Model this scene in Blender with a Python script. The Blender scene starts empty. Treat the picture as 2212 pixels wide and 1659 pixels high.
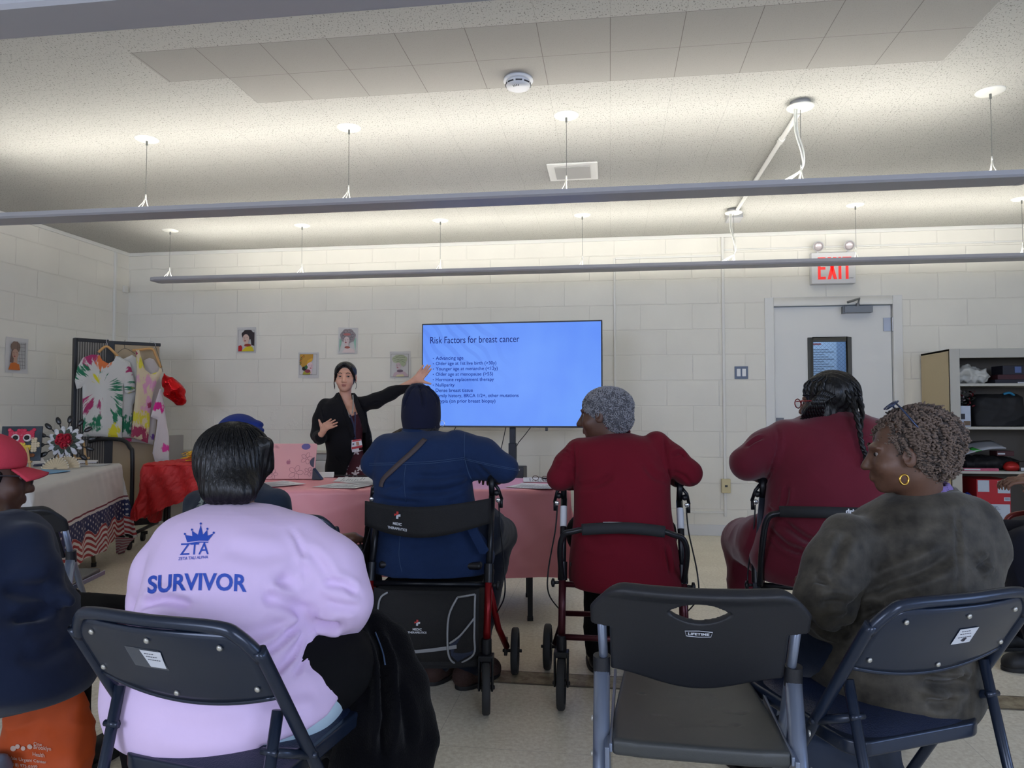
import bpy, bmesh, math, random
import numpy as np
from mathutils import Vector, Matrix
from mathutils.bvhtree import BVHTree
random.seed(7)
PI = math.pi
D = bpy.data
COL = bpy.context.scene.collection
SC = bpy.context.scene

# ---------------------------------------------------------------- camera
FPX = 1540.0
PSI = math.atan(212/1540); TH = math.atan(58.5/1560); EYE = 1.15
_F = np.array([-math.sin(PSI)*math.cos(TH), math.cos(PSI)*math.cos(TH), math.sin(TH)])
_R = np.array([math.cos(PSI), math.sin(PSI), 0.0]); _U = np.cross(_R, _F)
_C = np.array([0, 0, EYE])
cam_data = D.cameras.new('camera')
cam = D.objects.new('camera', cam_data); COL.objects.link(cam)
cam_data.sensor_fit = 'HORIZONTAL'; cam_data.sensor_width = 36.0
cam_data.lens = 36.0*FPX/2212; cam_data.clip_start = 0.05; cam_data.clip_end = 100
M = Matrix(((_R[0], _U[0], -_F[0], 0), (_R[1], _U[1], -_F[1], 0), (_R[2], _U[2], -_F[2], EYE), (0, 0, 0, 1)))
cam.matrix_world = M
SC.camera = cam
def _ray(x, y): return _F + _R*(x-1106)/FPX - _U*(y-829.5)/FPX
def atY(x, y, Y): d = _ray(x, y); return _C + d*Y/d[1]
def atZ(x, y, Z): d = _ray(x, y); return _C + d*(Z-EYE)/d[2]
def atX(x, y, X): d = _ray(x, y); return _C + d*X/d[0]
# ---------------------------------------------------------------- world, daylight, exposure
SC.view_settings.view_transform = 'Standard'
SC.view_settings.look = 'None'
SC.view_settings.exposure = 0.02
SC.view_settings.gamma = 1.0
SC.view_settings.use_curve_mapping = False
SC.render.film_transparent = False
w = D.worlds.new('daylight'); SC.world = w; w.use_nodes = True
wn = w.node_tree.nodes['Background']
wn.inputs['Color'].default_value = (0.30, 0.48, 1.0, 1); wn.inputs['Strength'].default_value = 1.0
TUBE_POWER = 26
def area_light(name, loc, target, sx, sy, power, col):
    l = D.lights.new(name, 'AREA'); l.shape = 'RECTANGLE'; l.size = sx; l.size_y = sy; l.energy = power; l.color = col
    o = D.objects.new(name, l); COL.objects.link(o); o.location = loc
    o.rotation_euler = (Vector(target)-Vector(loc)).to_track_quat('-Z', 'Y').to_euler()
    return o
# daylight entering through the two windows of the rear wall and the one of the right wall
WIN_REAR = [(-3.6, -1.6), (0.9, 3.1)]
for (a, b) in WIN_REAR:
    area_light('window_daylight', ((a+b)/2, -2.42, 1.75), ((a+b)/2, 2, 1.0), b-a-.1, 1.3, 92, (0.70, 0.79, 1.0))
area_light('window_daylight', (4.92, 0.3, 1.7), (0, 1.2, .9), 2.0, 1.3, 46, (0.45, 0.62, 1.0))

# ---------------------------------------------------------------- materials
MATS = {}
def _nt(name):
    m = D.materials.new(name); m.use_nodes = True
    nt = m.node_tree; return m, nt, nt.nodes['Principled BSDF']
def srgb(r, g, b):
    f = lambda c: ((c/255)/12.92 if c/255 <= .04045 else ((c/255+.055)/1.055)**2.4)
    return (f(r), f(g), f(b))
def L(nt, a, b): nt.links.new(a, b)
def mat(name, col, rough=.6, metal=0, bump=0, bscale=200, spec=.5, var=0, vscale=6, sheen=0, coat=0, alpha=1, emit=None, estr=0, trans=0, stretch=(1, 1, 1)):
    if name in MATS: return MATS[name]
    m, nt, p = _nt(name)
    if max(col) > 1: col = srgb(*col)
    p.inputs['Base Color'].default_value = (*col, 1)
    p.inputs['Roughness'].default_value = rough; p.inputs['Metallic'].default_value = metal
    p.inputs['Specular IOR Level'].default_value = spec
    p.inputs['Sheen Weight'].default_value = sheen
    p.inputs['Coat Weight'].default_value = coat
    p.inputs['Transmission Weight'].default_value = trans
    p.inputs['Alpha'].default_value = alpha
    if emit: p.inputs['Emission Color'].default_value = (*emit, 1); p.inputs['Emission Strength'].default_value = estr
    if bump or var:
        tc = nt.nodes.new('ShaderNodeTexCoord')
        mp = nt.nodes.new('ShaderNodeMapping'); mp.inputs['Scale'].default_value = stretch; L(nt, tc.outputs['Object'], mp.inputs['Vector'])
    if bump:
        n = nt.nodes.new('ShaderNodeTexNoise'); n.inputs['Scale'].default_value = bscale; n.inputs['Detail'].default_value = 3
        b = nt.nodes.new('ShaderNodeBump'); b.inputs['Strength'].default_value = bump; b.inputs['Distance'].default_value = .01
        L(nt, mp.outputs[0], n.inputs['Vector']); L(nt, n.outputs['Fac'], b.inputs['Height']); L(nt, b.outputs[0], p.inputs['Normal'])
    if var:
        n = nt.nodes.new('ShaderNodeTexNoise'); n.inputs['Scale'].default_value = vscale; n.inputs['Detail'].default_value = 5
        r = nt.nodes.new('ShaderNodeValToRGB')
        r.color_ramp.elements[0].position = .3; r.color_ramp.elements[1].position = .7
        r.color_ramp.elements[0].color = (*[c*(1-var) for c in col], 1); r.color_ramp.elements[1].color = (*[min(1, c*(1+var)) for c in col], 1)
        L(nt, mp.outputs[0], n.inputs['Vector']); L(nt, n.outputs['Fac'], r.inputs['Fac']); L(nt, r.outputs['Color'], p.inputs['Base Color'])
    MATS[name] = m
    return m
class NG:
    """small node-graph helper"""
    def __init__(s, name):
        s.m, s.nt, s.p = _nt(name)
    def n(s, typ, **kw):
        nd = s.nt.nodes.new('ShaderNode'+typ)
        for k, v in kw.items():
            if k.startswith('i_'):
                nd.inputs[k[2:].replace('_', ' ')].default_value = v
            else: setattr(nd, k, v)
        return nd
    def l(s, a, b): s.nt.links.new(a, b)
    def obj(s): return s.n('TexCoord').outputs['Object']
    def math(s, op, a, b=None, clamp=False):
        nd = s.n('Math', operation=op, use_clamp=clamp)
        for i, v in enumerate((a, b)):
            if v is None: continue
            if isinstance(v, (int, float)): nd.inputs[i].default_value = v
            else: s.l(v, nd.inputs[i])
        return nd.outputs[0]
    def mix(s, fac, a, b):
        nd = s.n('Mix', data_type='RGBA')
        for sock, v in ((nd.inputs[0], fac), (nd.inputs[6], a), (nd.inputs[7], b)):
            if isinstance(v, (int, float)): sock.default_value = v
            elif isinstance(v, tuple): sock.default_value = (*v, 1) if len(v) == 3 else v
            else: s.l(v, sock)
        return nd.outputs[2]
    def sep(s, v):
        nd = s.n('SeparateXYZ'); s.l(v, nd.inputs[0]); return nd.outputs
    def comb(s, x=0, y=0, z=0):
        nd = s.n('CombineXYZ')
        for i, v in enumerate((x, y, z)):
            if isinstance(v, (int, float)): nd.inputs[i].default_value = v
            else: s.l(v, nd.inputs[i])
        return nd.outputs[0]
    def noise(s, vec, scale, detail=3, rough=.5):
        nd = s.n('TexNoise'); nd.inputs['Scale'].default_value = scale; nd.inputs['Detail'].default_value = detail; nd.inputs['Roughness'].default_value = rough
        if vec is not None: s.l(vec, nd.inputs['Vector'])
        return nd.outputs['Fac']
    def step(s, v, lo, hi):
        nd = s.n('MapRange'); nd.inputs[1].default_value = lo; nd.inputs[2].default_value = hi; s.l(v, nd.inputs[0]); return nd.outputs[0]
    def bump(s, h, strength=.5, dist=.01):
        nd = s.n('Bump'); nd.inputs['Strength'].default_value = strength; nd.inputs['Distance'].default_value = dist
        s.l(h, nd.inputs['Height']); s.l(nd.outputs[0], s.p.inputs['Normal'])
    def col(s, v, rough=.6):
        if isinstance(v, tuple): s.p.inputs['Base Color'].default_value = (*v, 1)
        else: s.l(v, s.p.inputs['Base Color'])
        s.p.inputs['Roughness'].default_value = rough
        return s.m

# ---------------------------------------------------------------- things and meshes
class Node:
    pass
def _mw(o):
    m = o.matrix_basis.copy()
    while o.parent: o = o.parent; m = o.matrix_basis @ m
    return m
def meta(o, label=None, cat=None, group=None, kind=None):
    if label: o['label'] = label
    if cat: o['category'] = cat
    if group: o['group'] = group
    if kind: o['kind'] = kind
    return o
def thing(name, label, cat, loc=(0, 0, 0), rotz=0, group=None):
    o = D.objects.new(name, None); COL.objects.link(o)
    o.empty_display_size = .1
    o.location = [float(c) for c in loc]; o.rotation_euler = (0, 0, rotz)
    o.matrix_basis = Matrix.Translation(Vector([float(c) for c in loc])) @ Matrix.Rotation(rotz, 4, 'Z')
    return meta(o, label, cat, group)
class MB:
    def __init__(s): s.v = []; s.f = []; s.mi = []; s.cur = 0; s.uv = None
    def add(s, vs, fs):
        n = len(s.v); s.v.extend([tuple(float(c) for c in v) for v in vs])
        for f in fs: s.f.append(tuple(n+i for i in f)); s.mi.append(s.cur)
        return s
    def box(s, c, d, rot=None, taper=1.0):
        c = Vector([float(q) for q in c]); hx, hy, hz = d[0]/2, d[1]/2, d[2]/2; R = rot if rot is not None else Matrix.Identity(3)
        vs = []
        for z in (-1, 1):
            t = taper if z > 0 else 1
            for (x, y) in ((-1, -1), (1, -1), (1, 1), (-1, 1)):
                vs.append(c + R @ Vector((x*hx*t, y*hy*t, z*hz)))
        return s.add(vs, [(3, 2, 1, 0), (4, 5, 6, 7), (0, 1, 5, 4), (1, 2, 6, 5), (2, 3, 7, 6), (3, 0, 4, 7)])
    def box2(s, a, b):
        return s.box([(a[i]+b[i])/2 for i in range(3)], [abs(b[i]-a[i]) for i in range(3)])
    def tube(s, pts, r, n=10, closed=False, cap=True, flat=None):
        pts = [Vector([float(c) for c in p]) for p in pts]; m = len(pts)
        rs = r if hasattr(r, '__len__') else [r]*m
        T = []
        for i in range(m):
            if closed: t = pts[(i+1) % m]-pts[i-1]
            else: t = pts[min(i+1, m-1)]-pts[max(i-1, 0)]
            T.append(t.normalized())
        up = Vector((0, 0, 1)) if abs(T[0].z) < .9 else Vector((0, 1, 0))
        nrm = T[0].cross(up).normalized(); rings = []
        for i in range(m):
            nrm = (nrm - T[i]*nrm.dot(T[i])).normalized(); bn = T[i].cross(nrm)
            fl = flat if flat else 1
            rings.append([pts[i] + nrm*math.cos(2*PI*k/n)*rs[i]*fl + bn*math.sin(2*PI*k/n)*rs[i] for k in range(n)])
        vs = [v for rg in rings for v in rg]; fs = []
        for i in range(m if closed else m-1):
            j = (i+1) % m
            for k in range(n): fs.append((i*n+k, i*n+(k+1) % n, j*n+(k+1) % n, j*n+k))
        if cap and not closed:
            fs.append(tuple(range(n-1, -1, -1))); fs.append(tuple((m-1)*n+k for k in range(n)))
        return s.add(vs, fs)
    def cyl(s, a, b, r, n=20, r2=None): return s.tube([a, b], [r, r if r2 is None else r2], n)
    def lathe(s, prof, c=(0, 0, 0), axis=(0, 0, 1), n=24):
        ax = Vector([float(q) for q in axis]).normalized(); q = Vector((0, 0, 1)).rotation_difference(ax).to_matrix(); c = Vector([float(x) for x in c])
        vs = []; fs = []
        for (r, z) in prof:
            for k in range(n): vs.append(c + q @ Vector((r*math.cos(2*PI*k/n), r*math.sin(2*PI*k/n), z)))
        for i in range(len(prof)-1):
            for k in range(n): fs.append((i*n+k, i*n+(k+1) % n, (i+1)*n+(k+1) % n, (i+1)*n+k))
        if prof[0][0] > 1e-6: fs.append(tuple(range(n-1, -1, -1)))
        if prof[-1][0] > 1e-6: fs.append(tuple((len(prof)-1)*n+k for k in range(n)))
        return s.add(vs, fs)
    def ball(s, c, r, n=16, rot=None):
        r = r if hasattr(r, '__len__') else (r, r, r); c = Vector([float(x) for x in c]); h = n//2; R = rot if rot is not None else Matrix.Identity(3)
        vs = []; fs = []
        for i in range(h+1):
            t = PI*i/h
            for k in range(n):
                p = 2*PI*k/n; vs.append(c + R @ Vector((r[0]*math.sin(t)*math.cos(p), r[1]*math.sin(t)*math.sin(p), -r[2]*math.cos(t))))
        for i in range(h):
            for k in range(n): fs.append((i*n+k, i*n+(k+1) % n, (i+1)*n+(k+1) % n, (i+1)*n+k))
        return s.add(vs, fs)
    def prism(s, poly, t, M4=None):
        """2-D outline (ccw) in local XY extruded by t along +Z, placed by M4"""
        M4 = M4 or Matrix.Identity(4); n = len(poly)
        vs = [M4 @ Vector((float(p[0]), float(p[1]), 0)) for p in poly] + [M4 @ Vector((float(p[0]), float(p[1]), t)) for p in poly]
        fs = [tuple(range(n-1, -1, -1)), tuple(range(n, 2*n))] + [(i, (i+1) % n, n+(i+1) % n, n+i) for i in range(n)]
        return s.add(vs, fs)
    def grid(s, fn, nu, nv):
        vs = [fn(i/nu, j/nv) for i in range(nu+1) for j in range(nv+1)]
        fs = [(i*(nv+1)+j, (i+1)*(nv+1)+j, (i+1)*(nv+1)+j+1, i*(nv+1)+j+1) for i in range(nu) for j in range(nv)]
        return s.add(vs, fs)
    def build(s, name, mats, parent=None, smooth=False, bevel=0, world=False, solid=0, subsurf=0, bseg=2, angle=None):
        me = D.meshes.new(name)
        vs = s.v
        if world and parent is not None:
            inv = _mw(parent).inverted(); vs = [inv @ Vector(v) for v in vs]
        me.from_pydata([tuple(v) for v in vs], [], s.f)
        if not isinstance(mats, (list, tuple)): mats = [mats]
        for m in mats: me.materials.append(m)
        if len(mats) > 1: me.polygons.foreach_set('material_index', s.mi)
        if smooth: me.polygons.foreach_set('use_smooth', [True]*len(me.polygons))
        me.validate(); me.update()
        bm = bmesh.new(); bm.from_mesh(me); bmesh.ops.remove_doubles(bm, verts=bm.verts, dist=1e-6)
        bmesh.ops.recalc_face_normals(bm, faces=bm.faces); bm.to_mesh(me); bm.free()
        o = D.objects.new(name, me); COL.objects.link(o)
        if parent is not None: o.parent = parent
        if solid:
            md = o.modifiers.new('thick', 'SOLIDIFY'); md.thickness = solid; md.offset = 0
        if bevel:
            md = o.modifiers.new('bevel', 'BEVEL'); md.width = bevel; md.segments = bseg; md.limit_method = 'ANGLE'; md.angle_limit = math.radians(40)
            me.polygons.foreach_set('use_smooth', [True]*len(me.polygons)); 
            md2 = o.modifiers.new('wn', 'WEIGHTED_NORMAL'); md2.keep_sharp = False
        elif smooth and angle:
            try: me.set_sharp_from_angle(angle=math.radians(angle))
            except Exception: pass
        if subsurf:
            md = o.modifiers.new('sub', 'SUBSURF'); md.levels = subsurf; md.render_levels = subsurf
        return o
def part(mb, name, m, parent, **kw): return mb.build(name, m, parent, **kw)
def struct(o):
    o['kind'] = 'structure'; return o
def copy_tree(o, parent=None):
    c = o.copy(); COL.objects.link(c)
    if parent is not None: c.parent = parent
    for ch in list(o.children): copy_tree(ch, c)
    return c
def rounded_rect(w_, h_, r, n=6, cx=0, cy=0):
    pts = []
    for (sx, sy, a0) in ((1, -1, -PI/2), (1, 1, 0), (-1, 1, PI/2), (-1, -1, PI)):
        for k in range(n+1):
            a = a0 + PI/2*k/n; pts.append((cx+sx*(w_/2-r)+r*math.cos(a), cy+sy*(h_/2-r)+r*math.sin(a)))
    return pts
def smooth_path(pts, n=8, closed=False):
    P = [np.array(p, float) for p in pts]; out = []; m = len(P)
    rng = range(m) if closed else range(m-1)
    for i in rng:
        g = lambda k: P[k % m] if closed else P[min(max(k, 0), m-1)]
        p0, p1, p2, p3 = g(i-1), g(i), g(i+1), g(i+2)
        for k in range(n):
            t = k/n
            out.append(.5*((2*p1)+(-p0+p2)*t+(2*p0-5*p1+4*p2-p3)*t*t+(-p0+3*p1-3*p2+p3)*t**3))
    if not closed: out.append(P[-1])
    return out
def frame_m(origin, xdir, ydir):
    """matrix with local X, Y along the given directions"""
    x = Vector([float(c) for c in xdir]).normalized(); y = Vector([float(c) for c in ydir]); z = x.cross(y).normalized(); y = z.cross(x)
    o = Vector([float(c) for c in origin])
    return Matrix(((x.x, y.x, z.x, o.x), (x.y, y.y, z.y, o.y), (x.z, y.z, z.z, o.z), (0, 0, 0, 1)))
def text_mesh(s, size=1.0, bold=0.0, align='CENTER', spacing=1.0, shear=0.0, res=4):
    """flat text as (verts, faces) in XY, centred"""
    cu = D.curves.new('txt', 'FONT'); cu.body = s; cu.size = size; cu.align_x = align; cu.align_y = 'CENTER'; cu.resolution_u = res
    cu.offset = bold; cu.space_character = spacing; cu.shear = shear; cu.fill_mode = 'FRONT'
    o = D.objects.new('txt', cu); COL.objects.link(o)
    dg = bpy.context.evaluated_depsgraph_get(); dg.update()
    me = D.meshes.new_from_object(o.evaluated_get(dg))
    vs = [tuple(v.co) for v in me.vertices]; fs = [tuple(p.vertices) for p in me.polygons]
    D.objects.remove(o); D.curves.remove(cu); D.meshes.remove(me)
    return vs, fs
def text_part(name, s, m, parent, M4, size, bold=0, width=None, height=None, th=.0006, world=False, align='CENTER', spacing=1, shear=0):
    vs, fs = text_mesh(s, size, bold, align, spacing, shear)
    xs = [v[0] for v in vs]; ys = [v[1] for v in vs]
    sx = (width/(max(xs)-min(xs))) if width else 1; sy = (height/(max(ys)-min(ys))) if height else (sx if width else 1)
    mb = MB(); mb.add([M4 @ Vector((v[0]*sx, v[1]*sy, th)) for v in vs], fs)
    return mb.build(name, m, parent, world=world)
# ---------------------------------------------------------------- smooth solid modelling (distance fields -> surface nets)
class Field:
    def __init__(s, lo, hi, h):
        s.lo = np.array(lo, float); s.h = h; s.n = np.ceil((np.array(hi)-s.lo)/h).astype(int)+1
        s.F = np.full(s.n, .08, np.float32)
        s.ax = [s.lo[i]+h*np.arange(s.n[i]) for i in range(3)]
    def block(s, lo, hi):
        a = np.clip(np.floor((np.array(lo)-s.lo)/s.h).astype(int), 0, s.n); b = np.clip(np.ceil((np.array(hi)-s.lo)/s.h).astype(int)+1, 0, s.n)
        if np.any(b <= a): return None
        sl = tuple(slice(a[i], b[i]) for i in range(3))
        X, Y, Z = np.meshgrid(*[s.ax[i][sl[i]] for i in range(3)], indexing='ij', sparse=True)
        return sl, X, Y, Z
    def put(s, lo, hi, fn, k=.02, op='add'):
        m = k+s.h*3
        q = s.block(np.array(lo)-m, np.array(hi)+m)
        if q is None: return s
        sl, X, Y, Z = q; d = fn(X, Y, Z).astype(np.float32); a = s.F[sl]
        if op == 'add':
            hh = np.maximum(k-np.abs(a-d), 0)/max(k, 1e-6); s.F[sl] = np.minimum(a, d)-hh*hh*k*.25
        else:
            d = -d; hh = np.maximum(k-np.abs(a-d), 0)/max(k, 1e-6); s.F[sl] = np.maximum(a, d)+hh*hh*k*.25
        return s
    def ell(s, c, r, k=.02, op='add', rot=None):
        c = np.array(c, float); r = np.array(r if hasattr(r, '__len__') else (r,)*3, float); R = np.array(rot) if rot is not None else None
        def fn(X, Y, Z):
            x, y, z = X-c[0], Y-c[1], Z-c[2]
            if R is not None: x, y, z = [R[0, i]*x+R[1, i]*y+R[2, i]*z for i in range(3)]
            k0 = np.sqrt((x/r[0])**2+(y/r[1])**2+(z/r[2])**2)
            k1 = np.sqrt((x/r[0]**2)**2+(y/r[1]**2)**2+(z/r[2]**2)**2)+1e-6
            return k0*(k0-1)/k1
        m = r.max() if R is not None else r
        return s.put(c-m, c+m, fn, k, op)
    def cone(s, a, b, ra, rb=None, k=.02, op='add', flat=None):
        """tapered capsule; flat=(dir, factor) squashes along dir"""
        a = np.array(a, float); b = np.array(b, float); rb = ra if rb is None else rb; ba = b-a; L2 = ba@ba+1e-9
        def fn(X, Y, Z):
            x, y, z = X-a[0], Y-a[1], Z-a[2]
            t = np.clip((x*ba[0]+y*ba[1]+z*ba[2])/L2, 0, 1)
            dx, dy, dz = x-t*ba[0], y-t*ba[1], z-t*ba[2]
            if flat is not None:
                n = np.array(flat[0], float); n = n/np.linalg.norm(n); q = dx*n[0]+dy*n[1]+dz*n[2]; g = 1/flat[1]-1
                dx, dy, dz = dx+q*n[0]*g, dy+q*n[1]*g, dz+q*n[2]*g
            return np.sqrt(dx*dx+dy*dy+dz*dz)-(ra+(rb-ra)*t)
        m = max(ra, rb)
        return s.put(np.minimum(a, b)-m, np.maximum(a, b)+m, fn, k, op)
    def chain(s, pts, rs, k=.02, op='add', flat=None):
        for i in range(len(pts)-1): s.cone(pts[i], pts[i+1], rs[i], rs[i+1], k, op, flat)
        return s
    def loft(s, secs, k=.02, op='add', p=2.4, rotz=0.0):
        """vertical loft: secs = (z, cx, cy, rx, ry)"""
        S = np.array(sorted(secs), float); z0, z1 = S[0, 0], S[-1, 0]
        zz = np.linspace(z0, z1, 80); cur = [_pchip(S[:, 0], S[:, i], zz) for i in range(1, 5)]
        cr, sr = math.cos(rotz), math.sin(rotz)
        def fn(X, Y, Z):
            zc = np.clip(Z, z0, z1); g = [np.interp(zc, zz, c) for c in cur]
            x, y = X-g[0], Y-g[1]; x, y = cr*x+sr*y, -sr*x+cr*y
            rx, ry = g[2], g[3]
            q = (np.abs(x/rx)**p+np.abs(y/ry)**p)**(1/p)
            d = (q-1)*np.minimum(rx, ry)
            dz = np.maximum(z0-Z, Z-z1)
            return np.where(dz > 0, np.maximum(d, dz), d)*.9
        m = max(S[:, 3].max(), S[:, 4].max())
        lo = [S[:, 1].min()-m, S[:, 2].min()-m, z0]; hi = [S[:, 1].max()+m, S[:, 2].max()+m, z1]
        return s.put(lo, hi, fn, k, op)
    def box(s, c, d, r=.01, k=.02, op='add', rot=None):
        c = np.array(c, float); d = np.array(d, float)/2; R = np.array(rot) if rot is not None else None
        def fn(X, Y, Z):
            x, y, z = X-c[0], Y-c[1], Z-c[2]
            if R is not None: x, y, z = [R[0, i]*x+R[1, i]*y+R[2, i]*z for i in range(3)]
            qx, qy, qz = np.abs(x)-d[0]+r, np.abs(y)-d[1]+r, np.abs(z)-d[2]+r
            return np.sqrt(np.maximum(qx, 0)**2+np.maximum(qy, 0)**2+np.maximum(qz, 0)**2)+np.minimum(np.maximum(qx, np.maximum(qy, qz)), 0)-r
        m = np.linalg.norm(d) if R is not None else d
        return s.put(c-m, c+m, fn, k, op)
    def clip(s, fn):
        """keep where fn<0"""
        X, Y, Z = np.meshgrid(*s.ax, indexing='ij', sparse=True); s.F = np.maximum(s.F, fn(X, Y, Z).astype(np.float32)); return s
    def offset(s, r): s.F = s.F-r; return s
    def copy(s):
        c = Field.__new__(Field); c.lo = s.lo; c.h = s.h; c.n = s.n; c.ax = s.ax; c.F = s.F.copy(); return c
    def mesh(s, smooth=0):
        F = s.F.copy(); F[0], F[-1] = .08, .08; F[:, 0] = .08; F[:, -1] = .08; F[:, :, 0] = .08; F[:, :, -1] = .08
        ins = F < 0; n = np.array(F.shape)-1
        acc = np.zeros((*n, 3), np.float32); cnt = np.zeros(n, np.float32)
        quads = []
        for ax in range(3):
            sl0 = [slice(None)]*3; sl1 = [slice(None)]*3; sl0[ax] = slice(0, -1); sl1[ax] = slice(1, None)
            f0, f1 = F[tuple(sl0)], F[tuple(sl1)]; cr = (f0 < 0) != (f1 < 0)
            idx = np.argwhere(cr); a = f0[cr]; b = f1[cr]; t = a/(a-b)
            pos = idx.astype(np.float32); pos[:, ax] += t
            o1, o2 = [(1, 2), (2, 0), (0, 1)][ax]
            for d1 in (0, 1):
                for d2 in (0, 1):
                    ci = idx.copy(); ci[:, o1] -= d1; ci[:, o2] -= d2
                    ok = np.all((ci >= 0) & (ci < n), axis=1); c = ci[ok]
                    np.add.at(acc, (c[:, 0], c[:, 1], c[:, 2]), pos[ok]); np.add.at(cnt, (c[:, 0], c[:, 1], c[:, 2]), 1)
            quads.append((idx, o1, o2, a < 0))
        has = cnt > 0; vid = np.full(n, -1, np.int64); vid[has] = np.arange(has.sum())
        V = acc[has]/cnt[has][:, None]; Q = []
        for idx, o1, o2, sg in quads:
            c = []
            for (d1, d2) in ((1, 1), (0, 1), (0, 0), (1, 0)):
                ci = idx.copy(); ci[:, o1] -= d1; ci[:, o2] -= d2; c.append(ci)
            ok = np.all([(q >= 0).all(1) & (q < n).all(1) for q in c], axis=0)
            ids = np.stack([vid[q[ok, 0], q[ok, 1], q[ok, 2]] for q in c], 1); sgk = sg[ok]
            ids[~sgk] = ids[~sgk][:, ::-1]; Q.append(ids)
        Q = np.concatenate(Q); V = V*s.h+s.lo
        if smooth: V = relax(V, Q, smooth)
        return V, Q
def _pchip(x, y, xx):
    x = np.asarray(x); y = np.asarray(y); h = np.diff(x); d = np.diff(y)/h
    m = np.zeros_like(y); m[0], m[-1] = d[0], d[-1]
    for i in range(1, len(x)-1):
        m[i] = 0 if d[i-1]*d[i] <= 0 else 2/(1/d[i-1]+1/d[i])
    i = np.clip(np.searchsorted(x, xx)-1, 0, len(x)-2); t = (xx-x[i])/h[i]
    return (2*t**3-3*t**2+1)*y[i]+(t**3-2*t**2+t)*h[i]*m[i]+(-2*t**3+3*t**2)*y[i+1]+(t**3-t**2)*h[i]*m[i+1]
def relax(V, Q, it):
    E = np.concatenate([Q[:, [i, (i+1) % 4]] for i in range(4)])
    deg = np.bincount(E.ravel(), minlength=len(V)).astype(float)[:, None]
    for k in range(it*2):
        A = np.zeros_like(V, float)
        for c in range(3):
            A[:, c] = np.bincount(E[:, 0], V[E[:, 1], c], len(V))+np.bincount(E[:, 1], V[E[:, 0], c], len(V))
        lam = .5 if k % 2 == 0 else -.52
        V = V+lam*(A/deg-V)
    return V
def normals(V, Q):
    n = np.cross(V[Q[:, 2]]-V[Q[:, 0]], V[Q[:, 3]]-V[Q[:, 1]]); N = np.zeros_like(V, float)
    for i in range(4):
        for c in range(3): N[:, c] += np.bincount(Q[:, i], n[:, c], len(V))
    return N/(np.linalg.norm(N, axis=1)[:, None]+1e-12)
def vnoise(V, scale, seed=0):
    """cheap smooth pseudo-noise -1..1"""
    r = np.random.RandomState(seed); out = np.zeros(len(V))
    for k in range(5):
        d = r.randn(3); d /= np.linalg.norm(d); out += np.sin(V@d*scale*(.7+r.rand()*.9)+r.rand()*6.28)
    return out/3.0
def near_poly(V, P):
    """distance of every vertex to a polyline and parameter along it"""
    best = np.full(len(V), 1e9); par = np.zeros(len(V)); P = np.array(P, float)
    L_ = np.r_[0, np.cumsum(np.linalg.norm(np.diff(P, axis=0), axis=1))]
    for i in range(len(P)-1):
        a, b = P[i], P[i+1]; ba = b-a; t = np.clip(((V-a)@ba)/(ba@ba+1e-12), 0, 1)
        d = np.linalg.norm(V-a-t[:, None]*ba, axis=1); m = d < best; best[m] = d[m]; par[m] = (L_[i]+t[m]*np.linalg.norm(ba))/L_[-1]
    return best, par
def sm_obj(name, VQ, mats, parent, mi=None, smooth=True):
    """mesh object from world-space numpy verts/quads"""
    V, Q = VQ; inv = np.array(_mw(parent).inverted()) if parent is not None else np.eye(4)
    W_ = V@inv[:3, :3].T+inv[:3, 3]
    me = D.meshes.new(name); me.vertices.add(len(W_)); me.vertices.foreach_set('co', W_.astype(np.float32).ravel())
    k = Q.shape[1]
    me.loops.add(len(Q)*k); me.loops.foreach_set('vertex_index', Q.astype(np.int32).ravel())
    me.polygons.add(len(Q)); me.polygons.foreach_set('loop_start', np.arange(0, len(Q)*k, k, dtype=np.int32))
    if not isinstance(mats, (list, tuple)): mats = [mats]
    for m in mats: me.materials.append(m)
    me.update(calc_edges=True)
    if mi is not None: me.polygons.foreach_set('material_index', np.asarray(mi, np.int32))
    me.polygons.foreach_set('use_smooth', [smooth]*len(Q)); me.validate(); me.update()
    o = D.objects.new(name, me); COL.objects.link(o)
    if parent is not None: o.parent = parent
    return o
def bvh_of(V, Q): return BVHTree.FromPolygons([tuple(v) for v in V.tolist()], [tuple(q) for q in Q.tolist()])
def hit(bvh, x, y):
    """where the view through pixel (x, y) meets a surface"""
    d = _ray(x, y); p, n, i, dist = bvh.ray_cast(Vector(_C.tolist()), Vector((d/np.linalg.norm(d)).tolist()))
    return (np.array(p), np.array(n)) if p is not None else (None, None)
def creases(V, Q, bvh, lines, width=.012, amp=-.006):
    """press folds into a cloth surface; each line = [(px,py),...], (amp, width)"""
    N = normals(V, Q)
    for ln in lines:
        pts, a, w_ = (ln[0], ln[1], ln[2]) if isinstance(ln, tuple) else (ln, amp, width)
        P3 = [hit(bvh, *p)[0] for p in pts]; P3 = [p for p in P3 if p is not None]
        if len(P3) < 2: continue
        P3 = smooth_path(P3, 5); d, t = near_poly(V, P3)
        pr = np.exp(-(d/w_)**2)-.55*np.exp(-((d-1.7*w_)/w_)**2); fade = np.clip(np.minimum(t, 1-t)*6, 0.15, 1)
        V = V+N*(pr*a*1.7*fade)[:, None]
    return V
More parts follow.
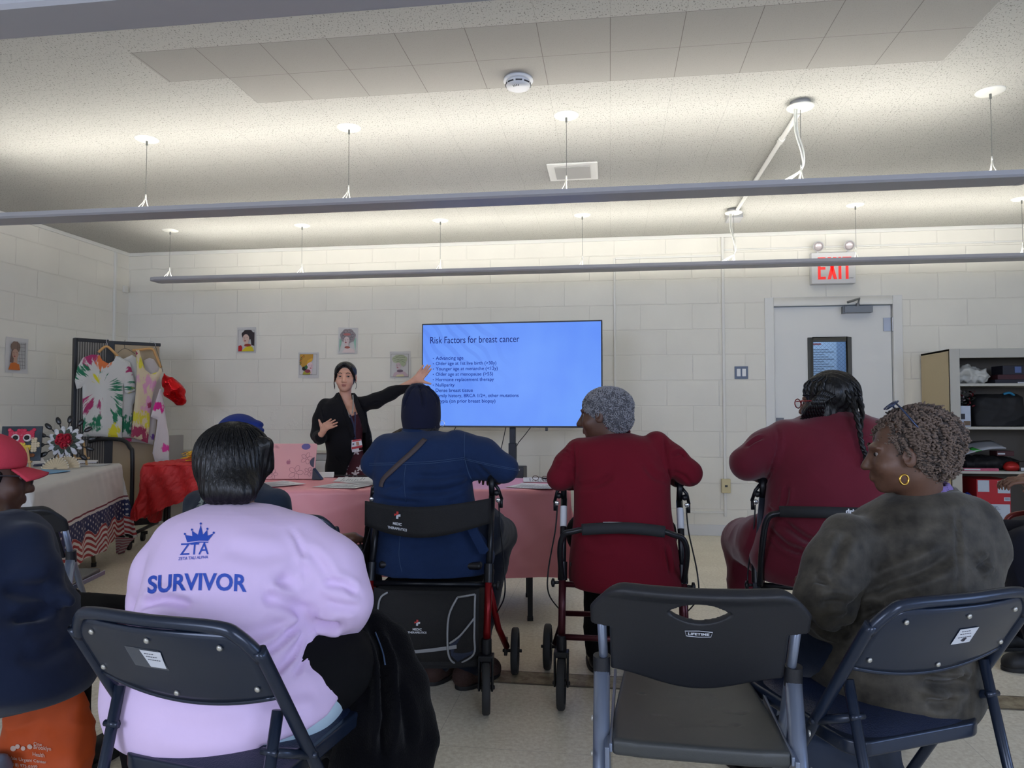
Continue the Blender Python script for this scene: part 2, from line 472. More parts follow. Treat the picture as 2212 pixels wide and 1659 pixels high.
def decal(name, vs, fs, fn, bvh, m, parent, off=.0012, sub=0):
    """flat outline (XY) mapped by fn(x,y)->pixel, laid onto a surface"""
    bm = bmesh.new(); bv = [bm.verts.new((v[0], v[1], 0)) for v in vs]
    for f in fs:
        try: bm.faces.new([bv[i] for i in f])
        except Exception: pass
    if sub:
        bmesh.ops.triangulate(bm, faces=bm.faces)
        for _ in range(6):
            le = [e for e in bm.edges if e.calc_length() > sub]
            if not le: break
            bmesh.ops.subdivide_edges(bm, edges=le, cuts=1); bmesh.ops.triangulate(bm, faces=bm.faces)
    bm.verts.index_update(); out = []; 
    for v in bm.verts:
        p, n = hit(bvh, *fn(v.co.x, v.co.y))
        out.append(None if p is None else p+n*off if n@(_C-p) > 0 else p-n*off)
    mb = MB(); good = [i for i, p in enumerate(out) if p is not None]; ix = {g: k for k, g in enumerate(good)}
    F_ = [tuple(ix[v.index] for v in f.verts) for f in bm.faces if all(out[v.index] is not None for v in f.verts)]
    mb.add([out[g] for g in good], F_); bm.free()
    return mb.build(name, m, parent, world=True)
# ================================================================ ROOM
XL, XR, YB, YF, ZC = -4.99, 5.0, 6.807, -2.5, 2.80
CW, CH = .478, .2385
def block_mat(name, axis, shift, base=(230, 227, 218)):
    g = NG(name); o = g.sep(g.obj()); u = o[0] if axis == 'x' else o[1]
    vec = g.comb(g.math('ADD', u, shift), g.math('SUBTRACT', o[2], .004), 0)
    nz = g.n('TexNoise'); nz.inputs['Scale'].default_value = 9; nz.inputs['Detail'].default_value = 4; g.l(g.obj(), nz.inputs['Vector'])
    wob = g.n('VectorMath', operation='SCALE'); g.l(nz.outputs['Color'], wob.inputs[0]); wob.inputs['Scale'].default_value = .004
    ad = g.n('VectorMath', operation='ADD'); g.l(vec, ad.inputs[0]); g.l(wob.outputs[0], ad.inputs[1])
    b = g.n('TexBrick', offset=.5, squash=1.0)
    b.inputs['Scale'].default_value = 1; b.inputs['Brick Width'].default_value = CW; b.inputs['Row Height'].default_value = CH
    b.inputs['Mortar Size'].default_value = .0055; b.inputs['Mortar Smooth'].default_value = .55; b.inputs['Bias'].default_value = 0
    b.inputs['Color1'].default_value = (1, 1, 1, 1); b.inputs['Color2'].default_value = (.93, .93, .93, 1); b.inputs['Mortar'].default_value = (.88, .88, .88, 1)
    g.l(ad.outputs[0], b.inputs['Vector'])
    c = srgb(*base)
    tint = g.mix(g.step(g.noise(g.obj(), 2.2, 3), .3, .7), tuple(x*.97 for x in c), tuple(x*1.03 for x in c))
    mul = g.n('Mix', data_type='RGBA', blend_type='MULTIPLY'); mul.inputs[0].default_value = .22
    g.l(tint, mul.inputs[6]); g.l(b.outputs['Color'], mul.inputs[7])
    h = g.math('SUBTRACT', g.math('MULTIPLY', g.noise(g.obj(), 60, 4), .10), b.outputs['Fac'])
    flake = g.step(g.noise(g.obj(), 7.5, 6, .65), .54, .56); band = g.math('MULTIPLY', g.step(o[2], .93, .96), g.math('SUBTRACT', 1.0, g.step(o[2], 1.17, 1.19)))
    leftish = g.math('SUBTRACT', 1.0, g.step(o[0], -1.9, -1.6)) if axis == 'x' else 0.0
    h = g.math('ADD', h, g.math('MULTIPLY', g.math('MULTIPLY', flake, band), g.math('MULTIPLY', leftish, .35)))
    g.bump(h, .6, .006)
    return g.col(mul.outputs[2], .62)
m_wb = block_mat('painted_block_back', 'x', 3.776)
m_wl = block_mat('painted_block_left', 'y', .12)
g = NG('ceiling_tiles'); o = g.sep(g.obj())
vec = g.comb(g.math('ADD', o[0], -.009+3.125*2), g.math('ADD', o[1], -3.545+2.92*2), 0)
b = g.n('TexBrick', offset=0.0); b.inputs['Scale'].default_value = 1; b.inputs['Brick Width'].default_value = .3125; b.inputs['Row Height'].default_value = .292
b.inputs['Mortar Size'].default_value = .0016; b.inputs['Mortar Smooth'].default_value = .2; g.l(vec, b.inputs['Vector'])
b.inputs['Color1'].default_value = (1, 1, 1, 1); b.inputs['Color2'].default_value = (.9, .9, .9, 1)
# the replaced smoother tiles around the smoke detector
def rng(v, a, c_): return g.math('MULTIPLY', g.step(v, a-.001, a+.001), g.math('SUBTRACT', 1.0, g.step(v, c_-.001, c_+.001)))
patch = g.math('MAXIMUM', g.math('MULTIPLY', rng(o[0], -2.19, 1.5625), rng(o[1], 2.96, 3.253)), g.math('MULTIPLY', rng(o[0], -1.866, 1.5625), rng(o[1], 3.253, 3.545)))
vt = g.n('Mapping'); vt.inputs['Scale'].default_value = (1, .55, 1); g.l(g.obj(), vt.inputs['Vector'])
spk = g.step(g.noise(vt.outputs[0], 150, 2, .6), .60, .64)          # long fissures of the old tiles
fine = g.step(g.noise(g.obj(), 260, 2), .60, .68)
hole = g.mix(patch, g.math('MULTIPLY', spk, .75), g.math('MULTIPLY', fine, .30))
base = g.mix(patch, srgb(184, 183, 177), srgb(164, 161, 155))
c1 = g.mix(hole, base, srgb(95, 88, 82))
seam = g.math('MULTIPLY', b.outputs['Fac'], g.math('ADD', .22, g.math('MULTIPLY', patch, .65)))
c2 = g.mix(seam, c1, srgb(110, 104, 98))
g.bump(g.math('SUBTRACT', g.math('MULTIPLY', hole, -.8), b.outputs['Fac']), .5, .003)
m_ceil = g.col(c2, .9)
g = NG('vinyl_floor'); o = g.sep(g.obj())
b = g.n('TexBrick', offset=0.0); b.inputs['Scale'].default_value = 1; b.inputs['Brick Width'].default_value = .61; b.inputs['Row Height'].default_value = .61
b.inputs['Mortar Size'].default_value = .0012; g.l(g.obj(), b.inputs['Vector'])
n1 = g.noise(g.obj(), 60, 5, .7); n2 = g.noise(g.obj(), 2.0, 3)
c = g.mix(g.step(n1, .35, .65), srgb(222, 212, 190), srgb(252, 246, 228))
c = g.mix(g.math('MULTIPLY', g.step(n2, .3, .7), .25), c, srgb(150, 136, 110))
scuff = g.math('MULTIPLY', g.step(g.noise(g.obj(), 14, 6, .7), .68, .74), .35)
c = g.mix(scuff, c, srgb(92, 80, 64))
c = g.mix(g.math('MULTIPLY', b.outputs['Fac'], .4), c, srgb(110, 96, 74))
g.bump(n1, .03, .002)
m_floor = g.col(c, .34)
m_trim = mat('white_trim', (224, 223, 218), .5)
m_base = mat('grey_base_paint', (214, 215, 217), .5)

def slab(name, a, b_, m):
    mb = MB(); mb.box2(a, b_); return struct(mb.build(name, m))
slab('floor', (XL, YF, -.1), (XR, YB, 0), m_floor)
slab('ceiling', (XL, YF, ZC), (XR, YB, ZC+.1), m_ceil)
# back wall with the door opening
DX0, DX1, DZ = 1.475, 2.545, 2.135
mb = MB(); mb.box2((XL-.2, YB, 0), (DX0, YB+.2, ZC)); mb.box2((DX0, YB, DZ), (DX1, YB+.2, ZC)); mb.box2((DX1, YB, 0), (XR+.2, YB+.2, ZC))
struct(mb.build('wall_back', m_wb))
slab('wall_left', (XL-.2, YF-.2, 0), (XL, YB, ZC), m_wl)
# right wall with a window, rear wall with two windows
mb = MB(); W0, W1, WZ0, WZ1 = -.9, 1.5, 1.0, 2.4
mb.box2((XR, YF-.2, 0), (XR+.2, YB, WZ0)); mb.box2((XR, YF-.2, WZ1), (XR+.2, YB, ZC)); mb.box2((XR, YF-.2, WZ0), (XR+.2, W0, WZ1)); mb.box2((XR, W1, WZ0), (XR+.2, YB, WZ1))
struct(mb.build('wall_right', m_wl))
mb = MB(); mb.box2((XL, YF-.2, 0), (XR, YF, WZ0)); mb.box2((XL, YF-.2, WZ1), (XR, YF, ZC))
xs = [XL]+[v for w_ in WIN_REAR for v in w_]+[XR]
for i in range(0, len(xs), 2): mb.box2((xs[i], YF-.2, WZ0), (xs[i+1], YF, WZ1))
struct(mb.build('wall_rear', m_wb))
m_glass = mat('window_glass', (1, 1, 1), .02, trans=1.0)
m_alu = mat('brushed_aluminium', (150, 152, 156), .35, .9)
def window(n, a, b_, axis):
    r = D.objects.new('window_%d' % n, None); COL.objects.link(r); struct(r)
    mb = MB(); pane = MB()
    for k in range(4):
        t = a+(b_-a)*k/3
        if axis == 'x': mb.box2((t-.025, YF-.12, WZ0), (t+.025, YF-.04, WZ1))
        else: mb.box2((XR+.04, t-.025, WZ0), (XR+.12, t+.025, WZ1))
    for z in (WZ0+.025, WZ1-.025, 1.75):
        if axis == 'x': mb.box2((a, YF-.12, z-.025), (b_, YF-.04, z+.025))
        else: mb.box2((XR+.04, a, z-.025), (XR+.12, b_, z+.025))
    if axis == 'x': pane.box2((a, YF-.09, WZ0), (b_, YF-.08, WZ1))
    else: pane.box2((XR+.08, a, WZ0), (XR+.09, b_, WZ1))
    struct(mb.build('window_frame', m_alu, r)); struct(pane.build('window_pane', m_glass, r))
window(1, *WIN_REAR[0], 'x'); window(2, *WIN_REAR[1], 'x'); window(3, W0, W1, 'y')
# trims: ceiling moulding, cove base
mb = MB(); mb.box2((XL, YB-.018, ZC-.035), (XR, YB, ZC)); struct(mb.build('trim_1', m_trim, bevel=.004))
mb = MB(); mb.box2((XL, YF, ZC-.035), (XL+.018, YB, ZC)); struct(mb.build('trim_2', m_trim, bevel=.004))
mb = MB(); mb.box2((XL, YB-.012, 0), (DX0-.06, YB, .10)); struct(mb.build('baseboard_back', m_base, bevel=.003))
mb = MB(); mb.box2((DX1+.06, YB-.012, 0), (XR, YB, .10)); struct(mb.build('baseboard_right', m_base, bevel=.003))
mb = MB(); mb.box2((XL, YF, 0), (XL+.012, YB, .10)); struct(mb.build('baseboard_left', m_base, bevel=.003))
# worn metal cover strip over the expansion joint of the floor
g = NG('worn_strip'); o = g.sep(g.obj())
lines = g.math('GREATER_THAN', g.math('ABSOLUTE', g.math('SUBTRACT', o[1], 3.09)), .062)
c = g.mix(g.step(g.noise(g.obj(), 18, 5, .7), .4, .62), srgb(168, 156, 130), srgb(118, 104, 84)); c = g.mix(g.math('MULTIPLY', lines, .75), c, srgb(60, 52, 44))
m_strip = g.col(c, .45)
mb = MB(); mb.box2((XL, 3.02, 0), (XR, 3.16, .004)); struct(mb.build('trim_3', m_strip, bevel=.001))

# ---------------------------------------------------------------- door
m_door = mat('door_paint', (222, 222, 220), .45)
m_gap = mat('dark_gap', (30, 30, 34), .8)
m_dkframe = mat('dark_bronze_frame', (70, 70, 66), .5, .2)
m_nickel = mat('dull_nickel', (165, 165, 168), .35, .85)
dr = D.objects.new('door_1', None); COL.objects.link(dr); struct(dr)
mb = MB(); mb.box2((DX0-.06, YB-.015, 0), (DX0+.02, YB+.12, DZ+.055)); mb.box2((DX1-.02, YB-.015, 0), (DX1+.06, YB+.12, DZ+.055)); mb.box2((DX0+.02, YB-.015, DZ-.025), (DX1-.02, YB+.12, DZ+.055))
struct(mb.build('door_frame', m_door, dr, bevel=.004))
gx0, gx1, gz0, gz1 = 1.815, 2.155, .95, 1.80
lx0, lx1 = DX0+.027, DX1-.027
mb = MB()
for (a, b_) in (((lx0, YB+.02, .003), (gx0, YB+.065, DZ-.032)), ((gx1, YB+.02, .003), (lx1, YB+.065, DZ-.032)), ((gx0, YB+.02, .003), (gx1, YB+.065, gz0)), ((gx0, YB+.02, gz1), (gx1, YB+.065, DZ-.032))): mb.box2(a, b_)
struct(mb.build('door_leaf', m_door, dr))
mb = MB(); mb.box2((DX0, YB+.07, 0), (DX1, YB+.075, DZ)); 
mb = MB()
for (a, b_) in (((gx0-.02, YB+.004, gz0-.02), (gx0+.022, YB+.03, gz1+.02)), ((gx1-.022, YB+.004, gz0-.02), (gx1+.02, YB+.03, gz1+.02)), ((gx0+.022, YB+.004, gz1-.022), (gx1-.022, YB+.03, gz1+.02)), ((gx0+.022, YB+.004, gz0-.02), (gx1-.022, YB+.03, gz0+.022))): mb.box2(a, b_)
struct(mb.build('glazing_frame', m_dkframe, dr, bevel=.004))
mb = MB(); mb.box2((gx0, YB+.04, gz0), (gx1, YB+.045, gz1)); struct(mb.build('door_pane', mat('door_glass', (215, 228, 240), .05, trans=.95), dr))
m_wire = mat('glass_wire', (60, 66, 74), .4, .6); mb = MB()
for k in range(-22, 24):
    for s_ in (-1, 1):
        x = (gx0+gx1)/2+k*.036; 
        pts = []
        for (px_, pz_) in ((x-s_*.9, gz0-.2), (x+s_*.9, gz1+.7)):
            pts.append((px_, pz_))
        (xa, za), (xb, zb) = pts
        ts = [0., 1.]
        for lim, v0, v1 in ((gx0, xa, xb), (gx1, xa, xb)):
            pass
        # clip the diagonal to the pane
        t0, t1 = 0., 1.
        for p0, dlt, lo_, hi_ in ((xa, xb-xa, gx0, gx1), (za, zb-za, gz0, gz1)):
            a_, b2 = (lo_-p0)/dlt, (hi_-p0)/dlt
            if a_ > b2: a_, b2 = b2, a_
            t0, t1 = max(t0, a_), min(t1, b2)
        if t0 < t1: mb.tube([(xa+(xb-xa)*t0, YB+.038, za+(zb-za)*t0), (xa+(xb-xa)*t1, YB+.038, za+(zb-za)*t1)], .0006, 4)
struct(mb.build('wire_mesh', m_wire, dr))
mb = MB(); mb.box2((2.10, YB-.06, 2.035), (2.34, YB+.018, 2.09)); mb.box2((2.09, YB-.05, 2.03), (2.12, YB+.01, 2.095))
mb.tube([(2.22, YB-.03, 2.10), (2.23, YB-.05, 2.16), (2.12, YB-.07, 2.125)], .011, 8); mb.cyl((2.22, YB-.03, 2.09), (2.22, YB-.03, 2.12), .016)
struct(mb.build('door_closer', mat('closer_grey', (120, 122, 124), .4, .7), dr, bevel=.006))
for z in (1.93, 1.05, .25):
    mb = MB(); mb.box2((2.452, YB+.012, z-.06), (2.515, YB+.021, z+.06)); mb.cyl((2.525, YB+.004, z-.063), (2.525, YB+.004, z+.063), .009, 12)
    struct(mb.build('door_hinge', m_nickel, dr))
mb = MB(); mb.box2((1.51, YB+.008, 1.005), (1.575, YB+.021, 1.085)); mb.cyl((1.545, YB-.055, .98), (1.545, YB+.02, .98), .014); mb.tube([(1.545, YB-.05, .98), (1.66, YB-.055, .98)], .01, 10)
struct(mb.build('door_handle', mat('lever_metal', (95, 95, 98), .4, .8), dr))
# corridor beyond the door
mb = MB(); mb.box2((1.2, YB+1.3, 0), (2.9, YB+1.32, 2.5)); mb.box2((1.2, YB+.2, 0), (1.22, YB+1.3, 2.5)); mb.box2((2.88, YB+.2, 0), (2.9, YB+1.3, 2.5)); mb.box2((1.2, YB+.2, 2.5), (2.9, YB+1.3, 2.52)); mb.box2((1.2, YB+.2, -.02), (2.9, YB+1.3, 0))
struct(mb.build('wall_corridor', mat('corridor_paint', (150, 175, 205), .6)))
area_light('corridor_lamp', (2.05, YB+.75, 2.45), (2.05, YB+.75, 0), .6, .6, 9, (.75, .88, 1.0))
# notices pinned to the corridor wall
mn = mat('notice_paper', (205, 222, 240), .7); mr = mat('notice_red', (170, 60, 60), .6); mk = mat('notice_text', (60, 70, 95), .7)
for (x, z0_, z1_, w_) in ((1.86, 1.45, 1.90, .30), (2.24, 1.45, 1.90, .38)):
    t = thing('notice_board', 'pale %s notice sheet seen through the door glass' % ('narrow' if w_ < .35 else 'wide'), 'notice', (x, YB+1.298, z0_))
    mb = MB(); mb.box2((-w_/2, -.004, 0), (w_/2, 0, z1_-z0_)); mb.build('sheet', mn, t)
    mb = MB(); mb.box2((-.06, -.006, z1_-z0_-.035), (.03, -.004, z1_-z0_-.018)); mb.build('heading', mr, t)
    mb = MB()
    for k in range(14): mb.box2((-w_/2+.03, -.006, .02+k*.026), (w_/2-.03-.05*((k*7) % 3), -.004, .026+k*.026))
    mb.build('text_lines', mk, t)

# ---------------------------------------------------------------- surface raceways, outlet, switch
def raceway(label, boxes, m=m_trim):
    mb = MB()
    for a, b_ in boxes: mb.box2(a, b_)
    o_ = mb.build('cable_raceway', m, bevel=.003); return meta(o_, label, 'raceway')
raceway('white surface raceway running down the wall right of the screen and along below the ceiling', [((.036, YB-.016, .10), (.056, YB, 2.60)), ((.056, YB-.016, 2.585), (1.03, YB, 2.605))])
raceway('thin white raceway under the ceiling running right over the EXIT sign', [((1.058, YB-.012, 2.640), (XR, YB, 2.655))])
raceway('white surface raceway dropping from the ceiling beside the door to the wall outlet', [((1.032, YB-.02, .18), (1.056, YB, 2.765)), ((.62, YB-.014, .205), (1.032, YB, .225))])
mb = MB(); mb.box2((XL, 6.575, .1), (XL+.022, 6.60, 2.765)); meta(mb.build('cable_raceway', m_trim, bevel=.003), 'white vertical raceway on the left wall close to the corner', 'raceway')
t = thing('wall_outlet', 'beige wall outlet box low on the back wall', 'outlet', (1.05, YB, .46))
mb = MB(); mb.box2((-.04, -.038, -.065), (.04, 0, .065)); mb.build('box', mat('beige_plastic', (205, 192, 150), .4), t, bevel=.005)
mb = MB(); mb.box2((-.012, -.041, -.010), (.012, -.037, .008)); mb.build('socket', mat('black_plastic', (20, 20, 22), .4), t)
t = thing('light_switch', 'double rocker light switch with a grey plate left of the door', 'switch', (1.201, YB, 1.502))
mb = MB(); mb.box2((-.06, -.007, -.058), (.06, 0, .058)); mb.build('cover_plate', mat('slate_plate', (84, 94, 112), .4, .3), t, bevel=.002)
for sx in (-.024, .024):
    mb = MB(); mb.box2((sx-.017, -.012, -.035), (sx+.017, -.006, .035)); mb.build('rocker', mat('white_plastic', (225, 226, 226), .35), t, bevel=.002)
t = thing('thermostat', 'small white sensor box on the left wall corner below the ceiling', 'sensor', (XL, 6.74, 2.41))
mb = MB(); mb.box2((0, -.03, -.035), (.025, .03, .035)); mb.build('case', m_trim, t, bevel=.004)
# convector cabinet with grille along the back wall on the left
t = thing('wall_convector', 'low white heating convector with louvred top along the back wall', 'heater', (-3.4, YB, 0))
mb = MB(); mb.box2((-1.45, -.14, 0), (.95, 0, .66)); mb.build('cabinet', m_base, t, bevel=.006)
mb = MB(); mb.box2((-1.45, -.145, .735), (.95, 0, .755)); mb.build('ledge', mat('cream_ledge', (205, 200, 186), .5), t, bevel=.004)
mb = MB(); mb.box2((-1.2, -.146, .60), (-.2, -.139, .655)); mb.build('grille', mat('grille_dark', (100, 102, 104), .6), t)
mb = MB()
for k in range(26): mb.box((-1.2+k*.04, -.149, .628), (.008, .008, .06), rot=Matrix.Rotation(.35, 3, 'Y'))
mb.build('louvre_bars', m_trim, t)

# ---------------------------------------------------------------- exit sign
m_sign = mat('sign_housing', (208, 208, 210), .45)
t = thing('exit_sign', 'white EXIT sign with red letters and two lamp heads above the door', 'sign', (2.005, YB, 2.452))
mb = MB(); mb.box2((-.19, -.075, -.155), (.19, 0, .13)); mb.build('housing', m_sign, t, bevel=.006)
mred = mat('exit_red', (235, 50, 45), .4, emit=srgb(235, 45, 40), estr=.5)
Y_ = -.0765; h0, h1 = -.115, .085
def quadz(mb_, pts): mb_.prism([(p[0], p[1]) for p in pts], .002, frame_m((0, Y_+.001, 0), (1, 0, 0), (0, 0, 1)))
for nm, polys in (('letter_e', [[(-.135, h0), (-.112, h0), (-.112, h1), (-.135, h1)], [(-.112, h0), (-.068, h0), (-.068, h0+.024), (-.112, h0+.024)], [(-.112, -.026), (-.070, -.026), (-.070, -.003), (-.112, -.003)], [(-.112, h1-.024), (-.068, h1-.024), (-.068, h1), (-.112, h1)]]),
                  ('letter_x', [[(-.053, h0), (-.024, h0), (.026, h1), (-.003, h1)], [(.000, h0), (.029, h0), (-.022, h1), (-.051, h1)]]),
                  ('letter_i', [[(.042, h0), (.066, h0), (.066, h1), (.042, h1)]]),
                  ('letter_t', [[(.103, h0), (.127, h0), (.127, h1), (.103, h1)], [(.078, h1-.024), (.103, h1-.024), (.103, h1), (.078, h1)], [(.127, h1-.024), (.152, h1-.024), (.152, h1), (.127, h1)]])):
    mb = MB()
    for p in polys: quadz(mb, p)
    mb.build(nm, mred, t)
mb = MB(); mb.box2((.132, -.077, -.112), (.136, -.075, -.105)); mb.ball((.148, -.076, -.108), (.006, .002, .004), 10); mb.box2((.158, -.077, -.111), (.168, -.075, -.106)); mb.build('maker_mark', mat('mark_grey', (70, 70, 80), .5), t)
for sx in (-.13, .135):
    mb = MB(); mb.lathe([(.02, .0), (.038, .012), (.046, .03), (.047, .045)], (sx, -.045, .20), (0, -.92, -.35), 20); mb.cyl((sx, -.045, .12), (sx, -.045, .21), .012, 10)
    hd = mb.build('lamp_head', m_sign, t, smooth=True)
    mb = MB(); mb.lathe([(.0, .050), (.02, .049), (.045, .044)], (sx, -.045, .20), (0, -.92, -.35), 20); mb.ball((sx, -.09, .198), .008, 8)
    mb.build('lens', mat('lamp_lens', (215, 205, 208), .15, .3), hd, smooth=True)

# ---------------------------------------------------------------- ceiling devices
t = thing('smoke_detector', 'round white smoke detector mounted on the ceiling', 'detector', (-.445, 3.46, ZC))
mb = MB(); mb.lathe([(.072, 0), (.075, -.012), (.068, -.016)], (0, 0, 0), n=32); mb.build('base', mat('detector_white', (215, 216, 220), .4), t, smooth=True)
mb = MB(); mb.lathe([(.060, -.014), (.064, -.026), (.056, -.045), (.03, -.052), (0, -.053)], n=32); mb.build('cap', mat('detector_white', (215, 216, 220), .4), t, smooth=True)
mb = MB()
for k in range(9):
    a = 2*PI*k/9; mb.box((.0605*math.cos(a), .0605*math.sin(a), -.031), (.006, .032, .006), rot=Matrix.Rotation(a, 3, 'Z'))
mb.build('vent_slots', mat('slot_dark', (60, 60, 64), .7), t)
for k in range(4):
    mb = MB(); a = -PI/2-.5+.22*k; mb.tube([(.036*math.cos(a), .036*math.sin(a), -.0515), (.046*math.cos(a), .046*math.sin(a), -.0475)], .0018, 6); mb.build('sounder_slot', mat('slot_dark', (60, 60, 64), .7), t)
t = thing('ceiling_vent', 'square white framed vent panel set in the ceiling', 'vent', (-.245, 4.86, ZC))
mb = MB(); mb.box2((-.17, -.17, -.012), (.17, .17, 0)); mb.build('frame', m_trim, t, bevel=.005)
mb = MB(); mb.box2((-.12, -.12, -.018), (.12, .12, -.011)); mb.build('grille', mat('vent_grey', (168, 166, 162), .6), t, bevel=.002)
# conduit on the ceiling
mb = MB(); mb.tube([(1.03, 4.02, ZC-.018), (1.03, 5.98, ZC-.018)], .014, 12); mb.cyl((1.03, 4.40, ZC-.018), (1.03, 4.46, ZC-.018), .019, 12)
meta(mb.build('ceiling_conduit', m_trim, smooth=True, angle=50), 'white electrical conduit along the ceiling joining two junction boxes', 'conduit')
mb = MB(); mb.box2((.98, 6.055, ZC-.05), (1.10, 6.22, ZC)); meta(mb.build('junction_box', mat('box_grey', (170, 170, 172), .5, .3), bevel=.004), 'grey square junction box on the ceiling beside the rear lamp canopy', 'junction box')

# ---------------------------------------------------------------- linear pendant lights
m_house = mat('lamp_housing', (172, 172, 178), .45)
m_can = mat('canopy_white', (225, 224, 216), .5)
m_cable = mat('steel_cable', (120, 122, 120), .4, .7)
m_tube = mat('lit_tube', (1, 1, 1), .5, emit=(1.0, .965, .86), estr=TUBE_POWER)
def pendant(label, Y, x0, x1, cans, lit=True, zb=2.325, wdt=.172, hh=.034):
    t = thing('linear_pendant_light', label, 'pendant light', ((x0+x1)/2, Y, zb))
    a, b_ = x0-(x0+x1)/2, x1-(x0+x1)/2; hw = wdt/2
    # open-topped trough with rounded ends
    prof = [(-hw+.012, 0), (hw-.012, 0), (hw, .010), (hw, hh), (hw-.006, hh), (hw-.008, .014), (-hw+.008, .014), (-hw+.006, hh), (-hw, hh), (-hw, .010)]
    mb = MB(); n = len(prof); xs_ = [a+.05, b_-.05]; vs = []
    for x in xs_: vs += [(x, p[0], p[1]) for p in prof]
    fs = [(i, (i+1) % n, n+(i+1) % n, n+i) for i in range(n)]
    mb.add(vs, fs); mb.build('housing', m_house, t, bevel=0)
    for (xe, s_) in ((a, -1), (b_, 1)):
        mb = MB(); out = [(xe-s_*.05, -hw), (xe-s_*.02, -hw+.004), (xe-s_*.004, -hw+.02), (xe, -hw+.045), (xe, hw-.045), (xe-s_*.004, hw-.02), (xe-s_*.02, hw-.004), (xe-s_*.05, hw)]
        if s_ < 0: out = out[::-1]
        mb.prism(out, hh, Matrix.Translation((0, 0, 0))); mb.build('end_cap', m_house, t, bevel=.006)
    for yy in (-.035, .035):
        mb = MB(); mb.cyl((a+.08, yy, .028), (b_-.08, yy, .028), .011, 8); mb.build('lamp_tube', m_tube if lit else mat('unlit_tube', (225, 228, 230), .4), t, smooth=True)
    for (cx, kind) in cans:
        x = cx-(x0+x1)/2; zt = ZC-zb
        mb = MB(); mb.tube([(x, 0, hh+.085), (x, 0, zt-.03)], .0016, 6); mb.cyl((x, 0, zt-.04), (x, 0, zt-.005), .006, 8)
        c_ = mb.build('suspension_cable', m_cable, t)
        mb = MB(); mb.tube([(x, -.05, hh-.004), (x, -.014, hh+.045), (x, 0, hh+.085)], .0022, 6); mb.tube([(x, .05, hh-.004), (x, .014, hh+.045), (x, 0, hh+.085)], .0022, 6); mb.tube([(x-.03, -.05, hh-.004), (x-.01, -.014, hh+.045), (x, 0, hh+.085)], .0022, 6); mb.cyl((x, 0, hh+.07), (x, 0, hh+.10), .004, 8)
        mb.build('wire_gripper', m_can, c_, smooth=True)
        dz = .028 if kind == 'box' else 0
        mb = MB(); mb.lathe([(0, -.014-dz), (.03, -.014-dz), (.066, -.006-dz), (.070, -.001-dz), (.070, .002-dz if dz else 0)], (x, 0, zt), n=32); mb.build('canopy', m_can, t, smooth=True)
        if kind == 'box':
            mb = MB(); mb.lathe([(.05, -.030), (.052, 0)], (x, 0, zt), n=24); mb.build('junction_can', mat('box_grey', (170, 170, 172), .5, .3), t, smooth=True)
            for q in range(2):
                mb = MB(); s_ = .012*q
                mb.tube(smooth_path([(x-.02-s_, -.01, zt-.04), (x-.018-s_, -.01, zt-.16), (x+.012-s_, -.01, zt-.28), (x+.004, 0, zt-.36), (x-.07, 0, zt-.41-s_), (x-.13, .0, hh)], 8), .0045, 8)
                mb.build('power_cord', m_can, t, smooth=True)
    return t
G = 'long white indirect pendant lights in three rows'
p1 = pendant('nearest long pendant light crossing the top left corner of the view', 1.9, -4.0, 2.15, [(-3.2, 'c'), (-1.95, 'c'), (-.7, 'c'), (.55, 'c')], lit=False)
p2 = pendant('middle long pendant light hanging across the whole room', 3.93, -4.0, 2.14, [(-2.74-.04, 'c'), (-1.5, 'c'), (-.235, 'c'), (1.015, 'box'), (1.955, 'c')])
p3 = pendant('farthest long pendant light hanging just in front of the back wall', 5.98, -4.13, 3.9, [(-3.98, 'c'), (-2.71, 'c'), (-1.45, 'c'), (-.225, 'c'), (1.01, 'box'), (1.955, 'c'), (3.18, 'c')])
for p in (p1, p2, p3): p['group'] = G
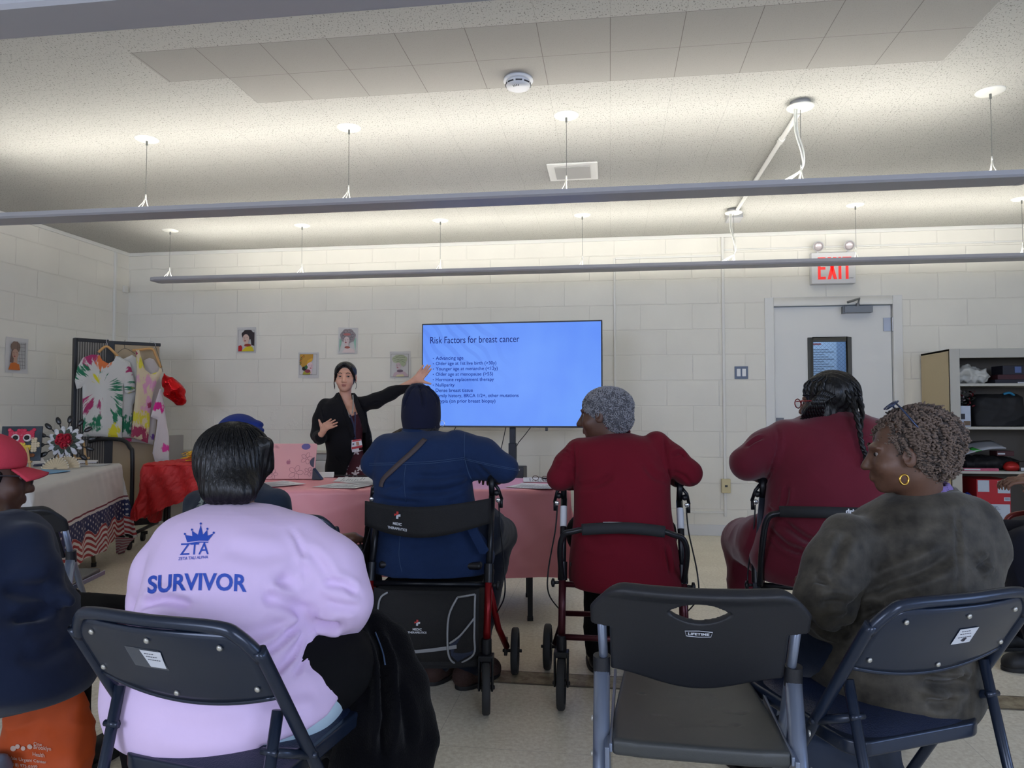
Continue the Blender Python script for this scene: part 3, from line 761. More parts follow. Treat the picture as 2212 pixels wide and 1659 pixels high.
# ================================================================ FOLDING CHAIRS
m_navy = mat('navy_steel', (30, 40, 58), .28, .3, spec=.6)
m_navypad = mat('navy_vinyl', (24, 34, 58), .36, spec=.6, bump=.25, bscale=300)
m_rivet = mat('rivet', (190, 188, 180), .35, .6)
m_blkpl = mat('black_moulded_plastic', (26, 28, 34), .5, bump=.12, bscale=700)
m_seatpl = mat('black_seat_plastic', (58, 60, 60), .42, bump=.12, bscale=700)
m_silver = mat('silver_grey_tube', (128, 138, 158), .32, .55)
m_rub = mat('black_rubber', (18, 18, 20), .6)
m_white = mat('white_paper_label', (205, 208, 215), .6)
def chair_post_pt(z, zt=.76, yt=-.25, yf=.22): return yt+(yf-yt)*(zt-z)/zt
def steel_chair(label, group, loc, rz, torn=False, sticker=True):
    t = thing('folding_chair', label, 'chair', loc, rz, group)
    P = chair_post_pt; W_ = .222; R_ = .0125
    pts = [(-W_, P(0), 0.01), (-W_, P(.66), .66), (-W_+.005, P(.70), .70), (-W_+.035, P(.745), .745), (-W_+.075, P(.76), .76), (0, P(.76)-.012, .762), (W_-.075, P(.76), .76), (W_-.035, P(.745), .745), (W_-.005, P(.70), .70), (W_, P(.66), .66), (W_, P(0), 0.01)]
    mb = MB(); mb.tube(smooth_path(pts, 5), R_, 12); mb.build('front_frame', m_navy, t, smooth=True)
    for s_ in (-1, 1):
        mb = MB(); mb.tube([(s_*(W_-.026), P(.575)+.0, .575), (s_*(W_-.026), -.27, .01)], .0115, 10); lg = mb.build('rear_leg', m_navy, t, smooth=True)
        mb = MB(); mb.cyl((s_*(W_-.028), -.266, .0), (s_*(W_-.028), -.27, .03), .0145, 12); mb.build('foot_cap', m_rub, lg)
        mb = MB(); mb.cyl((s_*W_, P(0.0), 0), (s_*W_, P(.03), .03), .0155, 12); mb.build('foot_cap', m_rub, t)
        mb = MB(); a = Vector((s_*(W_-.028), P(.575)-.022, .505)); b_ = Vector((s_*(W_), P(.465), .465))
        mb.tube([a, b_], .010, 8); mb.cyl((s_*(W_+.016), b_.y, b_.z), (s_*(W_-.03), b_.y, b_.z), .007, 8); mb.cyl((s_*(W_-.045), a.y, a.z), (s_*(W_-.012), a.y, a.z), .007, 8)
        mb.build('hinge_link', m_navy, t, smooth=True)
    for (y, z, w_) in ((P(.10), .10, W_), (-.232, .13, W_-.028)):
        mb = MB(); mb.tube(smooth_path([(-w_, y-.02 if y > 0 else y, z-.03), (-w_+.03, y, z), (0, y, z+.002), (w_-.03, y, z), (w_, y-.02 if y > 0 else y, z-.03)], 6), .0085, 10); mb.build('stretcher', m_navy, t, smooth=True)
    # seat pan and pad
    mb = MB(); mb.prism([(x, y) for x, y in rounded_rect(.385, .38, .05, 6, 0, .045)], .034, Matrix.Translation((0, 0, .412)) @ Matrix.Rotation(math.radians(2), 4, 'X')); mb.build('seat_pan', m_navy, t, bevel=.006)
    def pad(u, v):
        a = 2*PI*u; r = v; sx, sy = .183, .185
        e = (abs(math.cos(a))**5+abs(math.sin(a))**5)**(-.2)
        x, y = sx*r*e*math.cos(a), sy*r*e*math.sin(a)
        return (x, y+.045, .446+.022*(1-r**5)+.03*y)
    mb = MB(); mb.grid(pad, 48, 12); mb.build('seat_pad', m_navypad, t, smooth=True)
    # back panel: pressed steel sheet curved between the posts
    def bp(u, v):
        x = (u*2-1); z = .612+(.750-.612)*v
        zz = z + (.0 if v > .5 else -.030*(1-x*x)*(1-2*v)); xx = x*(.212-.0*v)
        if v > .6: xx *= 1-.24*((v-.6)/.4)**2
        return (xx, P(zz)-.006-.024*(1-x*x)+.002, zz)
    mb = MB(); mb.grid(bp, 28, 12); bk = mb.build('back_panel', m_navy, t, smooth=True, solid=.006)
    mb = MB(); mb.tube([bp(i/20, 0) for i in range(21)], .0055, 8); mb.build('back_hem', m_navy, bk, smooth=True)
    for (u, v) in ((.12, .8), (.5, .82), (.88, .8), (.06, .17), (.5, .1), (.94, .17)):
        p = Vector(bp(u, v)); mb = MB(); mb.lathe([(0, .003), (.004, .003), (.0065, 0)], p+Vector((0, -.006, 0)), (0, -1, -.3), 12); mb.build('rivet', m_rivet, bk, smooth=True)
    if sticker:
        def lab(u, v):
            uu, vv = .50+.13*u, .36+.22*v
            p = Vector(bp(uu, vv)); return (p.x, p.y-.0055, p.z)
        if torn:
            def lab(u, v):
                uu, vv = .42+(.12-.03*(1-v))*u+.012*(1-v), .40+.24*v; p = Vector(bp(uu, vv)); return (p.x, p.y-.0055, p.z)
            def tape(u, v):
                p = Vector(bp(.33+.20*u, .38+.28*v)); return (p.x, p.y-.0045, p.z)
            mb = MB(); mb.grid(tape, 6, 3); mb.build('clear_tape', mat('clear_tape', (110, 115, 122), .25, alpha=.45), bk)
        mb = MB(); mb.grid(lab, 6, 3); st = mb.build('sticker', m_white, bk)
        mb = MB()
        for k in range(3):
            for q in range(4+k):
                u0 = .16+.12*q; a = Vector(lab(u0, .78-.2*k)); b_ = Vector(lab(u0+.08, .78-.2*k)); mb.tube([a+Vector((0, -.0006, 0)), b_+Vector((0, -.0006, 0))], .0007, 4)
        if not torn:
            pts = [lab(.42, .18), lab(.46, .3), lab(.48, .15), lab(.52, .32), lab(.55, .15), lab(.60, .33)]
            mb.tube([Vector(p)+Vector((0, -.0008, 0)) for p in pts], .0016, 4)
        mb.build('pencil_marks', mat('label_ink', (60, 60, 70), .6), st)
    return t
NG_ = 'navy steel folding chairs'
steel_chair('navy steel folding chair with a torn sticker, under the woman in the pink SURVIVOR shirt', NG_, (-.829-.25*math.sin(-.185)-.02, 1.242+.25*math.cos(.185), 0), -.185, torn=True)
steel_chair('navy steel folding chair with a whole sticker, under the woman in the olive velvet jacket', NG_, (.686-.25*math.sin(.46)+.042, 1.617+.25*math.cos(.46), 0), .46)
steel_chair('navy steel folding chair mostly outside the left edge, under the person in the pink cap', NG_, (-1.78, 1.48, 0), -.35, sticker=False)
def plastic_chair(label, loc, rz, brand=True):
    t = thing('plastic_folding_chair', label, 'chair', loc, rz, 'black plastic folding chairs with grey tubes')
    zt, yt, yf = .80, -.235, .23; P = lambda z: yt+(yf-yt)*(zt-z)/zt; W_ = .205
    for s_ in (-1, 1):
        mb = MB(); mb.tube([(s_*(W_+.002), P(.70)+.012, .70), (s_*W_, P(.60)+.004, .60), (s_*W_, P(.01), .01)], .0145, 14, flat=.72); mb.build('front_leg', m_silver, t, smooth=True)
        xa = s_*(W_+.004)
        mb = MB(); mb.tube([(xa, P(.56)-.012, .56), (xa, -.27, .01)], .0185, 16); lg = mb.build('rear_leg', m_silver, t, smooth=True)
        mb = MB(); mb.cyl((xa, P(.56)-.011, .545), (xa, P(.56)-.016, .59), .0195, 16); mb.build('sleeve', m_blkpl, lg, smooth=True, angle=50)
        mb = MB()
        for z in (.47, .40, .34, .31): mb.lathe([(0, .004), (.005, .003), (.007, 0)], (s_*(W_+.022), -.16-(.5-z)*.2, z), (s_, 0, 0), 10)
        mb.build('rivet', m_rivet, lg, smooth=True)
        mb = MB(); mb.box2((s_*(W_-.022), -.21, .418), (s_*(W_-.015), .24, .437)); mb.build('seat_rail', m_silver, t, bevel=.002)
        mb = MB(); mb.box2((s_*(W_-.016), -.215, .36), (s_*(W_-.006), -.15, .43)); mb.build('bracket', m_silver, t, bevel=.002)
        mb = MB(); mb.cyl((s_*W_, P(0.0), 0), (s_*W_, P(.03), .03), .018, 12); mb.build('foot_cap', m_rub, t)
        mb = MB(); mb.cyl((xa, -.271, 0), (xa, -.265, .03), .021, 12); mb.build('foot_cap', m_rub, t)
    for (y, z) in ((P(.12), .12), (-.235, .16)):
        mb = MB(); mb.tube([(-W_, y, z), (W_, y, z)], .009, 10); mb.build('stretcher', m_silver, t, smooth=True)
    # moulded back with finger hole: outline and oval hole, thick
    f = Field((-.26, -.05, -.22), (.26, .05, .14), .0036)
    def shape(X, Y, Z):
        yy = Y+.05*(X/.22)**2*0-.018*(1-(X/.22)**2)*-1
        
        ctr = -.085; q = np.maximum(np.abs(X)-.232, np.maximum(Z-(.110-np.maximum(np.abs(X)-.15, 0)**2*11), (-.145-.035*np.cos(np.clip(X/.19, -1, 1)*PI/2)**2)-Z))
        
        q = np.maximum(q, np.where(Z < -.01, np.abs(X)-.19, -1.0))
        th = .008+.010*np.clip((Z-.078)/.03, 0, 1)
        d = np.sqrt(np.maximum(q+.012, 0)**2+np.maximum(np.abs(yy)-th+.012, 0)**2)+np.minimum(np.maximum(q+.012, np.abs(yy)-th+.012), 0)-.012
        
        lens = np.maximum(np.sqrt(X**2+(Z+.012)**2)-.092, np.sqrt(X**2+(Z-.112)**2)-.088)
        return np.maximum(d, -lens)
    f.put((-.26, -.06, -.27), (.26, .06, .13), shape, .001)
    V, Q = f.mesh(2)
    ang = math.atan2(yf-yt, zt); Rm = np.array(Matrix.Rotation(ang, 3, 'X')); V = V@Rm.T+np.array([0, P(.69)-.004, .69])
    Mw = np.array(_mw(t)); Vw = V@Mw[:3, :3].T+Mw[:3, 3]
    bk = sm_obj('backrest', (Vw, Q), m_blkpl, t)
    fr = Matrix.Translation((0, P(.69)-.004, .69)) @ Matrix.Rotation(ang, 4, 'X') @ Matrix(((1, 0, 0, 0), (0, 0, 1, -.033), (0, 1, 0, -.045), (0, 0, 0, 1)))
    fr = Matrix.Translation((0, P(.69)-.004, .69)) @ Matrix.Rotation(ang, 4, 'X') @ Matrix.Translation((0, -.0275, -.002)) @ Matrix.Rotation(PI/2, 4, 'X')
    if brand:
        mw = mat('badge_white', (200, 204, 214), .5)
        text_part('badge_text', 'LIFETIME', mw, bk, fr, .012, bold=.0004, width=.044, height=.0075)
        mb = MB(); b2 = [(-.0285, .0075), (0, .0095), (.0285, .0075), (.0255, -.0065), (0, -.0085), (-.0255, -.0065)]
        mb.tube([fr @ Vector((x, y, .0004)) for x, y in b2], .0007, 6, closed=True); mb.build('badge_outline', mw, bk)
    # moulded seat with dimples
    f = Field((-.22, -.24, .36), (.22, .32, .48), .005)
    def seat(X, Y, Z):
        z0 = .445-.010*np.exp(-((X/.14)**2+((Y-.0)/.14)**2))-.05*np.maximum(Y-.12, 0)**1.2*0
        w_ = .188-.022*np.clip((Y+.05)/.3, 0, 1)
        q = np.maximum(np.abs(X)-w_, np.abs(Y-.025)-.240+.10*np.maximum(np.abs(X)-.12, 0))
        zz = Z-(z0-.018)
        return np.sqrt(np.maximum(q+.014, 0)**2+np.maximum(np.abs(zz)-.018+.010, 0)**2)+np.minimum(np.maximum(q+.014, np.abs(zz)-.018+.010), 0)-.010
    f.put((-.21, -.23, .38), (.21, .30, .47), seat, .001)
    r_ = random.Random(3)
    for k in range(22):
        x, y = r_.uniform(-.12, .12), r_.uniform(-.10, .10); f.ell((x, y, .4400), (.010, .006, .003), .003, 'sub')
    V, Q = f.mesh(1); Vw = V@Mw[:3, :3].T+Mw[:3, 3]
    sm_obj('seat', (Vw, Q), m_seatpl, t)
    return t
plastic_chair('empty black plastic folding chair with LIFETIME badge in the front row', (.19, 1.775, 0), -.03)
pc2 = plastic_chair('black plastic folding chair with grey legs beside the flag tablecloth', (-2.37, 2.665, 0), .245, brand=False)
pm = Matrix.Translation((-.05, -.217, .425)) @ Matrix.Rotation(PI/2, 4, 'X')
text_part('pen_marking', 'CPC', mat('label_ink', (60, 60, 70), .6), pc2, Matrix.Translation((.187, .10, .428)) @ Matrix.Rotation(PI/2, 4, 'Z') @ Matrix.Rotation(PI/2, 4, 'X'), .02)

# ================================================================ ROLLATORS
def wheel(name, m_tyre, m_hub, parent, c, r=.098, w_=.030, rot=0):
    ax = Vector((math.cos(rot), math.sin(rot), 0)); c = Vector(c)
    mb = MB(); mb.lathe([(r*.80, -w_/2), (r*.94, -w_/2), (r, -w_*.32), (r, w_*.32), (r*.94, w_/2), (r*.80, w_/2), (r*.78, 0), (r*.80, -w_/2)], c, ax, 36); wo = mb.build(name, m_tyre, parent, smooth=True, angle=50)
    mb = MB(); q = Vector((0, 0, 1)).rotation_difference(ax).to_matrix()
    mb.lathe([(.016, -w_*.6), (.016, w_*.6)], c, ax, 14); mb.lathe([(r*.72, -w_*.36), (r*.80, -w_*.36), (r*.80, w_*.36), (r*.72, w_*.36), (r*.72, -w_*.36)], c, ax, 36)
    for k in range(5):
        a = 2*PI*k/5; d = q @ Vector((math.cos(a), math.sin(a), 0)); mb.tube([c+d*.012, c+d*r*.74], .0085, 6)
    mb.build('hub', m_hub, wo, smooth=True, angle=50); return wo
def rollator(label, loc, rz, w_, m_fr, m_up, style):
    """camera side is -y: castors at y=0, braked wheels at y=.42; handles at z~.86"""
    t = thing('rollator', label, 'walker', loc, rz, 'rollators the three women sit on')
    m_tyre = mat('grey_tyre', (44, 45, 48), .7); m_hub = mat('black_hub', (22, 23, 26), .45); mb_ = mat('rollator_black', (20, 22, 28), .4, .2); m_chr = mat('chrome', (190, 192, 196), .2, .9)
    hx = w_/2; hz = style.get('hz', .86); hy = style.get('hy', .26); lean = style.get('lean', 0)
    for s_ in (-1, 1):
        xt = s_*hx
        j = Vector((xt, .10, .50))          # joint near the seat
        top = Vector((xt-s_*lean, hy-.03, hz-.07))
        mb = MB(); mb.tube([(xt, .025, .26), tuple(j)], .0145, 12); mb.build('front_tube', m_fr, t, smooth=True)
        mb = MB(); mb.tube([tuple(j), tuple(top)], .0135, 12); up = mb.build('handle_post', m_up, t, smooth=True)
        mb = MB(); mb.cyl(tuple(j+Vector((0, -.005, -.03))), tuple(j+Vector((0, .012, .04))), .019, 14); mb.build('collar', mb_, up, smooth=True, angle=50)
        mb = MB(); mb.tube([(xt, .13, .44), (xt+s_*.02, .33, .22), (xt+s_*.05, .40, .12)], .0135, 12); mb.build('rear_tube', m_fr, t, smooth=True)
        # fork and castor
        mb = MB(); mb.cyl((xt, .02, .20), (xt, .02, .275), .020, 16)
        mb.box((xt, .008, .208), (.058, .05, .022))
        for q in (-1, 1): mb.box((xt+q*.025, .0, .15), (.008, .04, .125))
        mb.cyl((xt-.034, 0, .098), (xt+.034, 0, .098), .008, 10)
        mb.build('castor_fork', mb_, t, bevel=.003)
        wheel('castor_wheel', m_tyre, m_hub, t, (xt, 0, .098), rot=style.get('crot', 0))
        wheel('rear_wheel', m_tyre, m_hub, t, (xt+s_*.085, .42, .098))
        mb = MB(); mb.cyl((xt+s_*.03, .42, .098), (xt+s_*.115, .42, .098), .007, 10); mb.box((xt+s_*.045, .41, .12), (.014, .04, .07)); mb.build('axle_bracket', mb_, t, bevel=.002)
        # handle grip, brake lever, cable
        g0 = Vector((xt-s_*lean, hy-.05, hz)); g1 = Vector((xt-s_*lean, hy+.08, hz+.005))
        mb = MB(); mb.tube([tuple(top), tuple((top+g0)/2+Vector((0, -.012, .01))), tuple(g0), tuple(g1)], .0125, 12); mb.tube([tuple(g0), tuple(g1)], .018, 14); mb.build('hand_grip', mb_, t, smooth=True)
        xo = xt-s_*lean+s_*.028
        mb = MB(); mb.tube([(xo-s_*.02, hy-.04, hz-.015), (xo, hy-.05, hz-.04), (xo+s_*.012, hy-.02, hz-.085)], .007, 8); mb.box((xo+s_*.010, hy-.025, hz-.10), (.012, .02, .04)); mb.ball((xo-s_*.008, hy-.05, hz-.055), .013, 10)
        mb.build('brake_lever', mb_, t, smooth=True)
        mb = MB(); mb.lathe([(.006, -.004), (.010, -.002), (.010, .002), (.006, .004)], (xo, hy-.06, hz-.085), (0, 1, 0), 14); mb.build('bolt', m_chr, t, smooth=True)
        mb = MB(); mb.tube(smooth_path([(xo, hy-.03, hz-.10), (xo+s_*.008, hy-.04, hz-.2), (xo+s_*.032, .14, .50), (xo+s_*.030, .14, .40), (xt+s_*.01, .28, .28), (xt+s_*.03, .38, .20)], 8), .003, 6); mb.build('brake_cable', mb_, t, smooth=True)
        # seat-height knob
        mb = MB(); mb.cyl((xt, .10, .46), (xt+s_*.035, .09, .46), .006, 8); mb.lathe([(.005, 0), (.018, .003), (.018, .012), (.005, .016)], (xt+s_*.030, .09, .46), (s_, 0, 0), 8); mb.build('knob', mb_, t, smooth=True)
        if style.get('tags'):
            mb = MB(); p = Vector((xt-s_*lean, hy-.045, hz-.10)); d = (j-top).normalized(); mb.tube([tuple(p+Vector((0, -.004, 0))), tuple(p+Vector((0, -.004, 0))+d*.085)], .0142, 12); tg = mb.build('white_tag', m_white, up, smooth=True, angle=50)
    # seat, cross bars
    mb = MB(); mb.box2((-hx+.03, .10, .515), (hx-.03, .37, .545)); mb.build('seat', mb_, t, bevel=.012)
    for (y, z) in style.get('bars', ((.10, .46), (.33, .46))):
        mb = MB(); mb.tube([(-hx, y, z), (hx, y, z)], .0115, 10); mb.build('cross_bar', m_fr if style.get('bars') else mb_, t, smooth=True)
    return t, hx, mb_, m_chr
m_redtube = mat('red_anodised', (140, 20, 28), .3, .5)
m_burg = mat('burgundy_tube', (72, 24, 34), .3, .4)
m_blktube = mat('black_tube', (24, 26, 32), .35, .3)
m_grtube = mat('dark_silver_tube', (64, 70, 84), .35, .6)
m_reflect = mat('reflective_band', (150, 152, 156), .4)
m_bag = mat('black_nylon', (17, 17, 20), .75, bump=.3, bscale=400)
# ---- rollator of the woman in denim: belt and bag with printed marks
ra, hx, mbk, mch = rollator('red and black rollator with MEDIC THERAPEUTICS bag, under the woman in denim', (-.711, 2.70, 0), .07, .475, m_redtube, m_blktube, dict(hz=.865, hy=.27, crot=.12))
def belt(u, v):
    x = (u*2-1)*(hx+.012); z = .752+.006*(u-.5) - .026*math.cos((u-.45)*PI)+(.048+.010*math.sin(PI*u))*2*(v-.5)
    return (x, .055-.10*math.cos((u-.5)*PI)**1+ (.12 if False else 0), z)
mb = MB(); mb.grid(belt, 36, 6); bl = mb.build('back_belt', m_bag, ra, smooth=True, solid=.006)
def cross_logo(parent, M4, s):
    mr_, mw_ = mat('logo_red', (190, 50, 48), .5), mat('logo_white', (205, 208, 215), .5)
    a = s*.5; b_ = s*.17
    mb = MB(); mb.prism([(-b_, a), (b_, a), (b_, b_), (a*.5, b_), (-a, -b_*.9), (-a, b_), (-b_, b_)], .0006, M4); mb.build('logo_red', mr_, parent)
    mb = MB(); mb.prism([(a, b_), (a, -b_), (b_, -b_), (b_, -a), (-b_, -a), (-b_, -b_*.4), (a*.55, b_*.9)], .0006, M4); mb.build('logo_white', mw_, parent)
def on_belt(u, v, off=.0045):
    p = Vector(belt(u, v)); e = .01; dx = Vector(belt(u+e, v))-Vector(belt(u-e, v)); dz = Vector(belt(u, v+.1))-Vector(belt(u, v-.1)); n = dx.cross(dz).normalized()
    if n.y > 0: n = -n
    return frame_m(p+n*off, dx, dz)
mw_ = mat('logo_white', (205, 208, 215), .5)
cross_logo(bl, on_belt(.30, .70), .028)
text_part('print_medic', 'MEDIC', mw_, bl, on_belt(.30, .40), .014, bold=.0005, width=.040)
text_part('print_therapeutics', 'THERAPEUTICS', mw_, bl, on_belt(.30, .24), .014, bold=.0005, width=.088)
def bag(u, v):
    x = -hx+.03+(hx*2-.06)*u; z = .46-.30*v-.012*math.sin(PI*u)*(1-v)
    sag = .022*math.sin(PI*u)
    return (x, .045-.055*math.sin(PI*min(1, v*1.05+.03))**.5*(.5+.5*math.sin(PI*u)**.3)+.008*math.sin(9*u+3*v)*math.sin(PI*v), z-sag*.6)
mb = MB(); mb.grid(bag, 30, 20)
mb.box2((-hx+.035, .03, .165), (hx-.035, .30, .45)); bg = mb.build('storage_bag', m_bag, ra, smooth=True, angle=60)
def on_bag(u, v, off=.003):
    p = Vector(bag(u, v)); dx = Vector(bag(u+.02, v))-Vector(bag(u-.02, v)); dz = Vector(bag(u, v-.03))-Vector(bag(u, v+.03)); n = dx.cross(dz).normalized()
    if n.y > 0: n = -n
    return frame_m(p+n*off, dx, dz)
cross_logo(bg, on_bag(.44, .33), .022)
text_part('print_medic', 'MEDIC', mw_, bg, on_bag(.44, .415), .012, bold=.0004, width=.034)
text_part('print_therapeutics', 'THERAPEUTICS', mw_, bg, on_bag(.44, .455), .012, bold=.0004, width=.072)
def bandf(u, v):
    uu = .05+.75*u; p = Vector(bag(uu, .70+.05*v-.05*abs(u-.5)*2)); return (p.x, p.y-.003, p.z)
mb = MB(); mb.grid(bandf, 30, 2); mb.build('reflective_band', m_reflect, bg, smooth=True)
pk = [(.80, .05), (.73, .25), (.715, .55), (.73, .82), (.80, .93), (.955, .80), (.965, .55), (.965, .2), (.965, .05)]
mb = MB(); pts = [Vector(bag(*p))+Vector((0, -.006, 0)) for p in pk]; mb.tube(smooth_path([tuple(p) for p in pts], 5), .0042, 6); mb.tube([tuple(pts[0]), tuple(pts[-1])], .0042, 6); 
l0 = Vector(bag(.735, .62))+Vector((0, -.007, 0)); l1 = Vector(bag(.965, .33))+Vector((0, -.007, 0)); mb.tube(smooth_path([tuple(l0), tuple(Vector(bag(.84, .52))+Vector((0, -.008, 0))), tuple(l1)], 5), .0042, 6)
mb.build('piping', m_reflect, bg, smooth=True); mb = MB(); mb.tube(smooth_path([tuple(Vector(bag(u_, v_))+Vector((0, -.004, 0))) for u_, v_ in ((.14, .02), (.07, .12), (.05, .4), (.04, .7))], 5), .0042, 6)
mb.build('piping', m_reflect, bg, smooth=True)
mb = MB(); vv = [Vector(bag(*p))+Vector((0, -.0035, 0)) for p in ((.735, .62), (.745, .80), (.80, .90), (.95, .79), (.96, .55), (.962, .35), (.84, .53))]; mb.add(vv, [tuple(range(len(vv)))]); mb.build('mesh_pocket', mat('slate_mesh', (44, 52, 74), .8, bump=.5, bscale=500), bg)
# ---- rollator of the woman in the red blazer
rb, hx2, _, _ = rollator('burgundy rollator with white handle tags, under the woman in the red blazer', (.045, 2.80, 0), .01, .475, m_burg, m_blktube, dict(hz=.85, hy=.25, tags=1, bars=((.09, .455), (.02, .268), (.34, .27))))
mb = MB(); mb.tube(smooth_path([(-hx2, .10, .46), (-hx2-.004, -.005, .60), (-hx2+.012, -.035, .672), (-hx2+.05, -.045, .688), (-.13, -.05, .70), (0, -.052, .707), (.13, -.05, .70), (hx2-.05, -.045, .684), (hx2-.012, -.035, .665), (hx2+.004, -.005, .60), (hx2, .10, .46)], 6), .011, 10); br = mb.build('back_bar', m_blktube, rb, smooth=True)
mb = MB(); mb.tube(smooth_path([(-.155, -.0495, .697), (-.08, -.051, .703), (0, -.052, .707), (.08, -.051, .703), (.155, -.0495, .695)], 5), .022, 16); pd = mb.build('foam_pad', mat('foam_black', (30, 32, 36), .8), br, smooth=True)
mb = MB(); mb.grid(lambda u, v: (-.075+.10*u, -.06+.02*v, .7265+.001*math.sin(PI*u)), 8, 2); mb.build('white_tag', m_white, pd)
# ---- rollator of the woman in maroon
rc, hx3, _, _ = rollator('dark silver rollator printed drive on its back pad, under the woman in maroon', (.795, 2.83, 0), -.12, .475, m_grtube, m_grtube, dict(hz=.87, hy=.18, lean=.03))
mb = MB(); mb.tube(smooth_path([(-hx3+.01, .06, .47), (-hx3+.012, -.02, .62), (-hx3+.03, -.05, .742), (-hx3+.075, -.06, .768), (-.12, -.062, .775), (.12, -.062, .778), (hx3-.075, -.06, .77), (hx3-.03, -.05, .742), (hx3-.012, -.02, .62), (hx3-.01, .06, .47)], 6), .012, 10); br = mb.build('back_bar', m_blktube, rc, smooth=True)
mb = MB(); mb.tube([(-.165, -.061, .7735), (0, -.063, .777), (.165, -.061, .777)], .021, 18); pd = mb.build('back_pad', mat('foam_black', (30, 32, 36), .8), br, smooth=True)
text_part('print_drive', 'drive', mw_, pd, Matrix.Translation((.085, -.0835, .785)) @ Matrix.Rotation(PI/2-.35, 4, 'X'), .024, bold=.001, width=.052)
# ================================================================ SCREEN ON STAND
m_tvblk = mat('tv_black', (16, 20, 34), .35); m_stand = mat('stand_black', (24, 30, 44), .45, .2)
tv0, tv1 = atY(913, 700, 5.86), atY(1301, 699, 5.80); ctr = (tv0+tv1)/2; W_ = np.linalg.norm(tv1-tv0); ang = math.atan2(tv1[1]-tv0[1], tv1[0]-tv0[0])
zt_, zb_ = tv0[2], atY(913, 922.5, 5.86)[2]; Hh = zt_-zb_
t = thing('television', 'large flat television showing a blue slide about risk factors', 'television', (ctr[0], ctr[1], zb_), ang)
mb = MB(); mb.box2((-W_/2, -.018, 0), (W_/2, .03, Hh)); mb.box2((-W_*.3, .03, Hh*.15), (W_*.3, .06, Hh*.7)); mb.build('casing', m_tvblk, t, bevel=.003)
g = NG('slide_blue'); o = g.sep(g.obj())
nz = g.noise(g.comb(g.math('MULTIPLY', o[0], 1.2), 0, g.math('MULTIPLY', o[2], .8)), 2.5, 2)
wv = g.n('TexWave', wave_type='BANDS'); mp = g.n('Mapping'); mp.inputs['Rotation'].default_value = (0, .7, 0); g.l(g.obj(), mp.inputs[0]); g.l(mp.outputs[0], wv.inputs['Vector']); wv.inputs['Scale'].default_value = 3.2; wv.inputs['Distortion'].default_value = 7; wv.inputs['Detail'].default_value = 1; wv.inputs['Detail Scale'].default_value = .8
leaf = g.math('MULTIPLY', g.math('MULTIPLY', g.step(wv.outputs['Fac'], .62, .80), g.math('SUBTRACT', 1.0, g.step(o[0], -.28, .05))), g.step(o[2], .25, .6))
c = g.mix(g.step(nz, .3, .7), srgb(98, 146, 250), srgb(108, 158, 252)); c = g.mix(g.math('MULTIPLY', leaf, .4), c, srgb(88, 130, 232))
g.l(c, g.p.inputs['Emission Color']); g.p.inputs['Emission Strength'].default_value = .95; g.p.inputs['Base Color'].default_value = (.01, .01, .02, 1); g.p.inputs['Roughness'].default_value = .3; g.p.inputs['Specular IOR Level'].default_value = .2
m_scr = g.m
mb = MB(); mb.box2((-W_/2+.010, -.0195, .014), (W_/2-.010, -.017, Hh-.012)); scr = mb.build('screen', m_scr, t)
m_ink = mat('slide_ink', (16, 30, 110), .5, emit=srgb(20, 40, 140), estr=.6, spec=0)
m_ink2 = mat('slide_title_ink', (20, 20, 80), .5, emit=srgb(24, 26, 100), estr=.6, spec=0)
PXM = W_/388.0
def slide_text(s, xl, yc, width, m, h=None, bold=0):
    """left px, centre px, width px in the slide"""
    vs, fs = text_mesh(s, 1.0, bold, 'LEFT'); xs = [v[0] for v in vs]; ys = [v[1] for v in vs]
    k = width*PXM/(max(xs)-min(xs)); kh = (h*PXM/(max(ys)-min(ys))) if h else k
    x0 = -W_/2+(xl-913)*PXM; z0 = Hh-(yc-700)*PXM
    mb = MB(); mb.add([(x0+(v[0]-min(xs))*k, -.0203, z0+v[1]*kh) for v in vs], fs); mb.build('slide_text', m, scr)
def serif_title():
    slide_text('Risk Factors for breast cancer', 932, 737, 195, m_ink2, h=14.5)
serif_title()
for i, (s, w__) in enumerate([('Advancing age', 61), ('Older age at 1st live birth (>30y)', 133), ('Younger age at menarche (<12y)', 136), ('Older age at menopause (>55)', 126), ('Hormone replacement therapy', 128), ('Nulliparity', 42), ('Dense breast tissue', 82), ('Family history, BRCA 1/2+, other mutations', 181), ('Atypia (on prior breast biopsy)', 131)]):
    y = 775.5+11.55*i
    slide_text(s, 944.5, y, w__, m_ink, bold=.008)
    x0 = -W_/2+(939-913)*PXM; z0 = Hh-(y-700)*PXM
    mb = MB(); mb.lathe([(0, .0004), (.0042, 0)], (x0, -.0199, z0), (0, -1, 0), 10); mb.build('bullet', m_ink, scr)
mb = MB(); mb.box2((.29, -.012, -.028), (.31, .012, 0)); mb.build('sensor_nub', m_tvblk, t, bevel=.003)
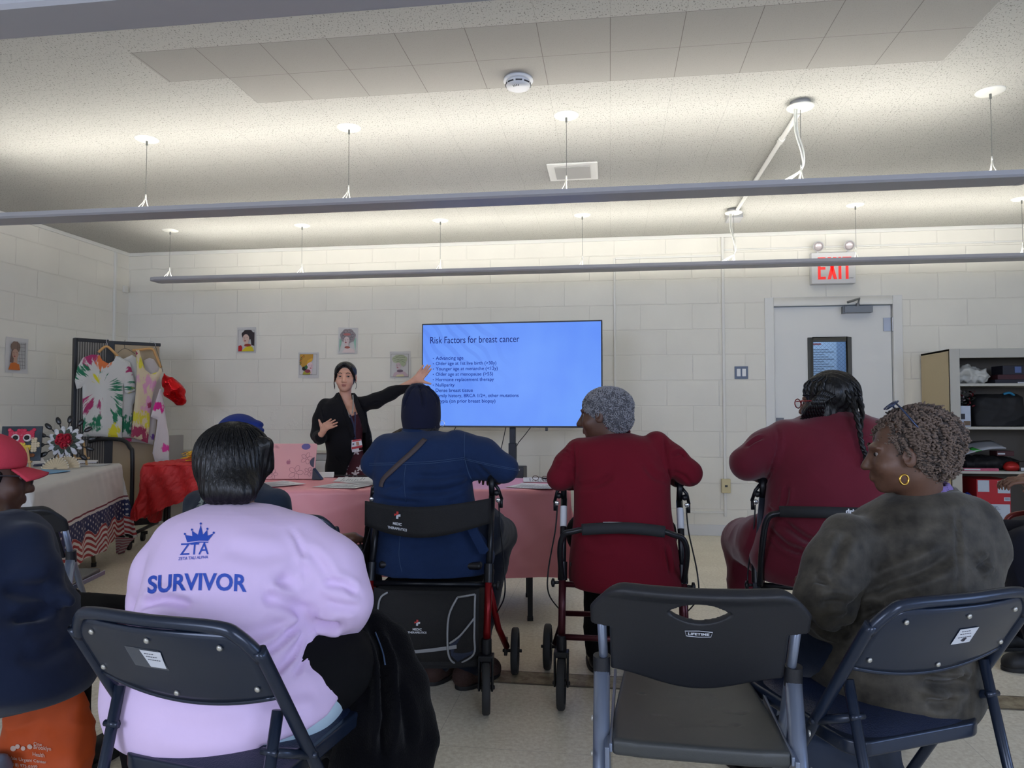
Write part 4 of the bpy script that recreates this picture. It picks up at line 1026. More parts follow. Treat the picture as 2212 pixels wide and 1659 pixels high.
# stand
st = thing('television_stand', 'black rolling floor stand carrying the television', 'stand', (ctr[0]+.005, ctr[1]+.10, 0), ang)
mb = MB(); mb.box2((-.024, -.02, .86), (.024, .02, zb_+.05)); mb.box2((-.024, -.02, zb_+.05), (.024, .02, zb_+.5)); mb.build('upper_post', m_stand, st, bevel=.003)
mb = MB(); mb.box2((-.031, -.03, .05), (.031, .03, .88)); mb.build('lower_post', m_stand, st, bevel=.004)
mb = MB(); mb.box2((-.25, -.04, zb_+.1), (.25, -.02, zb_+.14)); mb.box2((-.25, -.04, zb_+.35), (.25, -.02, zb_+.39)); mb.build('mount_bar', m_stand, st)
mb = MB(); mb.box2((-.30, -.24, .575), (.13, .05, .525)); mb.build('shelf', m_stand, st, bevel=.004)
mb = MB(); mb.box2((-.42, -.28, .05), (-.37, .28, .09)); mb.box2((.37, -.28, .05), (.42, .28, .09)); mb.box2((-.4, -.03, .05), (.4, .03, .09)); mb.build('base', m_stand, st, bevel=.006)
for x in (-.395, .395):
    for y in (-.25, .25):
        mb = MB(); mb.cyl((x-.012, y, .026), (x+.012, y, .026), .026, 16); mb.cyl((x, y, .03), (x, y, .055), .008, 8); mb.build('castor', m_rub, st, smooth=True, angle=50)
pcz = .602
t = thing('computer_box', 'black computer box on the shelf of the television stand', 'computer', (ctr[0]+.085, ctr[1]-.02, pcz), ang)
pa, pb = atY(1108, 1030, 5.66), atY(1149, 1006, 5.66)
mb = MB(); mb.box2((-.21, -.18, 0), (.055, .0, .10)); mb.build('case', mat('pc_black', (38, 42, 52), .45), t, bevel=.004)
mb = MB(); mb.box2((-.03, -.182, .075), (.025, -.179, .082)); mb.build('logo_strip', m_white, t)
for (pts, lab) in (([(1093, 922), (1088, 945), (1082, 972)], 'thin black cable hanging left of the stand post'), ([(1147, 922), (1135, 938), (1121, 955), (1116, 964)], 'thin black cable looping from the screen to the right of the post'), ([(985, 922), (978, 932), (960, 940)], 'thin black cable under the left end of the screen')):
    mb = MB(); mb.tube(smooth_path([tuple(atY(x, y, 5.83)) for x, y in pts], 6), .0035, 6); meta(mb.build('cable', m_rub, smooth=True), lab, 'cable', 'cables under the television')

# ================================================================ WALL DRAWINGS
def drawing(label, c, kind, mw4, w_=.215, h_=.279):
    t = thing('drawing', label, 'picture', c); t['group'] = 'coloured pages taped to the walls'
    t.rotation_euler = mw4; t.matrix_basis = Matrix.Translation(Vector(c)) @ Matrix.Rotation(mw4[2], 4, 'Z') @ Matrix.Rotation(mw4[1], 4, 'Y')
    mb = MB(); mb.grid(lambda u, v: ((u-.5)*w_, -.003-.006*abs(v-.5)**2*4*abs(u-.5)*2, (v-.5)*h_), 6, 8); mb.build('paper', mat('page_white', (205, 204, 204), .7), t, solid=.0008)
    ink = mat('page_ink', (40, 36, 40), .7)
    k = [0]
    def poly(pts, col, name, sc=1.0):
        k[0] += 1; y = -.0105-.0003*k[0]
        mb = MB(); mb.add([(p[0]*sc, y, p[1]*sc) for p in pts], [tuple(range(len(pts)))]); return mb.build(name, mat('page_%d_%d_%d' % col, col, .75), t)
    def ell(cx, cz, rx, rz, n=18, a0=0, a1=2*PI, wob=0): return [(cx+rx*(1+wob*math.sin(7*a))*math.cos(a), cz+rz*(1+wob*math.sin(7*a))*math.sin(a)) for a in [a0+(a1-a0)*i/n for i in range(n)]]
    def border(x0, x1, z0, z1):
        mb = MB(); mb.tube([(x0, -.0108, z0), (x1, -.0108, z0), (x1, -.0108, z1), (x0, -.0108, z1)], .0011, 4, closed=True); mb.build('border', ink, t)
    def lines(P):
        k[0] += 1; y = -.0106-.0003*k[0]; mb = MB()
        for p in P: mb.tube([(q[0], y, q[1]) for q in p], .0009, 4)
        mb.build('ink_lines', ink, t)
    def face(cx, cz, r, skin, look=-1, lip=(150, 40, 60)):
        poly([(cx-r*.42, cz-r*1.9), (cx+r*.55, cz-r*1.9), (cx+r*.45, cz), (cx-r*.3, cz)], skin, 'neck')
        poly(ell(cx, cz, r*.78, r, 16), skin, 'face')
        lines([[(cx+look*r*.62, cz+.22*r), (cx+look*r*.42, cz+.30*r), (cx+look*r*.2, cz+.22*r)], [(cx+look*r*-.1, cz+.22*r), (cx-look*r*.3, cz+.30*r), (cx-look*r*.5, cz+.2*r)], [(cx+look*r*.3, cz+.1*r), (cx+look*r*.38, cz-.18*r), (cx+look*r*.2, cz-.22*r)]])
        poly(ell(cx+look*r*.2, cz-.48*r, r*.25, r*.1, 10), lip, 'lips')
    if kind == 'smile':
        border(-.088, .086, -.115, .105)
        poly([(-.086, -.113), (-.05, -.113), (-.045, -.07), (-.06, -.05), (-.086, -.06)], (190, 30, 40), 'red_ground')
        poly(ell(.015, .055, .068, .052, 18, wob=.06), (50, 42, 46), 'hair'); poly([(.035, .07), (.085, .08), (.084, -.06), (.055, -.05)], (52, 44, 50), 'hair')
        face(-.005, .015, .046, (214, 184, 172)); 
        poly([(-.055, -.114), (-.01, -.075), (.03, -.055), (.065, -.07), (.084, -.113)], (214, 196, 40), 'dress'); poly(ell(.015, -.052, .04, .014, 12), (150, 60, 50), 'necklace')
    elif kind == 'crown':
        border(-.092, .088, -.095, .112)
        poly([(-.088, .11), (.05, .11), (.048, .07), (.02, .03), (-.03, -.03), (-.06, -.03), (-.09, .02)], (196, 148, 60), 'headdress')
        for i in range(7): 
            a = 1.9+.26*i; poly([(-.03+.035*math.cos(a), .04+.035*math.sin(a)), (-.03+.062*math.cos(a-.1), .03+.075*math.sin(a-.1)), (-.03+.062*math.cos(a+.1), .03+.075*math.sin(a+.1))], ((120, 90, 40), (180, 90, 30), (90, 100, 50))[i % 3], 'feather')
        poly(ell(-.04, -.035, .026, .022, 12), (40, 40, 40), 'hair')
        face(.018, -.01, .042, (224, 196, 204), 1, (170, 30, 40)); poly([(-.022, .0), (-.004, .05), (.035, .07), (.048, .065), (.04, .04), (.0, .02)], (222, 170, 60), 'crown_band')
        poly(ell(-.02, -.02, .016, .02, 12), (70, 110, 70), 'earring'); poly([(-.06, -.094), (-.045, -.06), (0, -.045), (.028, -.07), (.02, -.094)], (168, 160, 60), 'dress'); poly(ell(-.005, -.06, .03, .018, 12), (140, 60, 80), 'collar')
    elif kind == 'curly':
        poly([(-.085, -.11), (-.06, .0), (-.085, .02)], (140, 190, 170), 'green_ground'); poly([(.06, .0), (.085, .03), (.085, -.1)], (150, 196, 180), 'green_ground')
        poly(ell(.0, .045, .080, .072, 28, wob=.05), (150, 142, 146), 'hair')
        for i in range(9): lines([ell(.0+.05*math.cos(i*.7), .05+.045*math.sin(i*.7), .016, .014, 10)])
        face(-.01, .0, .040, (214, 196, 196)); poly(ell(-.008, .062, .04, .012, 14), (180, 110, 110), 'hair_band')
        poly([(-.055, -.12), (-.02, -.075), (.03, -.07), (.075, -.09), (.08, -.12)], (222, 206, 206), 'shoulders'); poly(ell(.0, -.068, .03, .012, 12), (160, 90, 80), 'necklace')
    elif kind == 'turban':
        border(-.092, .085, -.118, .105)
        poly(ell(-.005, .055, .078, .045, 18, wob=.03), (176, 184, 156), 'turban'); poly([(-.03, .05), (.05, .045), (.06, .01), (.035, -.02), (-.03, .02)], (168, 178, 148), 'turban')
        lines([[(-.07, .06), (-.02, .075), (.05, .07)], [(-.06, .045), (0, .055), (.06, .045)], [(-.04, .03), (.01, .04), (.05, .02)], [(-.05, .08), (0, .09), (.05, .085)]])
        face(-.018, -.012, .034, (206, 186, 192)); poly([(-.075, -.116), (-.06, -.08), (-.01, -.062), (.05, -.07), (.08, -.1), (.08, -.116)], (196, 172, 184), 'shoulders'); poly([(-.045, -.116), (-.03, -.098), (.03, -.095), (.045, -.116)], (214, 206, 160), 'dress'); poly(ell(.0, -.062, .032, .014, 12), (110, 90, 110), 'necklace')
    else:
        border(.0, .085, -.11, .115)
        lines([[(.01, .1-.03*i), (.08, .1-.03*i)] for i in range(7)]+[[(.02+.018*i, .11), (.02+.018*i, -.11)] for i in range(4)])
        poly(ell(-.02, .07, .05, .05, 16, wob=.05), (128, 108, 96), 'head_wrap'); poly([(-.06, .05), (-.075, -.06), (-.04, -.07), (-.03, .05)], (110, 90, 84), 'braids')
        face(-.022, .012, .042, (186, 150, 132)); poly([(-.09, -.124), (-.07, -.07), (-.03, -.06), (.02, -.075), (.03, -.124)], (204, 112, 50), 'dress')
    return t
def pcw(x, y): p = atY(x, y, YB); return (p[0], YB-.0, p[2])
SQ = .9
drawing('coloured page of a smiling woman in a yellow dress, upper left on the back wall', pcw(533.5, 735), 'smile', (0, 0, 0), .205, .262)
drawing('coloured page of a woman in a golden feathered headdress, left of the presenter', pcw(667, 789), 'crown', (0, 0, 0), .215, .258)
drawing('faintly coloured page of a woman with big curly hair, above the presenter', pcw(752, 736), 'curly', (0, .03, 0), .205, .262)
drawing('pale coloured page of a woman in a green turban, next to the television', pcw(865, 788), 'turban', (0, 0, 0), .21, .262)
pL = atX(35, 768, XL); drawing('coloured page of a woman in an orange dress on the left wall', (XL, pL[1], pL[2]), 'wrap', (0, 0, PI/2), .23, .30)

# ================================================================ PINK TABLE
m_pink = mat('pink_plastic_cloth', (238, 158, 166), .38, spec=.4)
TX, TY, TR, TZ = -.232, 3.885, .136, .7205
t = thing('folding_table', 'long folding table with black legs under the pink plastic cloth', 'table', (TX, TY, 0), TR)
mb = MB(); mb.box2((-1.96, .02, .685), (-.03, .64, TZ)); mb.build('tabletop', mat('table_grey', (150, 150, 148), .5), t, bevel=.006)
for x in (-.20, -1.75):
    for y in (.08, .58):
        mb = MB(); mb.box2((x-.014, y-.014, .012), (x+.014, y+.014, .69)); lg = mb.build('leg', m_blktube, t, bevel=.003)
        mb = MB(); mb.box2((x-.016, y-.016, 0), (x+.016, y+.016, .02)); mb.build('foot_cap', m_rub, lg)
    mb = MB(); mb.box2((x-.01, .11, .45), (x+.01, .59, .47)); mb.build('leg_brace', m_blktube, t)
r_ = random.Random(5)
def drape(x0, x1, y0, y1, zt, drop, nx=120, seed=1, amp=.010, creases_=14, hemvar=.01):
    """table cloth as one sheet: top plus four hanging sides"""
    rr = random.Random(seed); ph = [rr.uniform(0, 6.28) for _ in range(8)]; cr = [(rr.uniform(x0, x1), rr.uniform(0, drop), rr.uniform(-1, 1), rr.uniform(.1, .4)) for _ in range(creases_)]
    def fn(u, v):
        X = x0-drop+(x1-x0+2*drop)*u; Y = y0-drop+(y1-y0+2*drop)*v
        ox = max(x0-X, X-x1, 0); oy = max(y0-Y, Y-y1, 0); cx = min(max(X, x0), x1); cy = min(max(Y, y0), y1)
        o_ = max(ox, oy); d = min(o_, drop)
        sx = -1 if X < x0 else (1 if X > x1 else 0); sy = -1 if Y < y0 else (1 if Y > y1 else 0)
        rip = amp*(math.sin(X*9+ph[0])+.6*math.sin(X*23+ph[1]))*(d/drop)*.8+.002*math.sin(X*40+Y*31)
        if oy >= ox and oy > 0:
            yy = cy+sy*(.006+rip+.02*d+amp*1.2); xx = cx+sx*ox*.25
            for (a, b_, s_, l_) in cr:
                q = (X-a)*s_+(d-b_); yy += sy*.004*math.exp(-(q/.012)**2)*math.exp(-((X-a)/l_)**2)
            return (xx, yy, zt-d+hemvar*math.sin(X*7+ph[2])*(d/drop))
        if ox > 0:
            rip = amp*(math.sin(Y*11+ph[3])+.6*math.sin(Y*25+ph[4]))*(d/drop)*.8
            return (cx+sx*(.006+rip+.02*d+amp*1.2), cy+sy*oy*.25, zt-d+hemvar*math.sin(Y*9)*(d/drop))
        return (X, Y, zt+.0015*math.sin(X*17+2*Y)*math.sin(Y*13)+(.0))
    return fn
mb = MB(); mb.grid(drape(-1.99, .0, 0.0, .66, TZ+.0035, .475, seed=4), 150, 90); meta(mb.build('tablecloth', m_pink, None, smooth=True), 'pink plastic tablecloth over the long table in front of the presenter', 'tablecloth')
tc = D.objects['tablecloth']; tc.location = (TX, TY, 0); tc.rotation_euler = (0, 0, TR)
ZT = TZ+.0065
m_paper = mat('paper_white', (226, 226, 230), .6); m_print = mat('print_grey', (150, 152, 160), .7)
def paper(label, x, y, rz, w_=.216, h_=.279, z=ZT, name='paper_sheet', group='loose papers on the pink table', rows=14):
    t = thing(name, label, 'paper', (x, y, z), rz, group)
    r = random.Random(hash((round(x, 2), round(y, 2))) & 255)
    c1, c2 = r.uniform(0, .006), r.uniform(0, .006)
    fz = lambda u, v: .0012+c1*abs(u-.5)**3*8*max(0, u-.5)*2+c2*max(0, .5-v)**2*4
    mb = MB(); mb.grid(lambda u, v: ((u-.5)*w_, (v-.5)*h_, fz(u, v)), 8, 8); mb.build('sheet', m_paper, t, solid=.0006)
    mb = MB()
    for k in range(rows):
        v = .1+.8*k/rows; u1 = .25+.6*r.random(); n = 5
        mb.add([q for i in range(n+1) for q in (((.1+(u1)*i/n-.5)*w_, (v-.5)*h_, fz(.1+u1*i/n, v)+.0008), ((.1+(u1)*i/n-.5)*w_, (v-.5)*h_+.006, fz(.1+u1*i/n, v)+.0008))], [(2*i, 2*i+2, 2*i+3, 2*i+1) for i in range(n)])
    mb.build('printed_lines', m_print, t); return t
def onz(x, y, z=ZT): p = atZ(x, y, z); return p[0], p[1]
q = onz(598, 1046); paper('paper sheet on the pink table beside the laptop', q[0], q[1], .9)
q = onz(745, 1050); paper('front paper sheet of the pair before the presenter', q[0], q[1], 1.35)
q = onz(778, 1044); paper('paper sheet lying nearer the denim woman in the pair before the presenter', q[0]+.05, q[1]+.02, 1.0, z=ZT+.004)
q = onz(775, 1036.5); paper('rear paper sheet closest to the presenter on the pink table', q[0], q[1], 1.8)
q = onz(1165, 1050); paper('front paper sheet at the right end of the pink table', q[0]-.015, q[1]-.03, 1.25, z=ZT)
q = onz(1180, 1037.5); paper('paper sheet under the reading glasses at the right end of the pink table', q[0], q[1], 1.7)
q = onz(704, 1030.5); t = thing('white_card', 'small white folded card behind the laptop on the pink table', 'card', (q[0], q[1], ZT), .3)
mb = MB(); mb.add([(-.05, -.03, .001), (.05, -.03, .001), (.05, .015, .030), (-.05, .015, .030), (.05, .035, .001), (-.05, .035, .001)], [(0, 1, 2, 3), (3, 2, 4, 5)]); mb.build('card', m_paper, t, solid=.001)
q = onz(760, 1029.5); mb = MB(); mb.tube(smooth_path([(q[0]-.13, q[1]-.01, ZT+.006), (q[0]-.05, q[1]+.01, ZT+.005), (q[0]+.1, q[1], ZT+.005), (q[0]+.2, q[1]+.02, ZT+.005)], 6), .0045, 6); meta(mb.build('cable', m_rub, smooth=True), 'black cable lying along the far edge of the pink table', 'cable')
q = onz(1160, 1040); t = thing('reading_glasses', 'thin brown reading glasses lying on the pink table', 'glasses', (q[0]+.02, q[1]-.01, ZT+.004), -.5)
mbr = mat('brown_frame', (90, 62, 50), .4)
for s_ in (-1, 1):
    mb = MB(); mb.tube([(s_*.033+.022*math.cos(a), .0, .016+.014*math.sin(a)) for a in [2*PI*i/16 for i in range(16)]], .0018, 6, closed=True); mb.build('rim', mbr, t, smooth=True)
    mb = MB(); mb.tube([(s_*.056, 0, .02), (s_*.058, .07, .016), (s_*.05, .12, .004)], .0022, 6); mb.build('temple', mbr, t, smooth=True)
mb = MB(); mb.tube([(-.012, 0, .02), (0, 0, .024), (.012, 0, .02)], .0018, 6); mb.build('bridge', mbr, t)
q = onz(1172, 1036); mb = MB(); mb.tube([(q[0], q[1], ZT+.008), (q[0]+.11, q[1]-.04, ZT+.008)], [.005, .004], 8); meta(mb.build('pen', m_rub, smooth=True), 'black pen beside the reading glasses on the pink table', 'pen')
# laptop, lid towards the audience
pl0, pl1 = atZ(572, 1034, ZT), atZ(666, 1034, ZT)
lw = .335; lc = atZ(622, 1035, ZT)
t = thing('laptop', 'open laptop with a pink floral lid on the pink table', 'laptop', (lc[0]-.005, lc[1], ZT), .16)
g = NG('laptop_lid_pink'); o = g.sep(g.obj())
blob = g.step(g.noise(g.obj(), 9, 3), .60, .63)
c = g.mix(g.math('MULTIPLY', blob, g.step(o[2], .10, .14)), srgb(216, 158, 158), srgb(226, 216, 218)); blob2 = g.step(g.noise(g.comb(g.math('ADD', o[0], 3), o[1], o[2]), 7, 2), .62, .64)
c = g.mix(g.math('MULTIPLY', blob2, .8), c, srgb(178, 120, 122)); m_lid = g.col(c, .3)
tilt = Matrix.Rotation(-.30, 4, 'X')
mb = MB(); mb.prism(rounded_rect(lw, .225, .01, 4, 0, .1125), .006, tilt @ Matrix.Rotation(PI/2, 4, 'X')); lid = mb.build('lid', m_lid, t, bevel=.0015)
mb = MB(); mb.prism(rounded_rect(lw, .235, .01, 4, 0, .12), .012, Matrix.Translation((0, 0, .001))); mb.build('base', mat('laptop_base', (200, 160, 160), .35, .3), t, bevel=.003)
lf = tilt @ Matrix.Rotation(PI/2, 4, 'X') @ Matrix.Translation((0, 0, .0068))
mfl = mat('flower_lines', (140, 84, 96), .5)
def lidpoly(pts, m, name, z=0):
    mb = MB(); mb.add([lf @ Vector((p[0], p[1], z)) for p in pts], [tuple(range(len(pts)))]); mb.build(name, m, lid)
lidpoly([(.10+.028*math.cos(a), .205+.02*math.sin(a)) for a in [2*PI*i/16 for i in range(16)] if .205+.02*math.sin(a) < .224], mat('lid_violet', (92, 84, 140), .5), 'violet_blot')
lidpoly([(.168-.036*math.cos(a), .105+.034*math.sin(a)) for a in [-PI/2+PI*i/12 for i in range(13)] if abs(a) < 1.55], mat('lid_dark', (62, 54, 76), .5), 'dark_blot')
def flower(cx, cy, r, n=5):
    mb = MB()
    for k in range(n):
        a = 2*PI*k/n; c_ = (cx+r*.6*math.cos(a), cy+r*.6*math.sin(a))
        mb.tube([lf @ Vector((c_[0]+r*.45*math.cos(b_)*math.cos(a)-r*.3*math.sin(b_)*math.sin(a), c_[1]+r*.45*math.cos(b_)*math.sin(a)+r*.3*math.sin(b_)*math.cos(a), .0004)) for b_ in [2*PI*i/12 for i in range(12)]], .0007, 4, closed=True)
    mb.build('line_flower', mfl, lid)
flower(.05, .04, .045); flower(.11, .13, .036); flower(-.13, .10, .036); flower(-.09, .03, .03); flower(.13, .045, .028)
# small fruit-shaped mark in the middle of the lid
ap = [(0, .009), (.004, .0115), (.009, .010), (.0115, .006), (.009, .001), (.0115, -.005), (.008, -.012), (.004, -.0135), (0, -.012), (-.004, -.0135), (-.008, -.012), (-.0125, -.004), (-.0125, .004), (-.009, .010), (-.004, .0115)]
lidpoly([(x-.0+.0, y+.105) for x, y in ap], mat('lid_mark', (180, 112, 130), .25, .3), 'lid_mark', .0003)
lidpoly([(.0, .120), (.001, .1165), (.004, .119), (.006, .125), (.002, .1235)], mat('lid_mark', (180, 112, 130), .25, .3), 'lid_mark_leaf', .0003)
mb = MB(); mb.box2((.155, -.02, .0), (.175, .06, .055)); 
t2 = thing('phone_stand', 'dark wedge stand right behind the laptop', 'stand', (lc[0]+.19, lc[1]+.03, ZT), .1); mb = MB(); mb.prism([(-.03, 0), (.03, 0), (-.025, .07)], .05, Matrix.Rotation(PI/2, 4, 'X')); mb.build('wedge', m_stand, t2, bevel=.002)
# ================================================================ PEOPLE
def dep(x, y, Y): return Y/_ray(x, y)[1]
def lev(rows):
    out = []
    for (py, xl, xr, Y, ry) in rows:
        c = atY((xl+xr)/2, py, Y); out.append((c[2], c[0], c[1], (xr-xl)/2*dep((xl+xr)/2, py, Y)/FPX, ry))
    return out
W3 = atY
def rotm(yaw, pitch=0, roll=0):
    """yaw about Z (0 = facing +Y), pitch>0 looks up, roll tilts"""
    return np.array(Matrix.Rotation(yaw, 3, 'Z') @ Matrix.Rotation(pitch, 3, 'X') @ Matrix.Rotation(roll, 3, 'Y'))
def head_sdf(f, c, yaw, pitch=0, roll=0, s=1.0, nose=1.0, lips=1.0, k=.012, slim=1.0):
    R = rotm(yaw, pitch, roll); c = np.array(c, float)
    T = lambda x, y, z: c+R@np.array([x*slim, y, z])*s
    e = lambda p, r, k_=k, op='add': f.ell(T(*p), (r[0]*s*slim, r[1]*s, r[2]*s), k_, op, R)
    e((0, -.015, .035), (.073, .090, .080)); e((0, .022, -.018), (.062, .070, .086)); e((0, .030, -.066), (.047, .052, .040), .02)
    e((0, .066, -.090), (.020, .018, .017), .02)
    for q in (-1, 1):
        e((q*.038, .056, -.030), (.026, .026, .026), .02); e((q*.079, -.004, -.006), (.009, .019, .031), .006)
        e((q*.083, .002, -.002), (.005, .010, .018), .004, 'sub')
        e((q*.031, .094, .006), (.018, .014, .010), .010, 'sub')
        f.cone(T(q*.012, .086, .028), T(q*.048, .072, .026), .0075*s, .006*s, .012)
    f.cone(T(0, .086, .010), T(0, .100*nose+.004, -.028), .0075*s, .0125*s, .012)
    for q in (-1, 1): e((q*.011, .094, -.033), (.0085, .009, .0075), .006)
    for z, r in ((-.053, .0065), (-.064, .0075)):
        f.cone(T(-.017, .080, z), T(0, .0895, z), r*.7*s*lips, r*s*lips, .006); f.cone(T(.017, .080, z), T(0, .0895, z), r*.7*s*lips, r*s*lips, .006)
    f.cone(T(-.02, .090, -.0588), T(.02, .090, -.0588), .0016*s, .0016*s, .003, 'sub')
    return T, R
def eyes(root, T, R, s, m_iris, closed=False):
    for q in (-1, 1):
        mb = MB(); c = T(q*.031, .0705, .007); mb.ball(c, .0098*s, 14); e = mb.build('eyeball', mat('eye_white', (120, 112, 108), .3), root, smooth=True, world=True)
        d = R@np.array([0, 1, 0]); mb = MB(); mb.ball(c+d*.0065*s, .0062*s, 12); mb.build('iris', m_iris, e, smooth=True, world=True)
def hand(f, wrist, fwd, nrm, s=1.0, curl=.3, spread=.12, thumb_side=1, k=.006, thumb_out=.9):
    """palm plus four unequal fingers and a thumb from the palm's side; nrm = palm normal"""
    y = np.array(fwd, float); y /= np.linalg.norm(y); z = np.array(nrm, float); z -= y*(z@y); z /= np.linalg.norm(z); x = np.cross(y, z)*thumb_side
    w = np.array(wrist, float); P = lambda a, b, c=0: w+(x*a+y*b+z*c)*s
    f.cone(P(0, -.02), P(0, .015), .024*s, .024*s, .012, flat=(z, .72))
    for a in (-.028, -.010, .010, .028): f.cone(P(a*.6, .018), P(a, .080-.006*abs(a)/.028), .0145*s, .0115*s, .008, flat=(z, .8))
    L4 = [(.031, .068, 1), (.0105, .078, 1), (-.0105, .072, 1), (-.030, .056, 1)]
    for i, (a, l_, _) in enumerate(L4):
        ang = spread*(a/.03); c0 = P(a, .082); d = y*math.cos(ang)+x*math.sin(ang); p = c0; bend = 0
        for j, fr in enumerate((.45, .30, .25)):
            bend += curl*(.5+.5*j); dd = d*math.cos(bend)+z*math.sin(bend); q = p+dd*l_*fr*s
            f.cone(p, q, (.0088-.0007*j)*s, (.0082-.0009*j)*s, .004); p = q
    p = P(.026, .018, .004); d1 = x*thumb_out+y*.65+z*.25; d1 /= np.linalg.norm(d1); q = p+d1*.036*s; f.cone(p, q, .0155*s, .0105*s, .010)
    d2 = x*thumb_out*.7+y*.95+z*.30; d2 /= np.linalg.norm(d2); r = q+d2*.030*s; f.cone(q, r, .0102*s, .0092*s, .004); f.cone(r, r+d2*.020*s, .0092*s, .0075*s, .004)
def cloth_noise(V, Q, a=.003, sc=14, seed=1):
    N = normals(V, Q); return V+N*(vnoise(V, sc, seed)*a+vnoise(V, sc*2.7, seed+9)*a*.35+a*1.3*(.6-np.abs(vnoise(V, sc*1.5, seed+5))**.6))[:, None]
def shoe(root, heel, toe, m, label=None, w=.045, h=.075):
    heel, toe = np.array(heel, float), np.array(toe, float); d = toe-heel; L_ = np.linalg.norm(d[:2])
    lo = np.minimum(heel, toe)-.09; hi = np.maximum(heel, toe)+.13; f = Field(lo, hi, .006); u = d/L_
    f.cone(heel+u*.035+[0, 0, .048], heel+u*.10+[0, 0, .045], w*.93, w*.85, .02); f.cone(heel+u*.10+[0, 0, .040], toe-u*.05+[0, 0, .036], w*.9, w*.86, .02); f.cone(toe-u*.06+[0, 0, .03], toe-u*.04+[0, 0, .028], w*.95, w*.8, .02)
    f.cone(heel+u*.05+[0, 0, .06], heel+u*.055+[0, 0, .10], w*.85, w*.75, .02)
    f.clip(lambda X, Y, Z: .002-Z+0*X+0*Y)
    V, Q = f.mesh(1); o = sm_obj('shoe', (V, Q), m, root); 
    mb = MB(); n = np.array([-u[1], u[0], 0]); out = []
    for k in range(24):
        a = 2*PI*k/24; ca, sa = math.cos(a), math.sin(a); c = (heel+toe)/2; out.append(c+u*(L_/2+.002)*ca*(abs(ca)**-.3 if abs(ca) > .2 else 1)+n*(w+.003)*sa*(1 if sa > 0 else 1))
    base = [p*np.array([1, 1, 0])+[0, 0, .001] for p in out]; top = [p+np.array([0, 0, .018]) for p in base]
    mb.add(base+top, [tuple(range(23, -1, -1)), tuple(range(24, 48))]+[(k, (k+1) % 24, 24+(k+1) % 24, 24+k) for k in range(24)]); mb.build('sole', m_rub, o, world=True, bevel=.003)
    return o
def person(label, loc, cat='person'):
    return thing('person', label, cat, (loc[0], loc[1], 0))
def legs(root, hip, knees, ankles, m, r=(.10, .068, .055), toe=None, m_shoe=None, name='trousers', wf=.17, res=.009, shoes=True, hipell=(.19, .14, .10)):
    hip = np.array(hip, float); P = np.array([hip]+[np.array(k) for k in knees]+[np.array(a) for a in ankles])
    f = Field(P.min(0)-.2, P.max(0)+.2, res); f.ell(hip, hipell, .03)
    for kn, an, q in zip(knees, ankles, (-1, 1)):
        h = hip+np.array([q*wf*.55, .02, 0])
        f.cone(h, kn, r[0], r[1], .03); f.cone(kn, an, r[1]*.96, r[2], .02)
    V, Q = f.mesh(1); V = cloth_noise(V, Q, .004, 24, 3); o = sm_obj(name, (V, Q), m, root)
    if shoes:
        for kn, an in zip(knees, ankles):
            d = np.array(toe if toe is not None else (0, .2, 0), float); an = np.array(an, float); shoe(root, (an[0]-d[0]*.25, an[1]-d[1]*.25, 0), (an[0]+d[0]*.95, an[1]+d[1]*.95, 0), m_shoe)
    return o
def inner_body(f, hip, chest, neck, head, shoulders, elbows, wrists, knees, ankles, rt=.09, arm=(.042, .036, .026)):
    """slim continuous figure that clothes cover"""
    f.chain([hip, chest, np.array(chest)*.4+np.array(neck)*.6], [rt, rt*.95, .055], .03); f.cone(np.array(chest)*.2+np.array(neck)*.8, head, .052, .048, .02)
    for s_, e, w in zip(shoulders, elbows, wrists):
        s_ = np.array(s_)*.85+np.array(chest)*.15+np.array([0, 0, -.012]); e = np.array(e, float)
        f.chain([np.array(chest)*.4+np.array(neck)*.6, s_, e, w], [.05, arm[0], arm[1], arm[2]], .02)
    for k, a in zip(knees, ankles): f.chain([hip, k, a], [rt*.8, .05, .035], .02)
def hair_tubes(name, V, Q, m, root, n, length, r, seed=1, curl=.006, keep=None, droop=.5, turns=3, direction=None):
    rr = np.random.RandomState(seed); N = normals(V, Q); ids = rr.choice(len(V), n); mb = MB()
    for i in ids:
        p, nn = V[i], N[i]
        if keep is not None and not keep(p): continue
        g = np.array([0, 0, -1.0])*droop+rr.randn(3)*.35
        if direction is not None: g = g+direction(p)
        t = g-nn*(g@nn); t /= np.linalg.norm(t)+1e-9; b = np.cross(nn, t); L_ = length*(.7+.6*rr.rand()); m_ = max(5, int(turns*6)); ph = rr.rand()*6
        pts = [p+t*L_*k/m_+nn*(r*.4+curl*math.cos(ph+k*2*PI*turns/m_))+b*curl*math.sin(ph+k*2*PI*turns/m_) for k in range(m_+1)]
        mb.tube(pts, [r*(1-.5*k/m_) for k in range(m_+1)], 5)
    return mb.build(name, m, root, smooth=True, world=True)
def skin_mat(name, c): return mat(name, c, .48, spec=.45, var=.10, vscale=18, bump=.05, bscale=500)
sk_dark = skin_mat('skin_deep_brown', (84, 56, 44)); sk_mid = skin_mat('skin_mid_brown', (92, 64, 50)); sk_brown = skin_mat('skin_brown', (112, 78, 62)); sk_light = skin_mat('skin_light', (212, 160, 136))
iris = mat('iris_brown', (22, 13, 10), .5, spec=.2)
def fabric(name, c, rough=.85, sheen=.04, b=.25, sc=900, var=.05): return mat(name, c, rough, bump=b, bscale=sc, spec=.2, sheen=sheen, var=var, vscale=9)
m_bluetext = mat('print_royal_blue', (36, 74, 176), .6)

